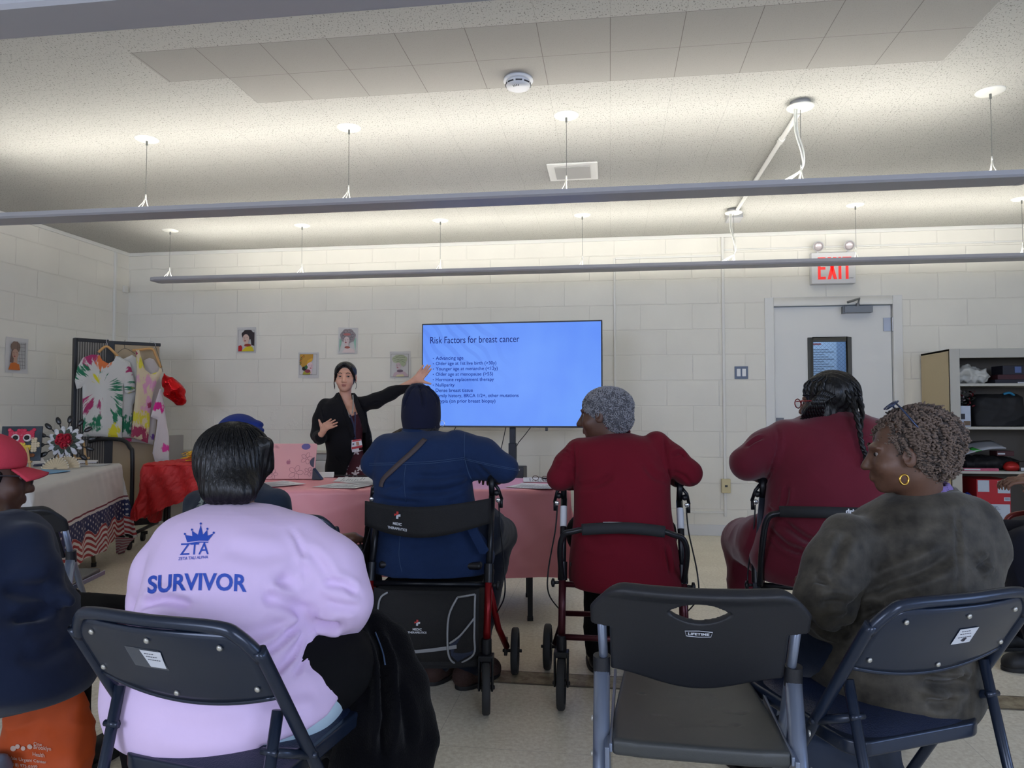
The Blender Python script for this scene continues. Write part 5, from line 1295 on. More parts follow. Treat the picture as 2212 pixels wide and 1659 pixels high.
# ---------------------------------------------------------------- woman in the pink SURVIVOR shirt
m_pinkshirt = fabric('pink_jersey', (220, 196, 232), .9, .1, .12, 1200, .015)
m_under = fabric('pale_blue_jersey', (182, 205, 220), .9, .1, .12, 1200, .02)
m_blackhair = mat('black_hair', (12, 12, 15), .38, spec=.4, bump=.5, bscale=120, stretch=(1, 1, .12))
m_blkcloth = fabric('black_trousers', (9, 9, 12), .9, 0, .1)
root = person('person in a pale pink SURVIVOR shirt with a short black bob, sitting with back turned', (-.78, 1.62))
hip = np.array([-.77, 1.62, .56]); knees = [np.array([-.88, 2.03, .47]), np.array([-.66, 1.98, .47])]; ankles = [np.array([-.86, 2.06, .09]), np.array([-.66, 2.04, .09])]
legs(root, hip+[0, 0, -.02], knees, ankles, m_blkcloth, (.10, .072, .06), (0, .2, 0), m_rub, wf=.20)
hc = W3(505, 1008, 1.81)
el_r, el_l = W3(738, 1300, 1.64), W3(322, 1290, 1.70)
wr_r, wr_l = np.array([-.72, 1.93, .60]), np.array([-.88, 1.93, .60])
f = Field((-1.25, 1.35, .03), (-.35, 2.2, 1.22), .006)
T, R = head_sdf(f, hc, -.35, -.10, s=.90, k=.012)
inner_body(f, hip, W3(510, 1230, 1.64), W3(505, 1100, 1.765), hc+[0, 0, -.03], [W3(650, 1170, 1.64), W3(380, 1170, 1.66)], [el_r, el_l], [wr_r, wr_l], knees, ankles)
hand(f, wr_r+[-.01, .02, 0], (-.5, .8, -.2), (0, 0, -1), .95, .4, .1, -1); hand(f, wr_l+[.01, .02, 0], (.5, .8, -.2), (0, 0, -1), .95, .4, .1, 1)
sm_obj('body', f.mesh(1), sk_brown, root)
f = Field((-1.35, 1.25, .38), (-.30, 2.0, 1.12), .0068)
f.loft(lev([(1090, 440, 590, 1.72, .05), (1102, 412, 628, 1.70, .085), (1125, 372, 672, 1.68, .115), (1165, 338, 700, 1.66, .14), (1230, 318, 706, 1.645, .17), (1300, 305, 698, 1.63, .185), (1370, 268, 712, 1.62, .20), (1430, 240, 745, 1.60, .215), (1490, 232, 757, 1.585, .22), (1550, 244, 742, 1.58, .21), (1575, 285, 690, 1.58, .18), (1590, 340, 620, 1.58, .14)]), .03, p=2.15, rotz=-.05)
f.chain([W3(650, 1178, 1.68), W3(712, 1232, 1.66), W3(742, 1300, 1.64), W3(735, 1318, 1.68), W3(712, 1318, 1.80)], [.072, .074, .060, .056, .050], .045)
f.chain([W3(390, 1182, 1.68), W3(348, 1235, 1.68), W3(322, 1290, 1.70)], [.066, .062, .055], .045)
f.cone(W3(322, 1300, 1.69), W3(300, 1312, 1.66), .045, .028, .02)
HE = ([1380, 1440, 1500, 1545, 1580, 1600, 1612], [762, 744, 737, 707, 657, 602, 560])
def hemf(X, Y, Z):
    x, y, z = X+0*Y+0*Z, Y+0*X+0*Z, Z-EYE+0*X+0*Y; zc = x*_F[0]+y*_F[1]+z*_F[2]; px_ = 1106+FPX*(x*_R[0]+y*_R[1])/zc; py_ = 829.5-FPX*(x*_U[0]+y*_U[1]+z*_U[2])/zc
    return np.where(py_ > 1395, (px_-np.interp(py_, *HE))*.0008, -.05)
fu = f.copy().offset(-.005).clip(lambda X, Y, Z: -hemf(X, Y, Z)-.03); f.clip(hemf)
V, Q = f.mesh(2); bv = bvh_of(V, Q)
V = cloth_noise(V, Q, .0018, 16, 5)
V = creases(V, Q, bv, [([(660, 1332), (600, 1390), (530, 1430)], -.007, .010), ([(662, 1340), (625, 1420), (560, 1480)], -.006, .010), ([(668, 1345), (655, 1410), (630, 1470)], -.004, .009), ([(650, 1345), (585, 1400), (500, 1430)], -.004, .008), ([(655, 1350), (640, 1410), (600, 1450)], -.003, .007), ([(660, 1330), (610, 1300), (560, 1290)], -.009, .014), ([(658, 1322), (625, 1270), (600, 1240)], -.006, .016), ([(676, 1340), (700, 1350), (735, 1352)], -.012, .013),
    ([(705, 1362), (712, 1400), (702, 1450)], -.004, .009), ([(722, 1372), (728, 1420), (712, 1470)], -.008, .009), ([(640, 1345), (540, 1370), (450, 1372)], -.005, .016), ([(650, 1180), (690, 1215), (725, 1270)], -.004, .012), ([(620, 1190), (560, 1200), (480, 1180)], -.003, .020), ([(300, 1310), (350, 1295), (420, 1310)], -.010, .012), ([(690, 1260), (740, 1262), (775, 1285)], -.006, .010), ([(700, 1300), (740, 1310), (780, 1312)], -.005, .010),
    ([(560, 1540), (620, 1500), (690, 1490)], -.004, .018), ([(330, 1560), (450, 1575), (560, 1560)], -.003, .02), ([(625, 1140), (655, 1200), (660, 1290)], -.003, .007), ([(560, 1290), (640, 1240), (690, 1230)], -.004, .018)])
shirt = sm_obj('shirt', (V, Q), m_pinkshirt, root); sm_obj('undershirt', fu.mesh(1), m_under, root)
bv = bvh_of(V, Q)
# printed writing
def arc_text(name, s, cx, cy, wpx, hpx, skew=0, curve=0, bold=0, italic=0):
    vs, fs = text_mesh(s, 1, bold, 'CENTER'); xs = [v[0] for v in vs]; ys = [v[1] for v in vs]; w_ = max(xs)-min(xs); h_ = max(ys)-min(ys); mx = (max(xs)+min(xs))/2; my = (max(ys)+min(ys))/2
    fn = lambda x, y: (cx+((x-mx)/w_)*wpx+italic*(y-my)/h_*hpx, cy-((y-my)/h_)*hpx*(1)+skew*((x-mx)/w_)+curve*((x-mx)/w_*2)**2)
    return decal(name, vs, fs, fn, bv, m_bluetext, shirt, .0014, sub=.10)
arc_text('print_survivor', 'SURVIVOR', 427, 1257, 214, 38, -3, 5, .028, .05)
arc_text('print_letters', 'ZTA', 421, 1186, 62, 25, -2, 0, .004, .08)
arc_text('print_small', 'ZETA TAU ALPHA', 418, 1205.5, 64, 6.5, -4, 0, .01, .1)
crown = [(398, 1160), (402, 1171), (452, 1168), (461, 1157), (449, 1160.5), (447, 1152), (438, 1160), (435, 1137), (432, 1137), (428, 1159), (417, 1151), (417, 1161), (406, 1159.5)]
crown = [(400, 1156), (405, 1172), (430, 1168.5), (450, 1169), (462, 1153), (449, 1158), (448, 1145), (439, 1156), (434, 1134), (428, 1156), (415, 1147), (416, 1159)]
cv = [(x, -y) for x, y in crown]; decal('print_crown', cv[::-1], [tuple(range(len(cv)))], lambda x, y: (x, -y), bv, m_bluetext, shirt, .0014, sub=6)
for (x, y) in ((400, 1154), (415, 1145), (434, 1132), (448.5, 1143), (462, 1151.5)):
    pts = [(x+2.4*math.cos(2*PI*k/10), -y+2.4*math.sin(2*PI*k/10)) for k in range(10)]; decal('print_dot', pts, [tuple(range(10))], lambda a, b: (a, -b), bv, m_bluetext, shirt, .0014)
arcp = [(406, -1174), (430, -1170.5), (451, -1171), (450, -1173), (430, -1172.8), (408, -1176)]; decal('print_band', arcp[::-1], [tuple(range(6))], lambda a, b: (a, -b), bv, m_bluetext, shirt, .0014, sub=8)
# hair: smooth bob
f = Field(hc-.17, hc+.17, .005)
f.ell(W3(504, 984, 1.81), (.097, .108, .090), .02); f.ell(W3(500, 1015, 1.79), (.088, .096, .075), .02); f.ell(W3(499, 1048, 1.765), (.072, .072, .052), .02); f.cone(W3(474, 1062, 1.718), W3(530, 1062, 1.718), .026, .026, .055)
f.cone(W3(574, 960, 1.80), W3(578, 1010, 1.82), .020, .014, .02)
V, Q = f.mesh(2); N = normals(V, Q); ang = np.arctan2(V[:, 0]-hc[0], -(V[:, 1]-hc[1])); V = V+N*(.0016*np.sin(ang*46+V[:, 2]*30)+.0016*vnoise(V, 60, 4))[:, None]
h = sm_obj('hair', (V, Q), m_blackhair, root)
rs = np.random.RandomState(4); mb = MB(); crownp = W3(530, 912, 1.79)
for k in range(170):
    a = rs.rand()*2*PI; hcn = W3(504, 984, 1.81); jit = rs.rand()*.1
    mb.tube([hcn+np.array([.0985*math.sin(ph)*math.cos(a+jit*ph), .1095*math.sin(ph)*math.sin(a+jit*ph), .0915*math.cos(ph)]) for ph in [.12+(1.75+.3*rs.rand())*q/10 for q in range(11)]], [.0014]*11, 4)
mb.build('loose_strands', m_blackhair, h, smooth=True, world=True)

# ---------------------------------------------------------------- her fleece coat
m_fleece = mat('black_fleece', (9, 9, 13), .95, bump=.35, bscale=260, spec=.08, sheen=.05)
f = Field((-.78, 1.42, .0), (.0, 2.15, .80), .008)
f.chain([W3(715, 1345, 1.80), W3(760, 1350, 1.80), W3(800, 1368, 1.79), W3(822, 1400, 1.78)], [.030, .035, .045, .05], .03)
f.chain([W3(760, 1400, 1.74), W3(800, 1460, 1.72), W3(806, 1540, 1.70), W3(790, 1660, 1.68), W3(785, 1780, 1.66)], [.055, .065, .080, .082, .085], .04)
f.chain([W3(812, 1338, 1.80), W3(850, 1390, 1.79), W3(880, 1480, 1.77), W3(902, 1560, 1.76), W3(918, 1600, 1.75)], [.022, .036, .046, .044, .032], .03)
f.chain([W3(918, 1600, 1.75), W3(890, 1650, 1.74), W3(860, 1780, 1.70)], [.032, .048, .06], .03)
f.chain([W3(850, 1520, 1.74), W3(840, 1650, 1.70)], [.07, .08], .04)
f.chain([W3(700, 1590, 1.72), W3(650, 1620, 1.74)], [.05, .04], .03)
V, Q = f.mesh(2); bv = bvh_of(V, Q); V = cloth_noise(V, Q, .003, 22, 8)
V = creases(V, Q, bv, [([(800, 1345), (825, 1420), (832, 1500), (828, 1600), (826, 1650)], -.022, .012), ([(770, 1370), (790, 1440), (795, 1540)], -.008, .016), ([(850, 1480), (880, 1560), (885, 1620)], -.008, .016)])
o = sm_obj('fleece_coat', (V, Q), m_fleece, None); meta(o, 'black fleece coat draped over the lap of the woman in the pink shirt', 'coat')
coat_bv = bv; mb = MB(); zp = [hit(bv, *p)[0] for p in ((812, 1365), (822, 1390), (829, 1412), (833, 1435))]; mb.tube(smooth_path([p+np.array([0, -.004, 0]) for p in zp if p is not None], 5), .0022, 6); mb.build('zip', mat('zip_blue_grey', (70, 90, 120), .4, .4), o, world=True, smooth=True)

# ---------------------------------------------------------------- person in the blue cap behind her
m_dkdenim = fabric('dark_denim', (34, 44, 60), .8, .1, .3, 500, .15)
root = person('person in dark denim and a royal blue cap, mostly hidden behind the pink shirted woman', (-1.20, 2.70))
hc = W3(518, 962, 2.75); hip = np.array([-1.22, 2.68, .54]); knees = [np.array([-1.36, 3.1, .48]), np.array([-1.08, 3.1, .48])]; ankles = [np.array([-1.36, 3.14, .08]), np.array([-1.08, 3.14, .08])]
f = Field((-1.6, 2.35, .03), (-.85, 3.25, 1.24), .008); T, R = head_sdf(f, hc, -.05)
sh = [W3(585, 1085, 2.7), W3(440, 1085, 2.7)]; el = [W3(610, 1190, 2.72), W3(410, 1190, 2.72)]; wr = [np.array([-1.10, 2.98, .60]), np.array([-1.34, 2.98, .60])]
inner_body(f, hip, W3(512, 1180, 2.7), W3(515, 1060, 2.72), hc+[0, 0, -.03], sh, el, wr, knees, ankles)
hand(f, wr[0], (0, .9, -.2), (0, 0, -1), .95, .4, .1, -1); hand(f, wr[1], (0, .9, -.2), (0, 0, -1), .95, .4, .1, 1)
sm_obj('body', f.mesh(1), sk_brown, root); legs(root, hip, knees, ankles, m_dkdenim, toe=(0, .2, 0), m_shoe=m_rub)
f = Field((-1.7, 2.3, .45), (-.75, 3.15, 1.05), .008)
f.loft(lev([(1040, 468, 560, 2.72, .07), (1055, 440, 585, 2.71, .10), (1080, 422, 602, 2.70, .12), (1120, 408, 614, 2.70, .15), (1200, 410, 612, 2.70, .17), (1330, 410, 618, 2.70, .19), (1400, 430, 600, 2.70, .18)]), .03)
f.chain([W3(595, 1090, 2.7), W3(612, 1190, 2.74), W3(580, 1200, 2.98)], [.06, .05, .04], .03); f.chain([W3(430, 1090, 2.7), W3(405, 1190, 2.74), W3(440, 1200, 2.98)], [.06, .05, .04], .03)
V, Q = f.mesh(1); jk = sm_obj('denim_jacket', (cloth_noise(V, Q, .003, 20, 3), Q), m_dkdenim, root)
bv2 = bvh_of(V, Q); rr = np.random.RandomState(2); mb = MB()
for k in range(40):
    x, y = 436+rr.randn()*4-(0), 1060+rr.rand()*34; x += (1094-y)*.28; p, n = hit(bv2, x, y); q, n2 = hit(bv2, x-3-rr.rand()*3, y+5+rr.rand()*4)
    if p is not None and q is not None: mb.tube([p+n*.003, q+n2*.003], .0015, 4)
mb.build('frayed_patch', mat('frayed_white', (150, 160, 155), .9), jk, world=True)
m_capblue = fabric('royal_blue_cap', (24, 44, 112), .8)
f = Field(hc-.16, hc+.18, .006); f.ell(hc+[0, -.01, .045], (.088, .100, .085), .02); f.clip(lambda X, Y, Z: (hc[2]+.02)-Z+0*X+0*Y); f.ell(W3(545, 918, 2.74), (.045, .04, .022), .01); f.ell(W3(558, 930, 2.72), (.022, .03, .014), .006); f.ell(W3(530, 908, 2.74), (.04, .035, .012), .004)
sm_obj('cap', f.mesh(1), m_capblue, root)
f = Field(hc-.14, hc+.14, .006); f.ell(hc+[0, -.025, .01], (.080, .080, .075), .02); f.clip(lambda X, Y, Z: Z-(hc[2]+.03)+0*X+0*Y); sm_obj('hair', f.mesh(1), m_blackhair, root)
ch = D.objects['folding_chair.002']
c2 = copy_tree(ch); c2.location = (-1.22, 2.74, 0); c2.rotation_euler = (0, 0, 0); c2['label'] = 'navy steel folding chair hidden behind the woman in the pink shirt'

# ---------------------------------------------------------------- woman in denim with a beanie
m_denim = fabric('blue_denim', (24, 44, 80), .85, .05, .25, 480, .10)
m_beanie = fabric('navy_beanie', (22, 25, 46), .9, .05, .15, 900, .03)
m_stitch = mat('denim_stitch', (50, 74, 108), .8)
root = person('person in blue denim and a navy beanie, elbows on the rollator handles', (-.70, 3.0))
hip = np.array([-.70, 3.02, .63]); knees = [np.array([-.84, 3.40, .56]), np.array([-.53, 3.40, .56])]
a1, a2 = atZ(935, 1475, .02), atZ(1015, 1487, .02); ankles = [np.array([a1[0], a1[1]+.08, .09]), np.array([a2[0]-.02, a2[1]+.08, .09])]
m_dkjean = fabric('dark_jeans', (20, 26, 40), .85, .1, .3, 500, .1)
m_brshoe = mat('brown_suede', (58, 36, 30), .8, bump=.4, bscale=200)
legs(root, hip+[0, 0, -.0], knees, ankles, m_dkjean, (.12, .082, .062), None, m_brshoe, wf=.24, shoes=False, hipell=(.20, .16, .07))
for an, d in zip(ankles, ((.06, .20, 0), (.10, .17, 0))): shoe(root, (an[0]-d[0]*.35, an[1]-d[1]*.35, 0), (an[0]+d[0]*.95, an[1]+d[1]*.95, 0), m_brshoe, w=.05)
hc = W3(911, 897, 3.05)
er, el = W3(1090, 1012, 2.98), W3(802, 1010, 2.98); wr, wl = W3(1075, 1035, 3.16), W3(845, 1040, 3.16)
f = Field((-1.2, 2.78, .03), (-.25, 3.62, 1.34), .006)
T, R = head_sdf(f, hc, -.15, -.12, s=.90)
inner_body(f, hip+[0, 0, .04], W3(920, 1050, 2.98), W3(912, 945, 3.02), hc+[0, 0, -.03], [W3(1000, 970, 2.98), W3(830, 975, 2.98)], [er, el], [wr, wl], knees, ankles)
hand(f, wr+[-.03, .03, 0], (-.4, .9, 0), (0, 0, -1), .95, .5, .1, -1); hand(f, wl+[.03, .03, 0], (.4, .9, 0), (0, 0, -1), .95, .5, .1, 1)
sm_obj('body', f.mesh(1), sk_brown, root)
f = Field((-1.25, 2.66, .48), (-.20, 3.45, 1.20), .0075)
f.loft(lev([(930, 878, 948, 3.03, .055), (938, 850, 985, 3.02, .085), (952, 818, 1008, 3.0, .11), (980, 806, 1015, 2.99, .13), (1030, 806, 1020, 2.98, .155), (1080, 806, 1026, 2.98, .17), (1120, 806, 1036, 2.985, .175), (1160, 801, 1062, 2.985, .185), (1200, 801, 1068, 2.975, .215), (1232, 806, 1060, 2.97, .215), (1256, 822, 1046, 2.97, .20)]), .03, p=2.3)
f.chain([W3(985, 962, 2.99), W3(1045, 985, 2.98), W3(1088, 1012, 2.98)], [.068, .068, .056], .035); f.chain([W3(1088, 1012, 2.98), W3(1072, 1020, 3.14)], [.056, .045], .03)
f.chain([W3(838, 968, 2.99), W3(808, 1002, 2.98), W3(838, 1030, 3.14)], [.062, .050, .042], .03)
f.cone(W3(1060, 1020, 2.99), W3(1030, 1022, 2.97), .040, .03, .03)
V, Q = f.mesh(2); bv = bvh_of(V, Q); V = cloth_noise(V, Q, .002, 20, 2)
V = creases(V, Q, bv, [([(1015, 1040), (960, 1060), (870, 1062)], -.008, .014), ([(1010, 1020), (950, 1030), (890, 1028)], -.006, .014), ([(812, 1075), (870, 1085), (990, 1082)], -.008, .012), ([(1003, 940), (1004, 990), (1018, 1030)], -.003, .006), ([(820, 1160), (900, 1168), (1000, 1160)], -.005, .02), ([(800, 1040), (830, 1050), (870, 1045)], -.006, .012), ([(1030, 1000), (1070, 1040)], -.004, .01)])
jk = sm_obj('denim_jacket', (V, Q), m_denim, root); bv = bvh_of(V, Q)
def seam(lines, m, parent, bv, r=.0012, off=.0008, name='stitching', dbl=0):
    mb = MB()
    for ln in lines:
        for dd in ((0, 0), (0, dbl)) if dbl else ((0, 0),):
            pts = [hit(bv, x+dd[0], y+dd[1]) for x, y in [tuple(q) for q in smooth_path([(a, b) for a, b in ln], 6)]]
            pts = [p+(n if n@(_C-p) > 0 else -n)*off for p, n in pts if p is not None]
            if len(pts) > 1: mb.tube(pts, r, 5)
    return mb.build(name, m, parent, smooth=True, world=True)
seam([[(798, 1001), (850, 1000), (930, 997), (1004, 988)]], m_stitch, jk, bv, dbl=4); seam([[(1004, 936), (1003, 960), (1004, 990)], [(1004, 990), (1012, 1020), (1024, 1045)], [(1004, 990), (1060, 1003), (1118, 1014)]], m_stitch, jk, bv, dbl=3)
seam([[(877, 1003), (873, 1040), (877, 1085)], [(865, 1155), (862, 1200), (868, 1235)]], m_stitch, jk, bv)
# collar and side tab
f = Field(W3(905, 930, 3.03)-.14, W3(905, 930, 3.03)+.14, .005); 
def collar_fn(c, rx, ry, z0, z1, th=.006, tilt=.25):
    def fn(X, Y, Z):
        k = (Z-z0)/(z1-z0); q = np.sqrt(((X-c[0])/(rx-.012*k))**2+((Y-c[1]-0.02*k)/(ry-.012*k))**2); d = np.abs((q-1)*min(rx, ry))-th; return np.maximum(d, np.maximum(z0-Z-tilt*(Y-c[1]), Z-z1-tilt*(Y-c[1])))
    return fn
c0 = W3(905, 932, 3.03); f.put(c0-.13, c0+.13, collar_fn(c0, .078, .075, c0[2]-.022, c0[2]+.028), .001); V, Q = f.mesh(1); cl = sm_obj('collar', (V, Q), m_denim, root)
bvc = bvh_of(V, Q); seam([[(868, 930), (900, 938), (945, 935)]], m_stitch, cl, bvc, dbl=3)
mb = MB(); pt = [W3(1008, 1142, 2.76), W3(1028, 1138, 2.77), W3(1056, 1188, 2.76), W3(1048, 1197, 2.755), W3(1036, 1196, 2.755)]; mb.add(pt, [(0, 1, 2, 3, 4)]); mb.build('belt_tab', m_denim, root, world=True, solid=.006)
# cross-body strap
sp = [hit(bv, x, y) for x, y in [tuple(q) for q in smooth_path([(918, 950), (890, 978), (855, 1010), (830, 1035), (824, 1052)], 6)]]
ps = [p for p, n in sp if p is not None]; ns = [(n if n@(_C-p) > 0 else -n) for p, n in sp if p is not None]
mb = MB(); vs = []
for i in range(len(ps)):
    d = ps[min(i+1, len(ps)-1)]-ps[max(i-1, 0)]; w_ = np.cross(d, ns[i]); w_ /= np.linalg.norm(w_); vs += [ps[i]+ns[i]*.005+w_*.011, ps[i]+ns[i]*.005-w_*.011]
mb.add(vs, [(2*i, 2*i+1, 2*i+3, 2*i+2) for i in range(len(ps)-1)]); mb.build('bag_strap', mat('taupe_strap', (70, 58, 58), .7), root, world=True, solid=.003, smooth=True)
# beanie with gathered crown
f = Field(hc-.17, hc+.2, .005); f.loft([(hc[2]-.056, hc[0]+.002, hc[1]-.012, .080, .088), (hc[2]-.004, hc[0], hc[1]-.012, .086, .095), (hc[2]+.061, hc[0], hc[1]-.010, .083, .091), (hc[2]+.101, hc[0]-.006, hc[1]-.005, .066, .072), (hc[2]+.124, hc[0]-.016, hc[1], .044, .044), (hc[2]+.138, hc[0]-.020, hc[1], .026, .024)], .01, p=2.0)
V, Q = f.mesh(2); bvb = bvh_of(V, Q); V = creases(V, Q, bvb, [([(898, 832), (880, 858), (872, 880)], -.006, .007), ([(905, 830), (912, 855), (916, 885)], -.006, .007), ([(912, 832), (935, 850), (945, 872)], -.006, .007), ([(893, 838), (915, 836), (930, 842)], -.006, .005)])
sm_obj('beanie', (V, Q), m_beanie, root)
f = Field(hc-.14, hc+.14, .005); f.ell(hc+[.02, -.02, -.052], (.055, .06, .035), .01); V, Q = f.mesh(1); hr = sm_obj('hair', (V, Q), mat('salt_pepper_hair', (52, 50, 54), .7), root)
hair_tubes('curls', V, Q, mat('salt_pepper_hair', (52, 50, 54), .7), hr, 150, .02, .0016, 3, .005, droop=.6)
mb = MB(); e0 = W3(955, 915, 3.02); mb.tube([e0+np.array([.011*math.cos(a), 0, .013*math.sin(a)]) for a in [2*PI*k/16 for k in range(16)]], .0012, 6, closed=True); mb.build('hoop_earring', mch, root, world=True, smooth=True)

# ---------------------------------------------------------------- black coat hanging at her left
f = Field((-1.12, 2.72, .02), (-.78, 3.2, .82), .008); f.chain([W3(800, 1130, 2.95), W3(793, 1220, 2.92), W3(785, 1300, 2.90), W3(778, 1400, 2.9)], [.02, .030, .042, .05], .03); f.chain([W3(805, 1250, 2.9), W3(800, 1330, 2.88)], [.02, .03], .03)
V, Q = f.mesh(1); o = sm_obj('hanging_coat', (cloth_noise(V, Q, .004, 30, 2), Q), m_blkcloth, None); meta(o, 'black garment hanging beside the left frame of the red and black rollator', 'coat')

# ---------------------------------------------------------------- woman in the red blazer
m_red = fabric('red_wool', (100, 13, 30), .9, .05, .2, 700, .05)
m_grey = mat('grey_hair', (150, 150, 156), .7, spec=.3)
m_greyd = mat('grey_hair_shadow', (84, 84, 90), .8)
root = person('person in a bright red blazer with curly grey hair, looking left', (.05, 3.05))
hip = np.array([.045, 3.06, .62]); knees = [np.array([-.07, 3.45, .55]), np.array([.16, 3.45, .55])]; ankles = [np.array([-.06, 3.24, .09]), np.array([.10, 3.22, .09])]
legs(root, hip, knees, ankles, m_blkcloth, (.11, .075, .058), None, m_rub, wf=.22, shoes=False, hipell=(.18, .15, .06))
for an, d in zip(ankles, ((-.02, .2, 0), (.02, .2, 0))): shoe(root, (an[0]-d[0]*.3, an[1]-d[1]*.3, 0), (an[0]+d[0]*.95, an[1]+d[1]*.95, 0), mat('black_shoe', (22, 22, 25), .4), w=.045)
hc = W3(1303, 896, 3.02)
er, el = W3(1490, 1020, 2.98), W3(1205, 1030, 2.98); wr, wl = W3(1462, 1040, 3.14), W3(1238, 1045, 3.14)
f = Field((-.40, 2.80, .03), (.48, 3.62, 1.32), .0055)
T, R = head_sdf(f, hc, 1.30, -.12, 0, s=1.0, nose=1.06)
inner_body(f, hip+[0, 0, .04], W3(1340, 1060, 2.99), W3(1330, 945, 3.02), hc+[.012, 0, -.04], [W3(1425, 965, 2.99), W3(1240, 975, 2.99)], [er, el], [wr, wl], knees, ankles)
hand(f, wr+[-.02, .02, 0], (-.4, .9, 0), (0, 0, -1), .92, .5, .1, -1); hand(f, wl+[.02, .02, 0], (.4, .9, 0), (0, 0, -1), .92, .5, .1, 1)
sm_obj('body', f.mesh(1), sk_dark, root); eyes(root, T, R, 1.0, iris)
mb = MB(); mb.tube([T(.015, .090, .034), T(.030, .086, .037), T(.048, .074, .032)], .0024, 6); mb.build('eyebrow', m_greyd, root, world=True, smooth=True)
f = Field((-.46, 2.7, .42), (.56, 3.40, 1.18), .0075)
f.loft(lev([(936, 1305, 1360, 3.02, .05), (944, 1275, 1395, 3.01, .08), (958, 1240, 1425, 3.0, .10), (985, 1238, 1436, 2.995, .125), (1040, 1241, 1446, 2.99, .15), (1100, 1240, 1448, 2.985, .16), (1160, 1235, 1457, 2.985, .17), (1215, 1230, 1468, 2.985, .19), (1250, 1230, 1475, 2.99, .20), (1262, 1234, 1472, 2.99, .19)]), .022, p=2.5)
f.chain([W3(1418, 962, 3.0), W3(1452, 992, 2.98), W3(1488, 1022, 2.97)], [.058, .058, .052], .022); f.chain([W3(1488, 1022, 2.97), W3(1458, 1028, 3.13)], [.052, .043], .02)
f.chain([W3(1252, 975, 3.0), W3(1225, 1005, 2.98), W3(1210, 1032, 2.97)], [.055, .053, .050], .022); f.chain([W3(1210, 1032, 2.97), W3(1240, 1038, 3.13)], [.050, .043], .02)
V, Q = f.mesh(2); bv = bvh_of(V, Q); V = cloth_noise(V, Q, .0015, 14, 6)
V = creases(V, Q, bv, [([(1436, 945), (1440, 985), (1448, 1045)], -.006, .006), ([(1240, 960), (1241, 1000), (1243, 1050)], -.006, .006), ([(1245, 1052), (1290, 1045), (1330, 1020)], -.006, .015), ([(1443, 1040), (1415, 1030), (1390, 1000)], -.005, .015), ([(1450, 985), (1470, 978), (1480, 990)], -.008, .007), ([(1455, 1020), (1480, 1030), (1500, 1050)], -.005, .008), ([(1240, 985), (1218, 975)], -.007, .006), ([(1235, 1010), (1205, 1000)], -.006, .007), ([(1347, 945), (1345, 1100), (1350, 1240)], -.0025, .004), ([(1260, 1160), (1300, 1175), (1340, 1170)], -.004, .02), ([(1440, 1180), (1450, 1240)], -.006, .01)])
bz = sm_obj('red_blazer', (V, Q), m_red, root)
c0 = W3(1325, 921, 3.025); f = Field(c0-.13, c0+.13, .005); f.put(c0-.12, c0+.12, collar_fn(c0, .066, .074, c0[2]-.026, c0[2]+.032, .006, .3), .001); V, Q = f.mesh(1); sm_obj('blazer_collar', (V, Q), m_red, root)
f = Field(hc-.18, hc+.2, .005)
f.ell(W3(1314, 877, 3.02), (.104, .092, .079), .02); f.ell(W3(1335, 905, 3.0), (.062, .075, .058), .02)
f.ell(W3(1262, 935, 2.98), (.055, .12, .085), .012, 'sub'); f.ell(T(0, .13, .0), (.05, .05, .10), .01, 'sub')
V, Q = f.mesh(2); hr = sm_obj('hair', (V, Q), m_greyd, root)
hair_tubes('curls', V, Q, m_grey, hr, 1500, .016, .0016, 5, .0045, droop=.1, turns=1.6)
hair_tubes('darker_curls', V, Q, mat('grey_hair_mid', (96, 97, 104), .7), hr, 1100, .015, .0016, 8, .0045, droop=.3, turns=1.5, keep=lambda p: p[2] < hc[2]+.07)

# ---------------------------------------------------------------- woman in maroon velour
m_maroon = mat('maroon_velour', (92, 14, 34), .75, sheen=.25, spec=.2, bump=.15, bscale=700, var=.12, vscale=5)
root = person('person in a maroon velour tracksuit with long black braids and red glasses', (.84, 3.05))
hip = np.array([.83, 3.06, .62]); knees = [np.array([.60, 3.40, .56]), np.array([.98, 3.42, .56])]; ankles = [np.array([.62, 3.36, .09]), np.array([.95, 3.38, .09])]
legs(root, hip+[-.01, 0, -.02], knees, ankles, m_maroon, (.135, .095, .07), (0, .2, 0), m_rub, wf=.30, hipell=(.24, .19, .10))
hc = W3(1786, 872, 3.05)
er, el = W3(1950, 1020, 2.98), W3(1610, 1000, 2.98); wr, wl = W3(1915, 1040, 3.14), W3(1640, 1030, 3.12)
f = Field((.30, 2.78, .03), (1.40, 3.62, 1.36), .006)
T, R = head_sdf(f, hc, .95, -.05, 0, s=1.0, slim=1.05)
inner_body(f, hip+[0, 0, .04], W3(1790, 1060, 3.0), W3(1795, 935, 3.04), hc+[.01, 0, -.04], [W3(1905, 950, 3.0), W3(1670, 960, 3.0)], [er, el], [wr, wl], knees, ankles)
hand(f, wr+[-.02, .02, 0], (-.4, .9, 0), (0, 0, -1), .95, .5, .1, -1); hand(f, wl+[.02, .02, 0], (.4, .9, 0), (0, 0, -1), .95, .5, .1, 1)
sm_obj('body', f.mesh(1), sk_brown, root); eyes(root, T, R, 1.0, iris)
f = Field((.22, 2.66, .45), (1.48, 3.42, 1.22), .0078)
f.loft(lev([(884, 1768, 1836, 3.04, .06), (900, 1730, 1872, 3.03, .09), (918, 1700, 1905, 3.02, .11), (950, 1676, 1928, 3.01, .14), (1000, 1664, 1938, 3.0, .16), (1060, 1660, 1936, 2.995, .175), (1110, 1655, 1938, 2.99, .185), (1160, 1636, 1945, 2.99, .20), (1210, 1625, 1950, 2.99, .21), (1248, 1640, 1940, 3.0, .20)]), .03, p=2.4)
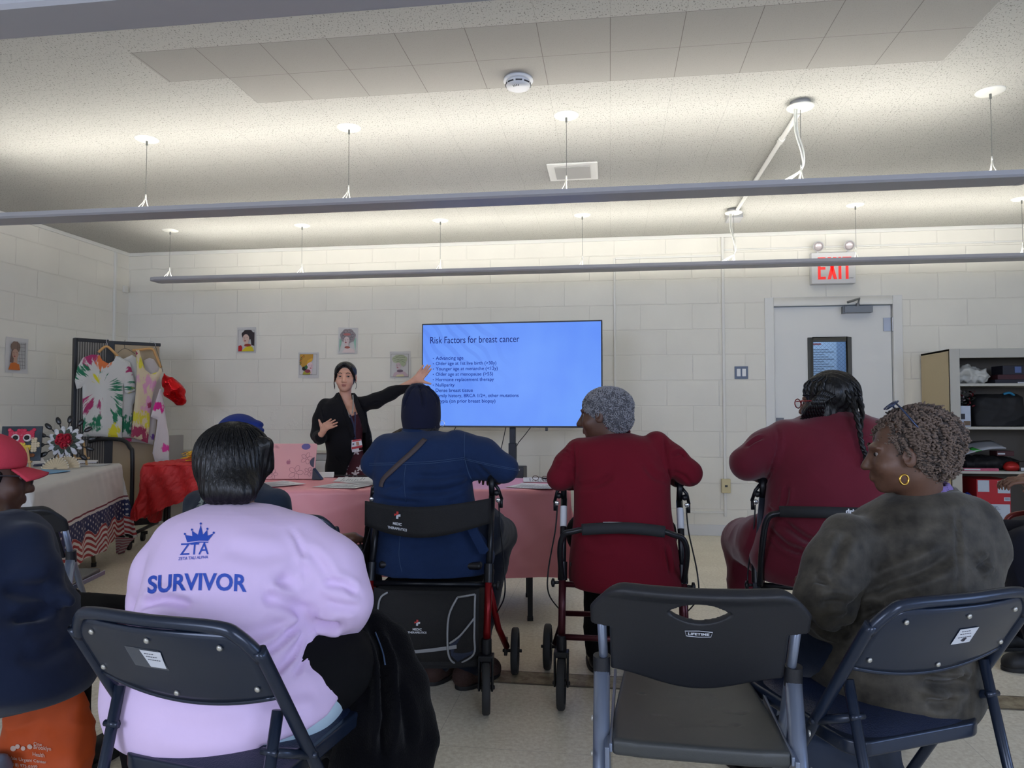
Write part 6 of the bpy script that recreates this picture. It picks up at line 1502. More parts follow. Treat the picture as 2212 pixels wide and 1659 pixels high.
f.chain([W3(1695, 945, 3.01), W3(1650, 972, 2.99), W3(1614, 1000, 2.97)], [.072, .072, .064], .035); f.chain([W3(1614, 1000, 2.97), W3(1640, 1015, 3.12)], [.064, .05], .03)
f.chain([W3(1900, 950, 3.01), W3(1930, 985, 2.99), W3(1950, 1015, 2.98), W3(1915, 1030, 3.14)], [.07, .068, .06, .05], .035)
V, Q = f.mesh(2); bv = bvh_of(V, Q); V = cloth_noise(V, Q, .002, 15, 9)
V = creases(V, Q, bv, [([(1680, 920), (1682, 960), (1668, 1010), (1655, 1045)], -.005, .006), ([(1690, 1125), (1720, 1150), (1760, 1170), (1830, 1165)], -.012, .014), ([(1660, 1140), (1700, 1180), (1750, 1195)], -.010, .013), ([(1700, 1050), (1698, 1080), (1690, 1100)], -.006, .010), ([(1660, 1100), (1700, 1110)], -.008, .010), ([(1648, 945), (1625, 955), (1612, 965)], -.006, .008), ([(1720, 1205), (1800, 1215), (1860, 1205)], -.006, .014)])
sm_obj('velour_top', (V, Q), m_maroon, root)
c0 = W3(1805, 885, 3.04); f = Field(c0-.15, c0+.15, .005); f.put(c0-.13, c0+.13, collar_fn(c0, .080, .078, c0[2]-.022, c0[2]+.018, .007, .25), .001); sm_obj('collar', f.mesh(1), m_maroon, root)
f = Field(hc-.2, hc+.2, .005)
f.ell(W3(1799, 850, 3.04), (.106, .108, .094), .02); f.ell(W3(1775, 893, 3.02), (.075, .07, .055), .02); f.ell(W3(1822, 890, 3.03), (.05, .06, .06), .02)
f.ell(T(0, .125, -.03), (.055, .055, .10), .01, 'sub'); f.clip(lambda X, Y, Z: -.5+0*X+0*Y+0*Z)
V, Q = f.mesh(2); N = normals(V, Q); V = V+N*(.002*np.sin((V[:, 0]*.6+V[:, 1])*260)+.001*vnoise(V, 90, 4))[:, None]; hr = sm_obj('hair', (V, Q), m_blackhair, root)
def braid(pts, r, name='braid'):
    P = smooth_path(pts, 8); mb = MB(); n = len(P)
    for q in range(2): mb.tube([P[i]+np.array([r*.5*math.cos(i*.95+q*PI), r*.5*math.sin(i*.95+q*PI), 0]) for i in range(n)], [r*.72*(1-.25*i/n) for i in range(n)], 7)
    return mb.build(name, m_blackhair, hr, smooth=True, world=True)
braid([W3(1835, 840, 2.96), W3(1845, 880, 2.90), W3(1855, 920, 2.86), W3(1862, 960, 2.84), W3(1870, 985, 2.835), W3(1867, 1008, 2.83)], .010)
braid([W3(1850, 850, 2.98), W3(1862, 890, 2.93), W3(1858, 940, 2.85), W3(1866, 975, 2.83)], .009)
braid([W3(1825, 830, 2.95), W3(1838, 870, 2.92), W3(1858, 905, 2.90)], .010); braid([W3(1845, 830, 2.98), W3(1860, 870, 2.96), W3(1862, 902, 2.95)], .010)
for i in range(7):
    x = 1752+i*4; braid([W3(x+26, 842+i*2, 2.93), W3(x+4, 868, 2.91), W3(x-12+i*2, 890, 2.94), W3(x-20+i*3, 905, 2.98)], .008)
for i in range(9):
    a = i*.33; braid([W3(1795, 806, 3.0), W3(1795+52*math.sin(a-1.3), 825, 2.955), W3(1797+62*math.sin(a-1.3), 855, 2.945)], .007)
m_redfr = mat('red_spectacle_frame', (150, 36, 48), .3); gl = None
def spectacles(root, T, m, lens_m=None, s=1.0, z=.006, up=None):
    TT = T if up is None else (lambda x, y, zz: T(x, *up(y, zz)))
    mb = MB()
    for q in (-1, 1): mb.tube([TT(q*.032+.027*math.cos(a)*(1+.12*abs(math.cos(a))), .104, z+.019*math.sin(a)) for a in [2*PI*k/20 for k in range(20)]], .0022, 6, closed=True)
    mb.tube([TT(-.007, .104, z+.006), TT(0, .107, z+.009), TT(.007, .104, z+.006)], .0022, 6)
    o = mb.build('spectacle_rims', m, root, smooth=True, world=True)
    for q in (-1, 1):
        mb = MB(); mb.tube([TT(q*.062, .103, z+.008), TT(q*.078, .085, z+.008), TT(q*.083, .0, z+.006), TT(q*.080, -.03, z-.012)], .0022, 6); mb.build('temple', m, o, smooth=True, world=True)
        mb = MB(); vs = [TT(q*.032+.026*math.cos(a)*(1+.12*abs(math.cos(a))), .104, z+.018*math.sin(a)) for a in [2*PI*k/20 for k in range(20)]]; mb.add(vs, [tuple(range(20))]); mb.build('lens', lens_m or mat('clear_lens', (225, 230, 235), .05, alpha=.25), o, world=True)
    return o
spectacles(root, T, m_redfr)

# ---------------------------------------------------------------- woman in the olive velvet jacket
g = NG('olive_crushed_velvet')
n_ = g.noise(g.obj(), 11, 6, .62); n2 = g.noise(g.obj(), 34, 4)
vel = g.math('ADD', g.math('MULTIPLY', n_, .75), g.math('MULTIPLY', n2, .25))
c = g.mix(g.step(vel, .40, .66), srgb(36, 33, 28), srgb(76, 71, 62)); g.p.inputs['Sheen Weight'].default_value = .15; g.p.inputs['Specular IOR Level'].default_value = .25
g.bump(n_, .35, .01); m_velvet = g.col(c, .62)
root = person('person in an olive crushed velvet jacket, spectacles pushed up on twisted grey-brown hair', (.63, 1.92))
cc = np.array([.63, 1.90]); hip = np.array([.60, 1.99, .57]); fw = np.array([-.44, .90, 0]); rt = np.array([.90, .44, 0])
knees = [hip+fw*.38+rt*.03+[0, 0, -.09], hip+fw*.38+rt*.24+[0, 0, -.09]]; ankles = [hip+fw*.42+rt*.03+[0, 0, -.48], hip+fw*.42+rt*.24+[0, 0, -.48]]
m_dkj2 = fabric('dark_blue_jeans', (24, 34, 52), .85, .1, .3, 500, .1)
legs(root, hip+[0, 0, -.02], knees, ankles, m_dkj2, (.105, .075, .06), fw*.2, mat('black_shoe', (22, 22, 25), .4), wf=.20)
hc = W3(1953, 981, 1.93)
f = Field((.10, 1.55, .03), (1.20, 2.55, 1.26), .0052)
T, R = head_sdf(f, hc, 1.32, -.10, 0, s=.86, nose=1.04, lips=1.25)
el, er = W3(1775, 1300, 1.80), W3(2135, 1215, 1.98); wl, wr = W3(1815, 1340, 2.08), np.array([.66, 2.25, .66])
inner_body(f, hip, W3(1960, 1240, 1.97), W3(1992, 1085, 1.975), hc+[.03, .01, -.05], [W3(1855, 1165, 1.93), W3(2095, 1145, 2.0)], [W3(1795, 1295, 1.87), er], [wl, wr], knees, ankles, arm=(.034, .03, .024))
f.cone(W3(1992, 1072, 1.975), hc+[.03, .01, -.045], .052, .048, .02)
hand(f, wl+[0, .0, 0], (.25, .9, -.1), (.2, 0, -1), .93, .45, .1, 1); hand(f, wr, (-.6, .7, -.1), (0, 0, -1), .93, .45, .1, -1)
V, Q = f.mesh(1); sm_obj('body', (V, Q), sk_mid, root); eyes(root, T, R, .86, iris)
mb = MB(); mb.tube([T(.013, .092, .034), T(.03, .088, .038), T(.05, .074, .032)], .0026, 6); mb.build('eyebrow', mat('brow_brown', (60, 48, 42), .8), root, world=True, smooth=True)
f = Field((.12, 1.50, .40), (1.24, 2.40, 1.10), .0072)
f.loft(lev([(1062, 1938, 2066, 1.965, .060), (1078, 1905, 2092, 1.965, .085), (1105, 1860, 2118, 1.980, .115), (1145, 1822, 2136, 1.980, .14), (1210, 1812, 2140, 1.975, .165), (1290, 1795, 2138, 1.970, .18), (1370, 1765, 2118, 1.965, .185), (1430, 1748, 2108, 1.960, .19), (1490, 1765, 2100, 1.955, .185), (1512, 1850, 2070, 1.945, .17), (1528, 1890, 2040, 1.945, .14)]), .03, p=2.2, rotz=.25)
f.chain([W3(1828, 1165, 1.90), W3(1800, 1220, 1.86), W3(1776, 1290, 1.82)], [.066, .066, .060], .035); f.chain([W3(1776, 1290, 1.82), W3(1778, 1335, 1.90), W3(1812, 1345, 2.06)], [.060, .045, .038], .03)
f.chain([W3(2098, 1130, 1.98), W3(2118, 1180, 1.98), W3(2110, 1235, 2.02), W3(2020, 1270, 2.22)], [.065, .062, .055, .042], .03)
f.cone(W3(2055, 1465, 1.94), W3(2070, 1480, 1.94), .05, .040, .03)
V, Q = f.mesh(2); bv = bvh_of(V, Q); V = cloth_noise(V, Q, .003, 16, 7)
V = creases(V, Q, bv, [([(2066, 1100), (2068, 1180), (2066, 1280)], -.004, .006), ([(1800, 1340), (1900, 1270), (2010, 1225), (2060, 1190)], -.010, .016), ([(1810, 1355), (1900, 1310), (1960, 1290)], -.012, .015), ([(1770, 1310), (1800, 1300), (1840, 1305)], -.010, .012), ([(1960, 1410), (2030, 1430), (2080, 1415)], -.012, .013), ([(1990, 1470), (2040, 1480), (2095, 1470)], -.012, .013), ([(2000, 1515), (2040, 1520), (2060, 1500)], -.010, .013), ([(2075, 1440), (2070, 1470)], -.012, .012), ([(1830, 1150), (1812, 1190), (1800, 1240)], -.006, .012), ([(2140, 1210), (2110, 1230)], -.008, .009), ([(1760, 1250), (1790, 1260)], -.008, .010), ([(1745, 1330), (1800, 1365), (1850, 1360)], -.010, .012)])
jk = sm_obj('velvet_jacket', (V, Q), m_velvet, root)
c0 = W3(2002, 1066, 1.970); f = Field(c0-.14, c0+.14, .005); f.put(c0-.13, c0+.13, collar_fn(c0, .082, .070, c0[2]-.012, c0[2]+.016, .006, .05), .001); sm_obj('jacket_collar', f.mesh(1), m_velvet, root)
c1 = W3(1995, 1053, 1.970); f = Field(c1-.14, c1+.14, .005); f.put(c1-.13, c1+.13, collar_fn(c1, .074, .064, c1[2]-.02, c1[2]+.012, .005, .12), .001); sm_obj('shirt_collar', f.mesh(1), fabric('lilac_shirt', (130, 112, 172), .85), root)
f = Field(hc-.2, hc+.2, .0048)
f.ell(W3(1986, 948, 1.94), (.092, .094, .082), .02); f.ell(W3(2004, 982, 1.94), (.068, .076, .058), .02); f.ell(T(0, .135, -.03), (.062, .10, .115), .010, 'sub'); f.ell(W3(1918, 1040, 1.87), (.052, .12, .050), .012, 'sub')
V, Q = f.mesh(2); m_tw = mat('grey_brown_hair', (104, 88, 78), .75, bump=.5, bscale=300); m_tw2 = mat('grey_brown_hair_dark', (58, 50, 46), .85)
hr = sm_obj('hair', (V, Q), m_tw2, root)
dr_ = lambda p: np.array([.25, -.15, 0])+(p-hc)*2.0
hair_tubes('twists', V, Q, m_tw, hr, 600, .042, .0040, 5, .0030, droop=1.0, turns=4.5, direction=dr_)
hair_tubes('dark_twists', V, Q, m_tw2, hr, 220, .038, .0038, 25, .0030, droop=1.0, turns=4, direction=dr_)
mb = MB(); c_ = W3(1953, 1036, 1.855); mb.tube([c_+np.array([.011*math.cos(a), .003*math.cos(a), .012*math.sin(a)]) for a in [2*PI*k/20 for k in range(20)]], .0026, 8, closed=True); mb.build('gold_hoop_earring', mat('gold', (212, 168, 80), .2, 1.0), root, world=True, smooth=True)
# spectacles pushed up onto the head
ca, sa = math.cos(1.0), math.sin(1.0)
upf = lambda y, z: (y*ca-z*sa-.034, y*sa+z*ca+.056)
spectacles(root, T, mat('blue_black_frame', (52, 66, 96), .25, .5), mat('rose_lens', (220, 170, 165), .08, alpha=.55), up=upf)

# ---------------------------------------------------------------- person in the pink cap at the left edge
m_navytee = fabric('navy_tee', (20, 30, 52), .9, .1, .2, 900, .05)
root = person('person in a coral pink cap, large glasses and navy top at the left edge', (-1.72, 1.72))
hip = np.array([-1.68, 1.62, .56]); knees = [np.array([-1.72, 2.05, .50]), np.array([-1.42, 2.0, .50])]; ankles = [np.array([-1.70, 2.08, .09]), np.array([-1.42, 2.05, .09])]
legs(root, hip, knees, ankles, m_blkcloth, (.13, .09, .065), (0.05, .2, 0), m_rub, wf=.24, hipell=(.24, .19, .12))
hc = W3(-26, 1032, 1.78)
f = Field((-2.1, 1.35, .03), (-1.2, 2.25, 1.24), .006)
T, R = head_sdf(f, hc, -.80, -.10, 0, s=.98, lips=1.1)
el = [W3(58, 1290, 1.70), W3(-165, 1290, 1.70)]; wr = [np.array([-1.78, 1.98, .62]), np.array([-1.90, 2.0, .62])]
inner_body(f, hip, W3(-30, 1250, 1.68), W3(-30, 1110, 1.74), hc+[0, 0, -.04], [W3(60, 1180, 1.70), W3(-130, 1180, 1.72)], el, wr, knees, ankles)
hand(f, wr[0], (-.3, .9, -.1), (0, 0, -1), .95, .4, .1, -1); hand(f, wr[1], (.3, .9, -.1), (0, 0, -1), .95, .4, .1, 1)
sm_obj('body', f.mesh(1), sk_dark, root); eyes(root, T, R, 1.04, iris)
f = Field((-2.25, 1.3, .36), (-1.15, 2.1, 1.08), .0085)
f.loft(lev([(1105, -85, 35, 1.74, .06), (1120, -110, 62, 1.73, .10), (1150, -140, 92, 1.71, .13), (1200, -160, 96, 1.70, .16), (1270, -180, 108, 1.68, .18), (1340, -200, 145, 1.66, .21), (1410, -210, 178, 1.66, .22), (1460, -205, 196, 1.66, .20), (1490, -190, 188, 1.67, .16), (1515, -160, 120, 1.68, .12)]), .03, p=2.3)
f.chain([W3(58, 1172, 1.70), W3(76, 1235, 1.68), W3(90, 1300, 1.70), W3(90, 1320, 1.82)], [.055, .052, .046, .042], .03)
f.cone(W3(118, 1285, 1.69), W3(150, 1300, 1.68), .03, .014, .02)
V, Q = f.mesh(2); bv = bvh_of(V, Q); V = cloth_noise(V, Q, .004, 12, 2); V = creases(V, Q, bv, [([(20, 1340), (80, 1330), (140, 1300)], -.012, .015), ([(0, 1280), (60, 1270), (110, 1265)], -.008, .02), ([(30, 1410), (90, 1420), (160, 1380)], -.006, .02)])
sm_obj('navy_top', (V, Q), m_navytee, root)
m_coral = fabric('coral_cap', (190, 62, 78), .9, 0, .2, 700, .03)
f = Field(hc-.22, hc+.28, .006); f.ell(T(0, -.012, .050), (.086, .098, .078), .02, rot=R); f.clip(lambda X, Y, Z: (hc[2]+.026)-Z-.0*X+0*Y)
Vc, Qc = f.mesh(1); cp = sm_obj('cap', (Vc, Qc), m_coral, root)
def brim(u, v):
    a = (u-.5)*2*.85; r0, r1 = .084, .150; r = r0+(r1-r0)*v*math.cos(a*.75)**.5; x, y = r*math.sin(a)*(.92), r*math.cos(a)
    return T(x, y-.006, .036-.016*v-.012*(x/.08)**2)
mb = MB(); mb.grid(brim, 24, 8); mb.build('brim', m_coral, cp, world=True, smooth=True, solid=.005)
f = Field(hc-.14, hc+.14, .006); f.ell(T(0, -.028, .0), (.086, .088, .070), .02, rot=R); f.ell(T(0, .09, -.03), (.10, .075, .09), .01, 'sub', rot=R); sm_obj('hair', f.mesh(1), m_blackhair, root)
spectacles(root, T, mat('dark_spectacle_frame', (40, 36, 40), .3), mat('clear_lens', (225, 230, 235), .05, alpha=.25))

# ---------------------------------------------------------------- person at the right edge (knee and hands in view)
root = person('person in dark navy at the right edge, hands held above the knee', (2.62, 3.66))
kn = W3(2205, 1180, 3.55); hip = np.array([kn[0]+.40, 3.75, .54]); knees = [kn+np.array([0, 0, -.035]), kn+np.array([.10, .28, -.03])]; ankles = [np.array([kn[0]+.06, 3.50, .09]), np.array([kn[0]+.14, 3.80, .09])]
m_nv2 = fabric('dark_navy_cloth', (22, 24, 36), .85)
legs(root, hip, knees, ankles, m_nv2, (.12, .105, .07), (-.2, -.03, 0), m_rub, wf=.15)
hd = W3(2198, 1040, 3.55); chest = hip+np.array([-.02, 0, .36]); neck = hip+np.array([-.04, 0, .55]); hc = hip+np.array([-.07, 0, .70])
f = Field((hd[0]-.16, 3.3, .03), (hip[0]+.4, 4.1, hc[2]+.15), .0065); T, R = head_sdf(f, hc, PI/2-.1)
sh = [chest+np.array([0, -.19, .10]), chest+np.array([0, .19, .10])]; w1, w2 = hd+np.array([.09, .02, .0]), hd+np.array([.10, .14, 0]); el = [chest+np.array([-.06, -.24, -.16]), chest+np.array([-.06, .24, -.16])]
inner_body(f, hip, chest, neck, hc+[0, 0, -.03], sh, el, [w1, w2], knees, ankles)
hand(f, w1, (-1, .12, .05), (0, .3, -1), .95, .55, .06, 1); hand(f, w2, (-1, -.35, .0), (0, -.3, -1), .95, .55, .06, -1)
sm_obj('body', f.mesh(1), sk_brown, root)
f = Field((hd[0]-.02, 3.25, .42), (hip[0]+.4, 4.15, neck[2]+.08), .009); f.loft([(.46, hip[0], hip[1], .17, .19), (.60, hip[0], hip[1], .17, .20), (.80, hip[0]-.01, hip[1], .14, .19), (.98, hip[0]-.03, hip[1], .11, .19), (1.06, hip[0]-.04, hip[1], .06, .09)], .03)
for a, b, c in zip(sh, el, (w1, w2)): f.chain([a, b, c+np.array([.05, 0, 0])], [.065, .055, .042], .03)
V, Q = f.mesh(1); sm_obj('navy_jumper', (cloth_noise(V, Q, .003, 18, 4), Q), m_nv2, root)
f = Field(hc-.14, hc+.15, .007); f.ell(hc+[.02, 0, .035], (.098, .085, .085), .02); f.ell(T(0, .12, -.02), (.07, .06, .10), .01, 'sub'); sm_obj('hair', f.mesh(1), m_blackhair, root)
m_rtube = mat('red_brown_tube', (120, 44, 40), .35, .3)
t = thing('tube_armchair', 'red tube armchair at the right edge under the person in dark navy', 'chair', (hip[0]+.02, 3.78, 0), PI/2)
for s_ in (-1, 1):
    mb = MB(); mb.tube(smooth_path([(s_*.26, .25, .012), (s_*.26, .27, .35), (s_*.26, .24, .56), (s_*.26, .15, .62), (s_*.26, -.15, .62), (s_*.26, -.24, .64), (s_*.25, -.28, .92)], 8), .014, 12); mb.tube([(s_*.26, -.15, .62), (s_*.26, -.26, .012)], .014, 12); mb.build('arm_frame', m_rtube, t, smooth=True)
mb = MB(); mb.box2((-.24, -.24, .40), (.24, .24, .455)); mb.build('seat', m_navypad, t, bevel=.015)
mb = MB(); mb.box2((-.24, -.30, .62), (.24, -.265, .92)); mb.build('backrest', m_navypad, t, bevel=.012)
mb = MB(); mb.tube([(-.26, .26, .38), (.26, .26, .38)], .012, 10); mb.tube([(-.26, -.2, .38), (.26, -.2, .38)], .012, 10); mb.build('cross_tubes', m_rtube, t, smooth=True)
# ---------------------------------------------------------------- presenter
YP = 5.0
m_blazer = fabric('black_blazer', (17, 17, 22), .85, .05, .2, 700, .04)
g = NG('maroon_flower_dress'); o = g.obj()
oz = g.sep(o); mp = g.n('Mapping'); g.l(g.comb(oz[0], oz[2], 0), mp.inputs[0])
vr = g.n('TexVoronoi', feature='F1', voronoi_dimensions='2D'); vr.inputs['Scale'].default_value = 11; vr.inputs['Randomness'].default_value = .8; g.l(mp.outputs[0], vr.inputs['Vector'])
# petals: radius modulated by the angle about each cell centre
df = g.n('VectorMath', operation='SUBTRACT'); sc_ = g.n('VectorMath', operation='SCALE'); g.l(mp.outputs[0], sc_.inputs[0]); sc_.inputs['Scale'].default_value = 11; g.l(sc_.outputs[0], df.inputs[0]); s2 = g.n('VectorMath', operation='SCALE'); g.l(vr.outputs['Position'], s2.inputs[0]); s2.inputs['Scale'].default_value = 11; g.l(s2.outputs[0], df.inputs[1])
q = g.sep(df.outputs[0]); an = g.math('ARCTAN2', q[0], q[1]); pet = g.math('ADD', .19, g.math('MULTIPLY', .09, g.math('COSINE', g.math('MULTIPLY', an, 5.0))))
fl = g.math('LESS_THAN', vr.outputs['Distance'], pet)
c = g.mix(fl, srgb(70, 18, 34), srgb(214, 206, 210)); m_dress = g.col(c, .8)
root = person('presenter in an open black blazer and maroon flowered dress, left arm pointing at the television', (-1.92, 5.02))
hc = W3(746, 815.5, YP); s_h = .95
hip = np.array([W3(750, 1030, YP)[0], 5.02, .70]); knees = [hip+[-.09, -.01, -.27], hip+[.09, -.01, -.27]]; ankles = [hip+[-.09, .02, -.61], hip+[.09, .02, -.61]]
shl, shr = W3(697, 876, 5.02), W3(783, 868, 5.02)
el, er = W3(686, 945, 4.97), W3(842, 851, 5.04)
wl, wr = W3(694, 938, 4.80), W3(891, 824, 5.02)
f = Field((-2.35, 4.55, .03), (-1.15, 5.2, 1.56), .0042)
T, R = head_sdf(f, hc, PI+.26, -.03, 0, s=s_h, nose=.975, lips=.9, slim=1.0)
neck = W3(746, 862, 5.02); chest = W3(746, 900, 5.03)
f.chain([hip, W3(748, 960, 5.02), chest], [.070, .065, .070], .03); f.cone(chest+[0, 0, .03], neck, .06, .043, .03); f.cone(neck, hc+[0, .005, -.05], .042, .042, .015)
f.chain([W3(730, 877, 5.02), W3(762, 875, 5.02)], [.030, .030], .03)
f.chain([chest+[0, 0, .02], shl+np.array([.04, 0, -.02]), el, wl], [.05, .030, .030, .021], .02); f.chain([chest+[0, 0, .02], shr+np.array([-.04, 0, -.015]), er, wr], [.05, .030, .030, .021], .02)
f.cone(W3(738, 895, 4.99), W3(742, 912, 4.985), .05, .05, .03); f.cone(W3(760, 895, 4.99), W3(756, 912, 4.985), .05, .05, .03)
for kn, an in zip(knees, ankles): f.chain([hip+(kn-hip)*[.4, 1, 0], kn, an], [.055, .045, .030], .02)
# left hand (her right): palm up towards the room; right hand spread beside the screen
def pix_hand(f, wrist, palm, tips, thumb, s=1.0, Yb=0, k=.006):
    """hand from measured joints: wrist, knuckle centre, four finger tips, thumb tip (world points)"""
    w, p = np.array(wrist), np.array(palm); y = p-w; y /= np.linalg.norm(y); tips = [np.array(t_) for t_ in tips]; across = tips[-1]-tips[0]; across -= y*(across@y); across /= np.linalg.norm(across); n = np.cross(y, across)
    kn = [p+across*a*.001*s for a in (-27, -9, 9, 26)]
    f.cone(w, w+y*.03, .021*s, .026*s, .01, flat=(n, .75))
    for q in kn: f.cone(w+y*.02, q, .018*s, .0115*s, .010, flat=(n, .8))
    for q, t_ in zip(kn, tips):
        m_ = q*.55+t_*.45+n*.004; f.chain([q, m_, t_], [.0092*s, .0085*s, .0066*s], .004)
    th = np.array(thumb); b = w+y*.028-across*.014*s if (th-w)@across < 0 else w+y*.028+across*.014*s; m_ = b*.5+th*.5+y*.004; f.chain([b, m_, th], [.015*s, .0105*s, .0072*s], .010)
pix_hand(f, W3(695, 938, 4.80), W3(704, 921, 4.77), [W3(715, 905.5, 4.76), W3(723.5, 907.5, 4.75), W3(728.5, 912.5, 4.74), W3(727.5, 919.5, 4.73)], W3(689, 907, 4.78), .92)
pix_hand(f, W3(891, 824, 5.02), W3(909, 811, 5.01), [W3(914, 789.5, 5.0), W3(923.5, 788.5, 5.0), W3(929, 790, 5.0), W3(931, 797, 5.0)], W3(930, 829, 5.0), .98)
V, Q = f.mesh(1); sm_obj('body', (V, Q), sk_light, root)
def eye_open(q):
    c = T(q*.031, .0775, .0065); mb = MB(); mb.ball(c, (.0115*s_h,)*3, 16); e = mb.build('eyeball', mat('eye_white_bright', (170, 162, 158), .3), root, smooth=True, world=True)
    d = R@np.array([-.12, 1, 0]); d /= np.linalg.norm(d); mb = MB(); mb.ball(c+d*.0070*s_h, .0062*s_h, 12); mb.build('iris', iris, e, smooth=True, world=True)
    for nm, z0, z1, r in (('upper_lid', .0125, .0135, .0040), ('lower_lid', -.0022, .002, .0034)):
        mb = MB(); mb.tube(smooth_path([T(q*.017, .0845, .005), T(q*.025, .0885, z0), T(q*.034, .0880, z0+.0005), T(q*.043, .081, .0065)], 5), r*s_h, 8); mb.build(nm, sk_light, root, smooth=True, world=True)
    mb = MB(); mb.tube(smooth_path([T(q*.018, .0880, .0062), T(q*.026, .0925, .0096), T(q*.034, .0915, .0096), T(q*.043, .0840, .0065)], 5), .0013, 6); mb.build('lash_line', m_blackhair, root, smooth=True, world=True)
    mb = MB(); mb.tube(smooth_path([T(q*.014, .0925, .0275), T(q*.028, .0915, .0335), T(q*.044, .080, .030)], 5), [.0024]*11, 6); mb.build('eyebrow', m_blackhair, root, smooth=True, world=True)
for q in (-1, 1): eye_open(q)
m_lip = mat('lips_rose', (168, 104, 94), .45)
mb = MB(); mb.ball(T(0, .0920, -.0555), (.019, .0075, .0040), 16, rot=Matrix(R.tolist())); mb.ball(T(0, .0912, -.0640), (.016, .0080, .0050), 16, rot=Matrix(R.tolist())); mb.build('lips', m_lip, root, smooth=True, world=True)
# dress
f = Field((-2.2, 4.75, .16), (-1.6, 5.35, 1.26), .006)
f.loft(lev([(876, 716, 776, 5.03, .055), (895, 708, 784, 5.03, .085), (925, 711, 784, 5.03, .098), (960, 716, 782, 5.03, .088), (1000, 708, 789, 5.03, .095), (1040, 700, 796, 5.03, .11), (1120, 696, 802, 5.03, .12), (1195, 690, 810, 5.03, .13)]), .02, p=2.2)
f.ell(W3(735, 912, 4.975), (.05, .04, .05), .03); f.ell(W3(764, 912, 4.975), (.05, .04, .05), .03)
vt, v1, v2 = W3(758, 903, YP), W3(731, 852, YP), W3(766, 856, YP)
def vneck(X, Y, Z):
    l = (X-vt[0])*(v1[2]-vt[2])-(Z-vt[2])*(v1[0]-vt[0]); r = (X-vt[0])*(v2[2]-vt[2])-(Z-vt[2])*(v2[0]-vt[0])
    a = l/np.hypot(v1[0]-vt[0], v1[2]-vt[2]); b = -r/np.hypot(v2[0]-vt[0], v2[2]-vt[2])
    return np.minimum(np.minimum(a, b), (YP+.03)-Y)
f.clip(vneck)
V, Q = f.mesh(1); V = cloth_noise(V, Q, .002, 26, 3); sm_obj('dress', (V, Q), m_dress, root)
# blazer: torso shell with open front, sleeves
f = Field((-2.35, 4.55, .66), (-1.15, 5.35, 1.34), .0055)
f.loft(lev([(849, 727, 766, 5.045, .048), (857, 722, 772, 5.04, .062), (866, 706, 784, 5.03, .078), (874, 696, 788, 5.03, .095), (900, 692, 793, 5.03, .120), (940, 700, 802, 5.03, .128), (975, 706, 806, 5.03, .122), (1010, 703, 812, 5.03, .130), (1023, 703, 812, 5.03, .130)]), .02, p=2.3)
f.chain([W3(703, 876, 5.03), W3(693, 905, 5.02), W3(687, 940, 4.98), W3(690, 946, 4.90), W3(692, 945, 4.83)], [.052, .050, .047, .042, .040], .03)
f.chain([W3(782, 872, 5.03), W3(812, 866, 5.03), W3(845, 850, 5.04), W3(889, 829, 5.03)], [.050, .050, .044, .037], .03)
fi = f.copy().offset(-.006); 
LB = np.array([(848, 727), (870, 738), (900, 752), (925, 763), (955, 768), (985, 762), (1010, 752), (1040, 742)], float); RB = np.array([(848, 757), (870, 765), (900, 781), (930, 787), (960, 791), (1000, 799), (1040, 803)], float)
zL = [(W3(x, y, 4.92)[2], W3(x, y, 4.92)[0]) for y, x in LB][::-1]; zR = [(W3(x, y, 4.92)[2], W3(x, y, 4.92)[0]) for y, x in RB][::-1]
def opening(X, Y, Z):
    xl = np.interp(Z, [a for a, b in zL], [b for a, b in zL]); xr = np.interp(Z, [a for a, b in zR], [b for a, b in zR])
    return np.minimum(np.minimum(X-xl, xr-X), 5.04-Y)      # >0 inside the opening
f.clip(opening)
hollow = -(fi.F+.004); f.F = np.maximum(f.F, np.where(fi.F < -.004, -fi.F-.010, -1)) if False else f.F
# hollow the torso so the dress shows in the opening
f.loft(lev([(840, 733, 760, 5.03, .040), (856, 728, 766, 5.03, .052), (866, 716, 776, 5.03, .068), (884, 708, 784, 5.03, .088), (925, 708, 788, 5.03, .108), (960, 712, 790, 5.03, .104), (1000, 709, 795, 5.03, .110), (1034, 709, 800, 5.03, .113)]), .004, 'sub', p=2.3)
f.chain([W3(791, 873, 5.035), W3(812, 866, 5.03), W3(845, 850, 5.04)], [.046, .048, .044], .02); f.chain([W3(698, 882, 5.035), W3(692, 905, 5.02), W3(687, 940, 4.98)], [.044, .048, .046], .02)
V, Q = f.mesh(2); bv = bvh_of(V, Q); V = cloth_noise(V, Q, .0016, 24, 4)
V = creases(V, Q, bv, [([(800, 875), (815, 868), (830, 872)], -.004, .007), ([(725, 985), (735, 995)], -.003, .006), ([(694, 880), (700, 900), (706, 930)], -.004, .006), ([(850, 850), (862, 856)], -.004, .006), ([(783, 870), (788, 900), (800, 920)], -.004, .006)])
bl = sm_obj('blazer', (V, Q), m_blazer, root)
def strip(name, pts, w_, m, parent, off=-.006, th=.004, taper=None):
    P = [np.array(p) for p in smooth_path(pts, 6)]; vs = []; n = len(P)
    for i in range(n):
        d = P[min(i+1, n-1)]-P[max(i-1, 0)]; side = np.cross(d, [0, -1, 0]); side /= np.linalg.norm(side); ww = w_*(taper(i/(n-1)) if taper else 1); vs += [P[i]+side*ww, P[i]-side*ww]
    mb = MB(); mb.add(vs, [(2*i, 2*i+1, 2*i+3, 2*i+2) for i in range(n-1)]); return mb.build(name, m, parent, world=True, smooth=True, solid=th)
strip('lapel', [W3(729, 849, 4.985), W3(740, 880, 4.93), W3(752, 912, 4.905), W3(764, 945, 4.895)], .016, m_blazer, root, taper=lambda t: .7+.7*math.sin(PI*t)+.05)
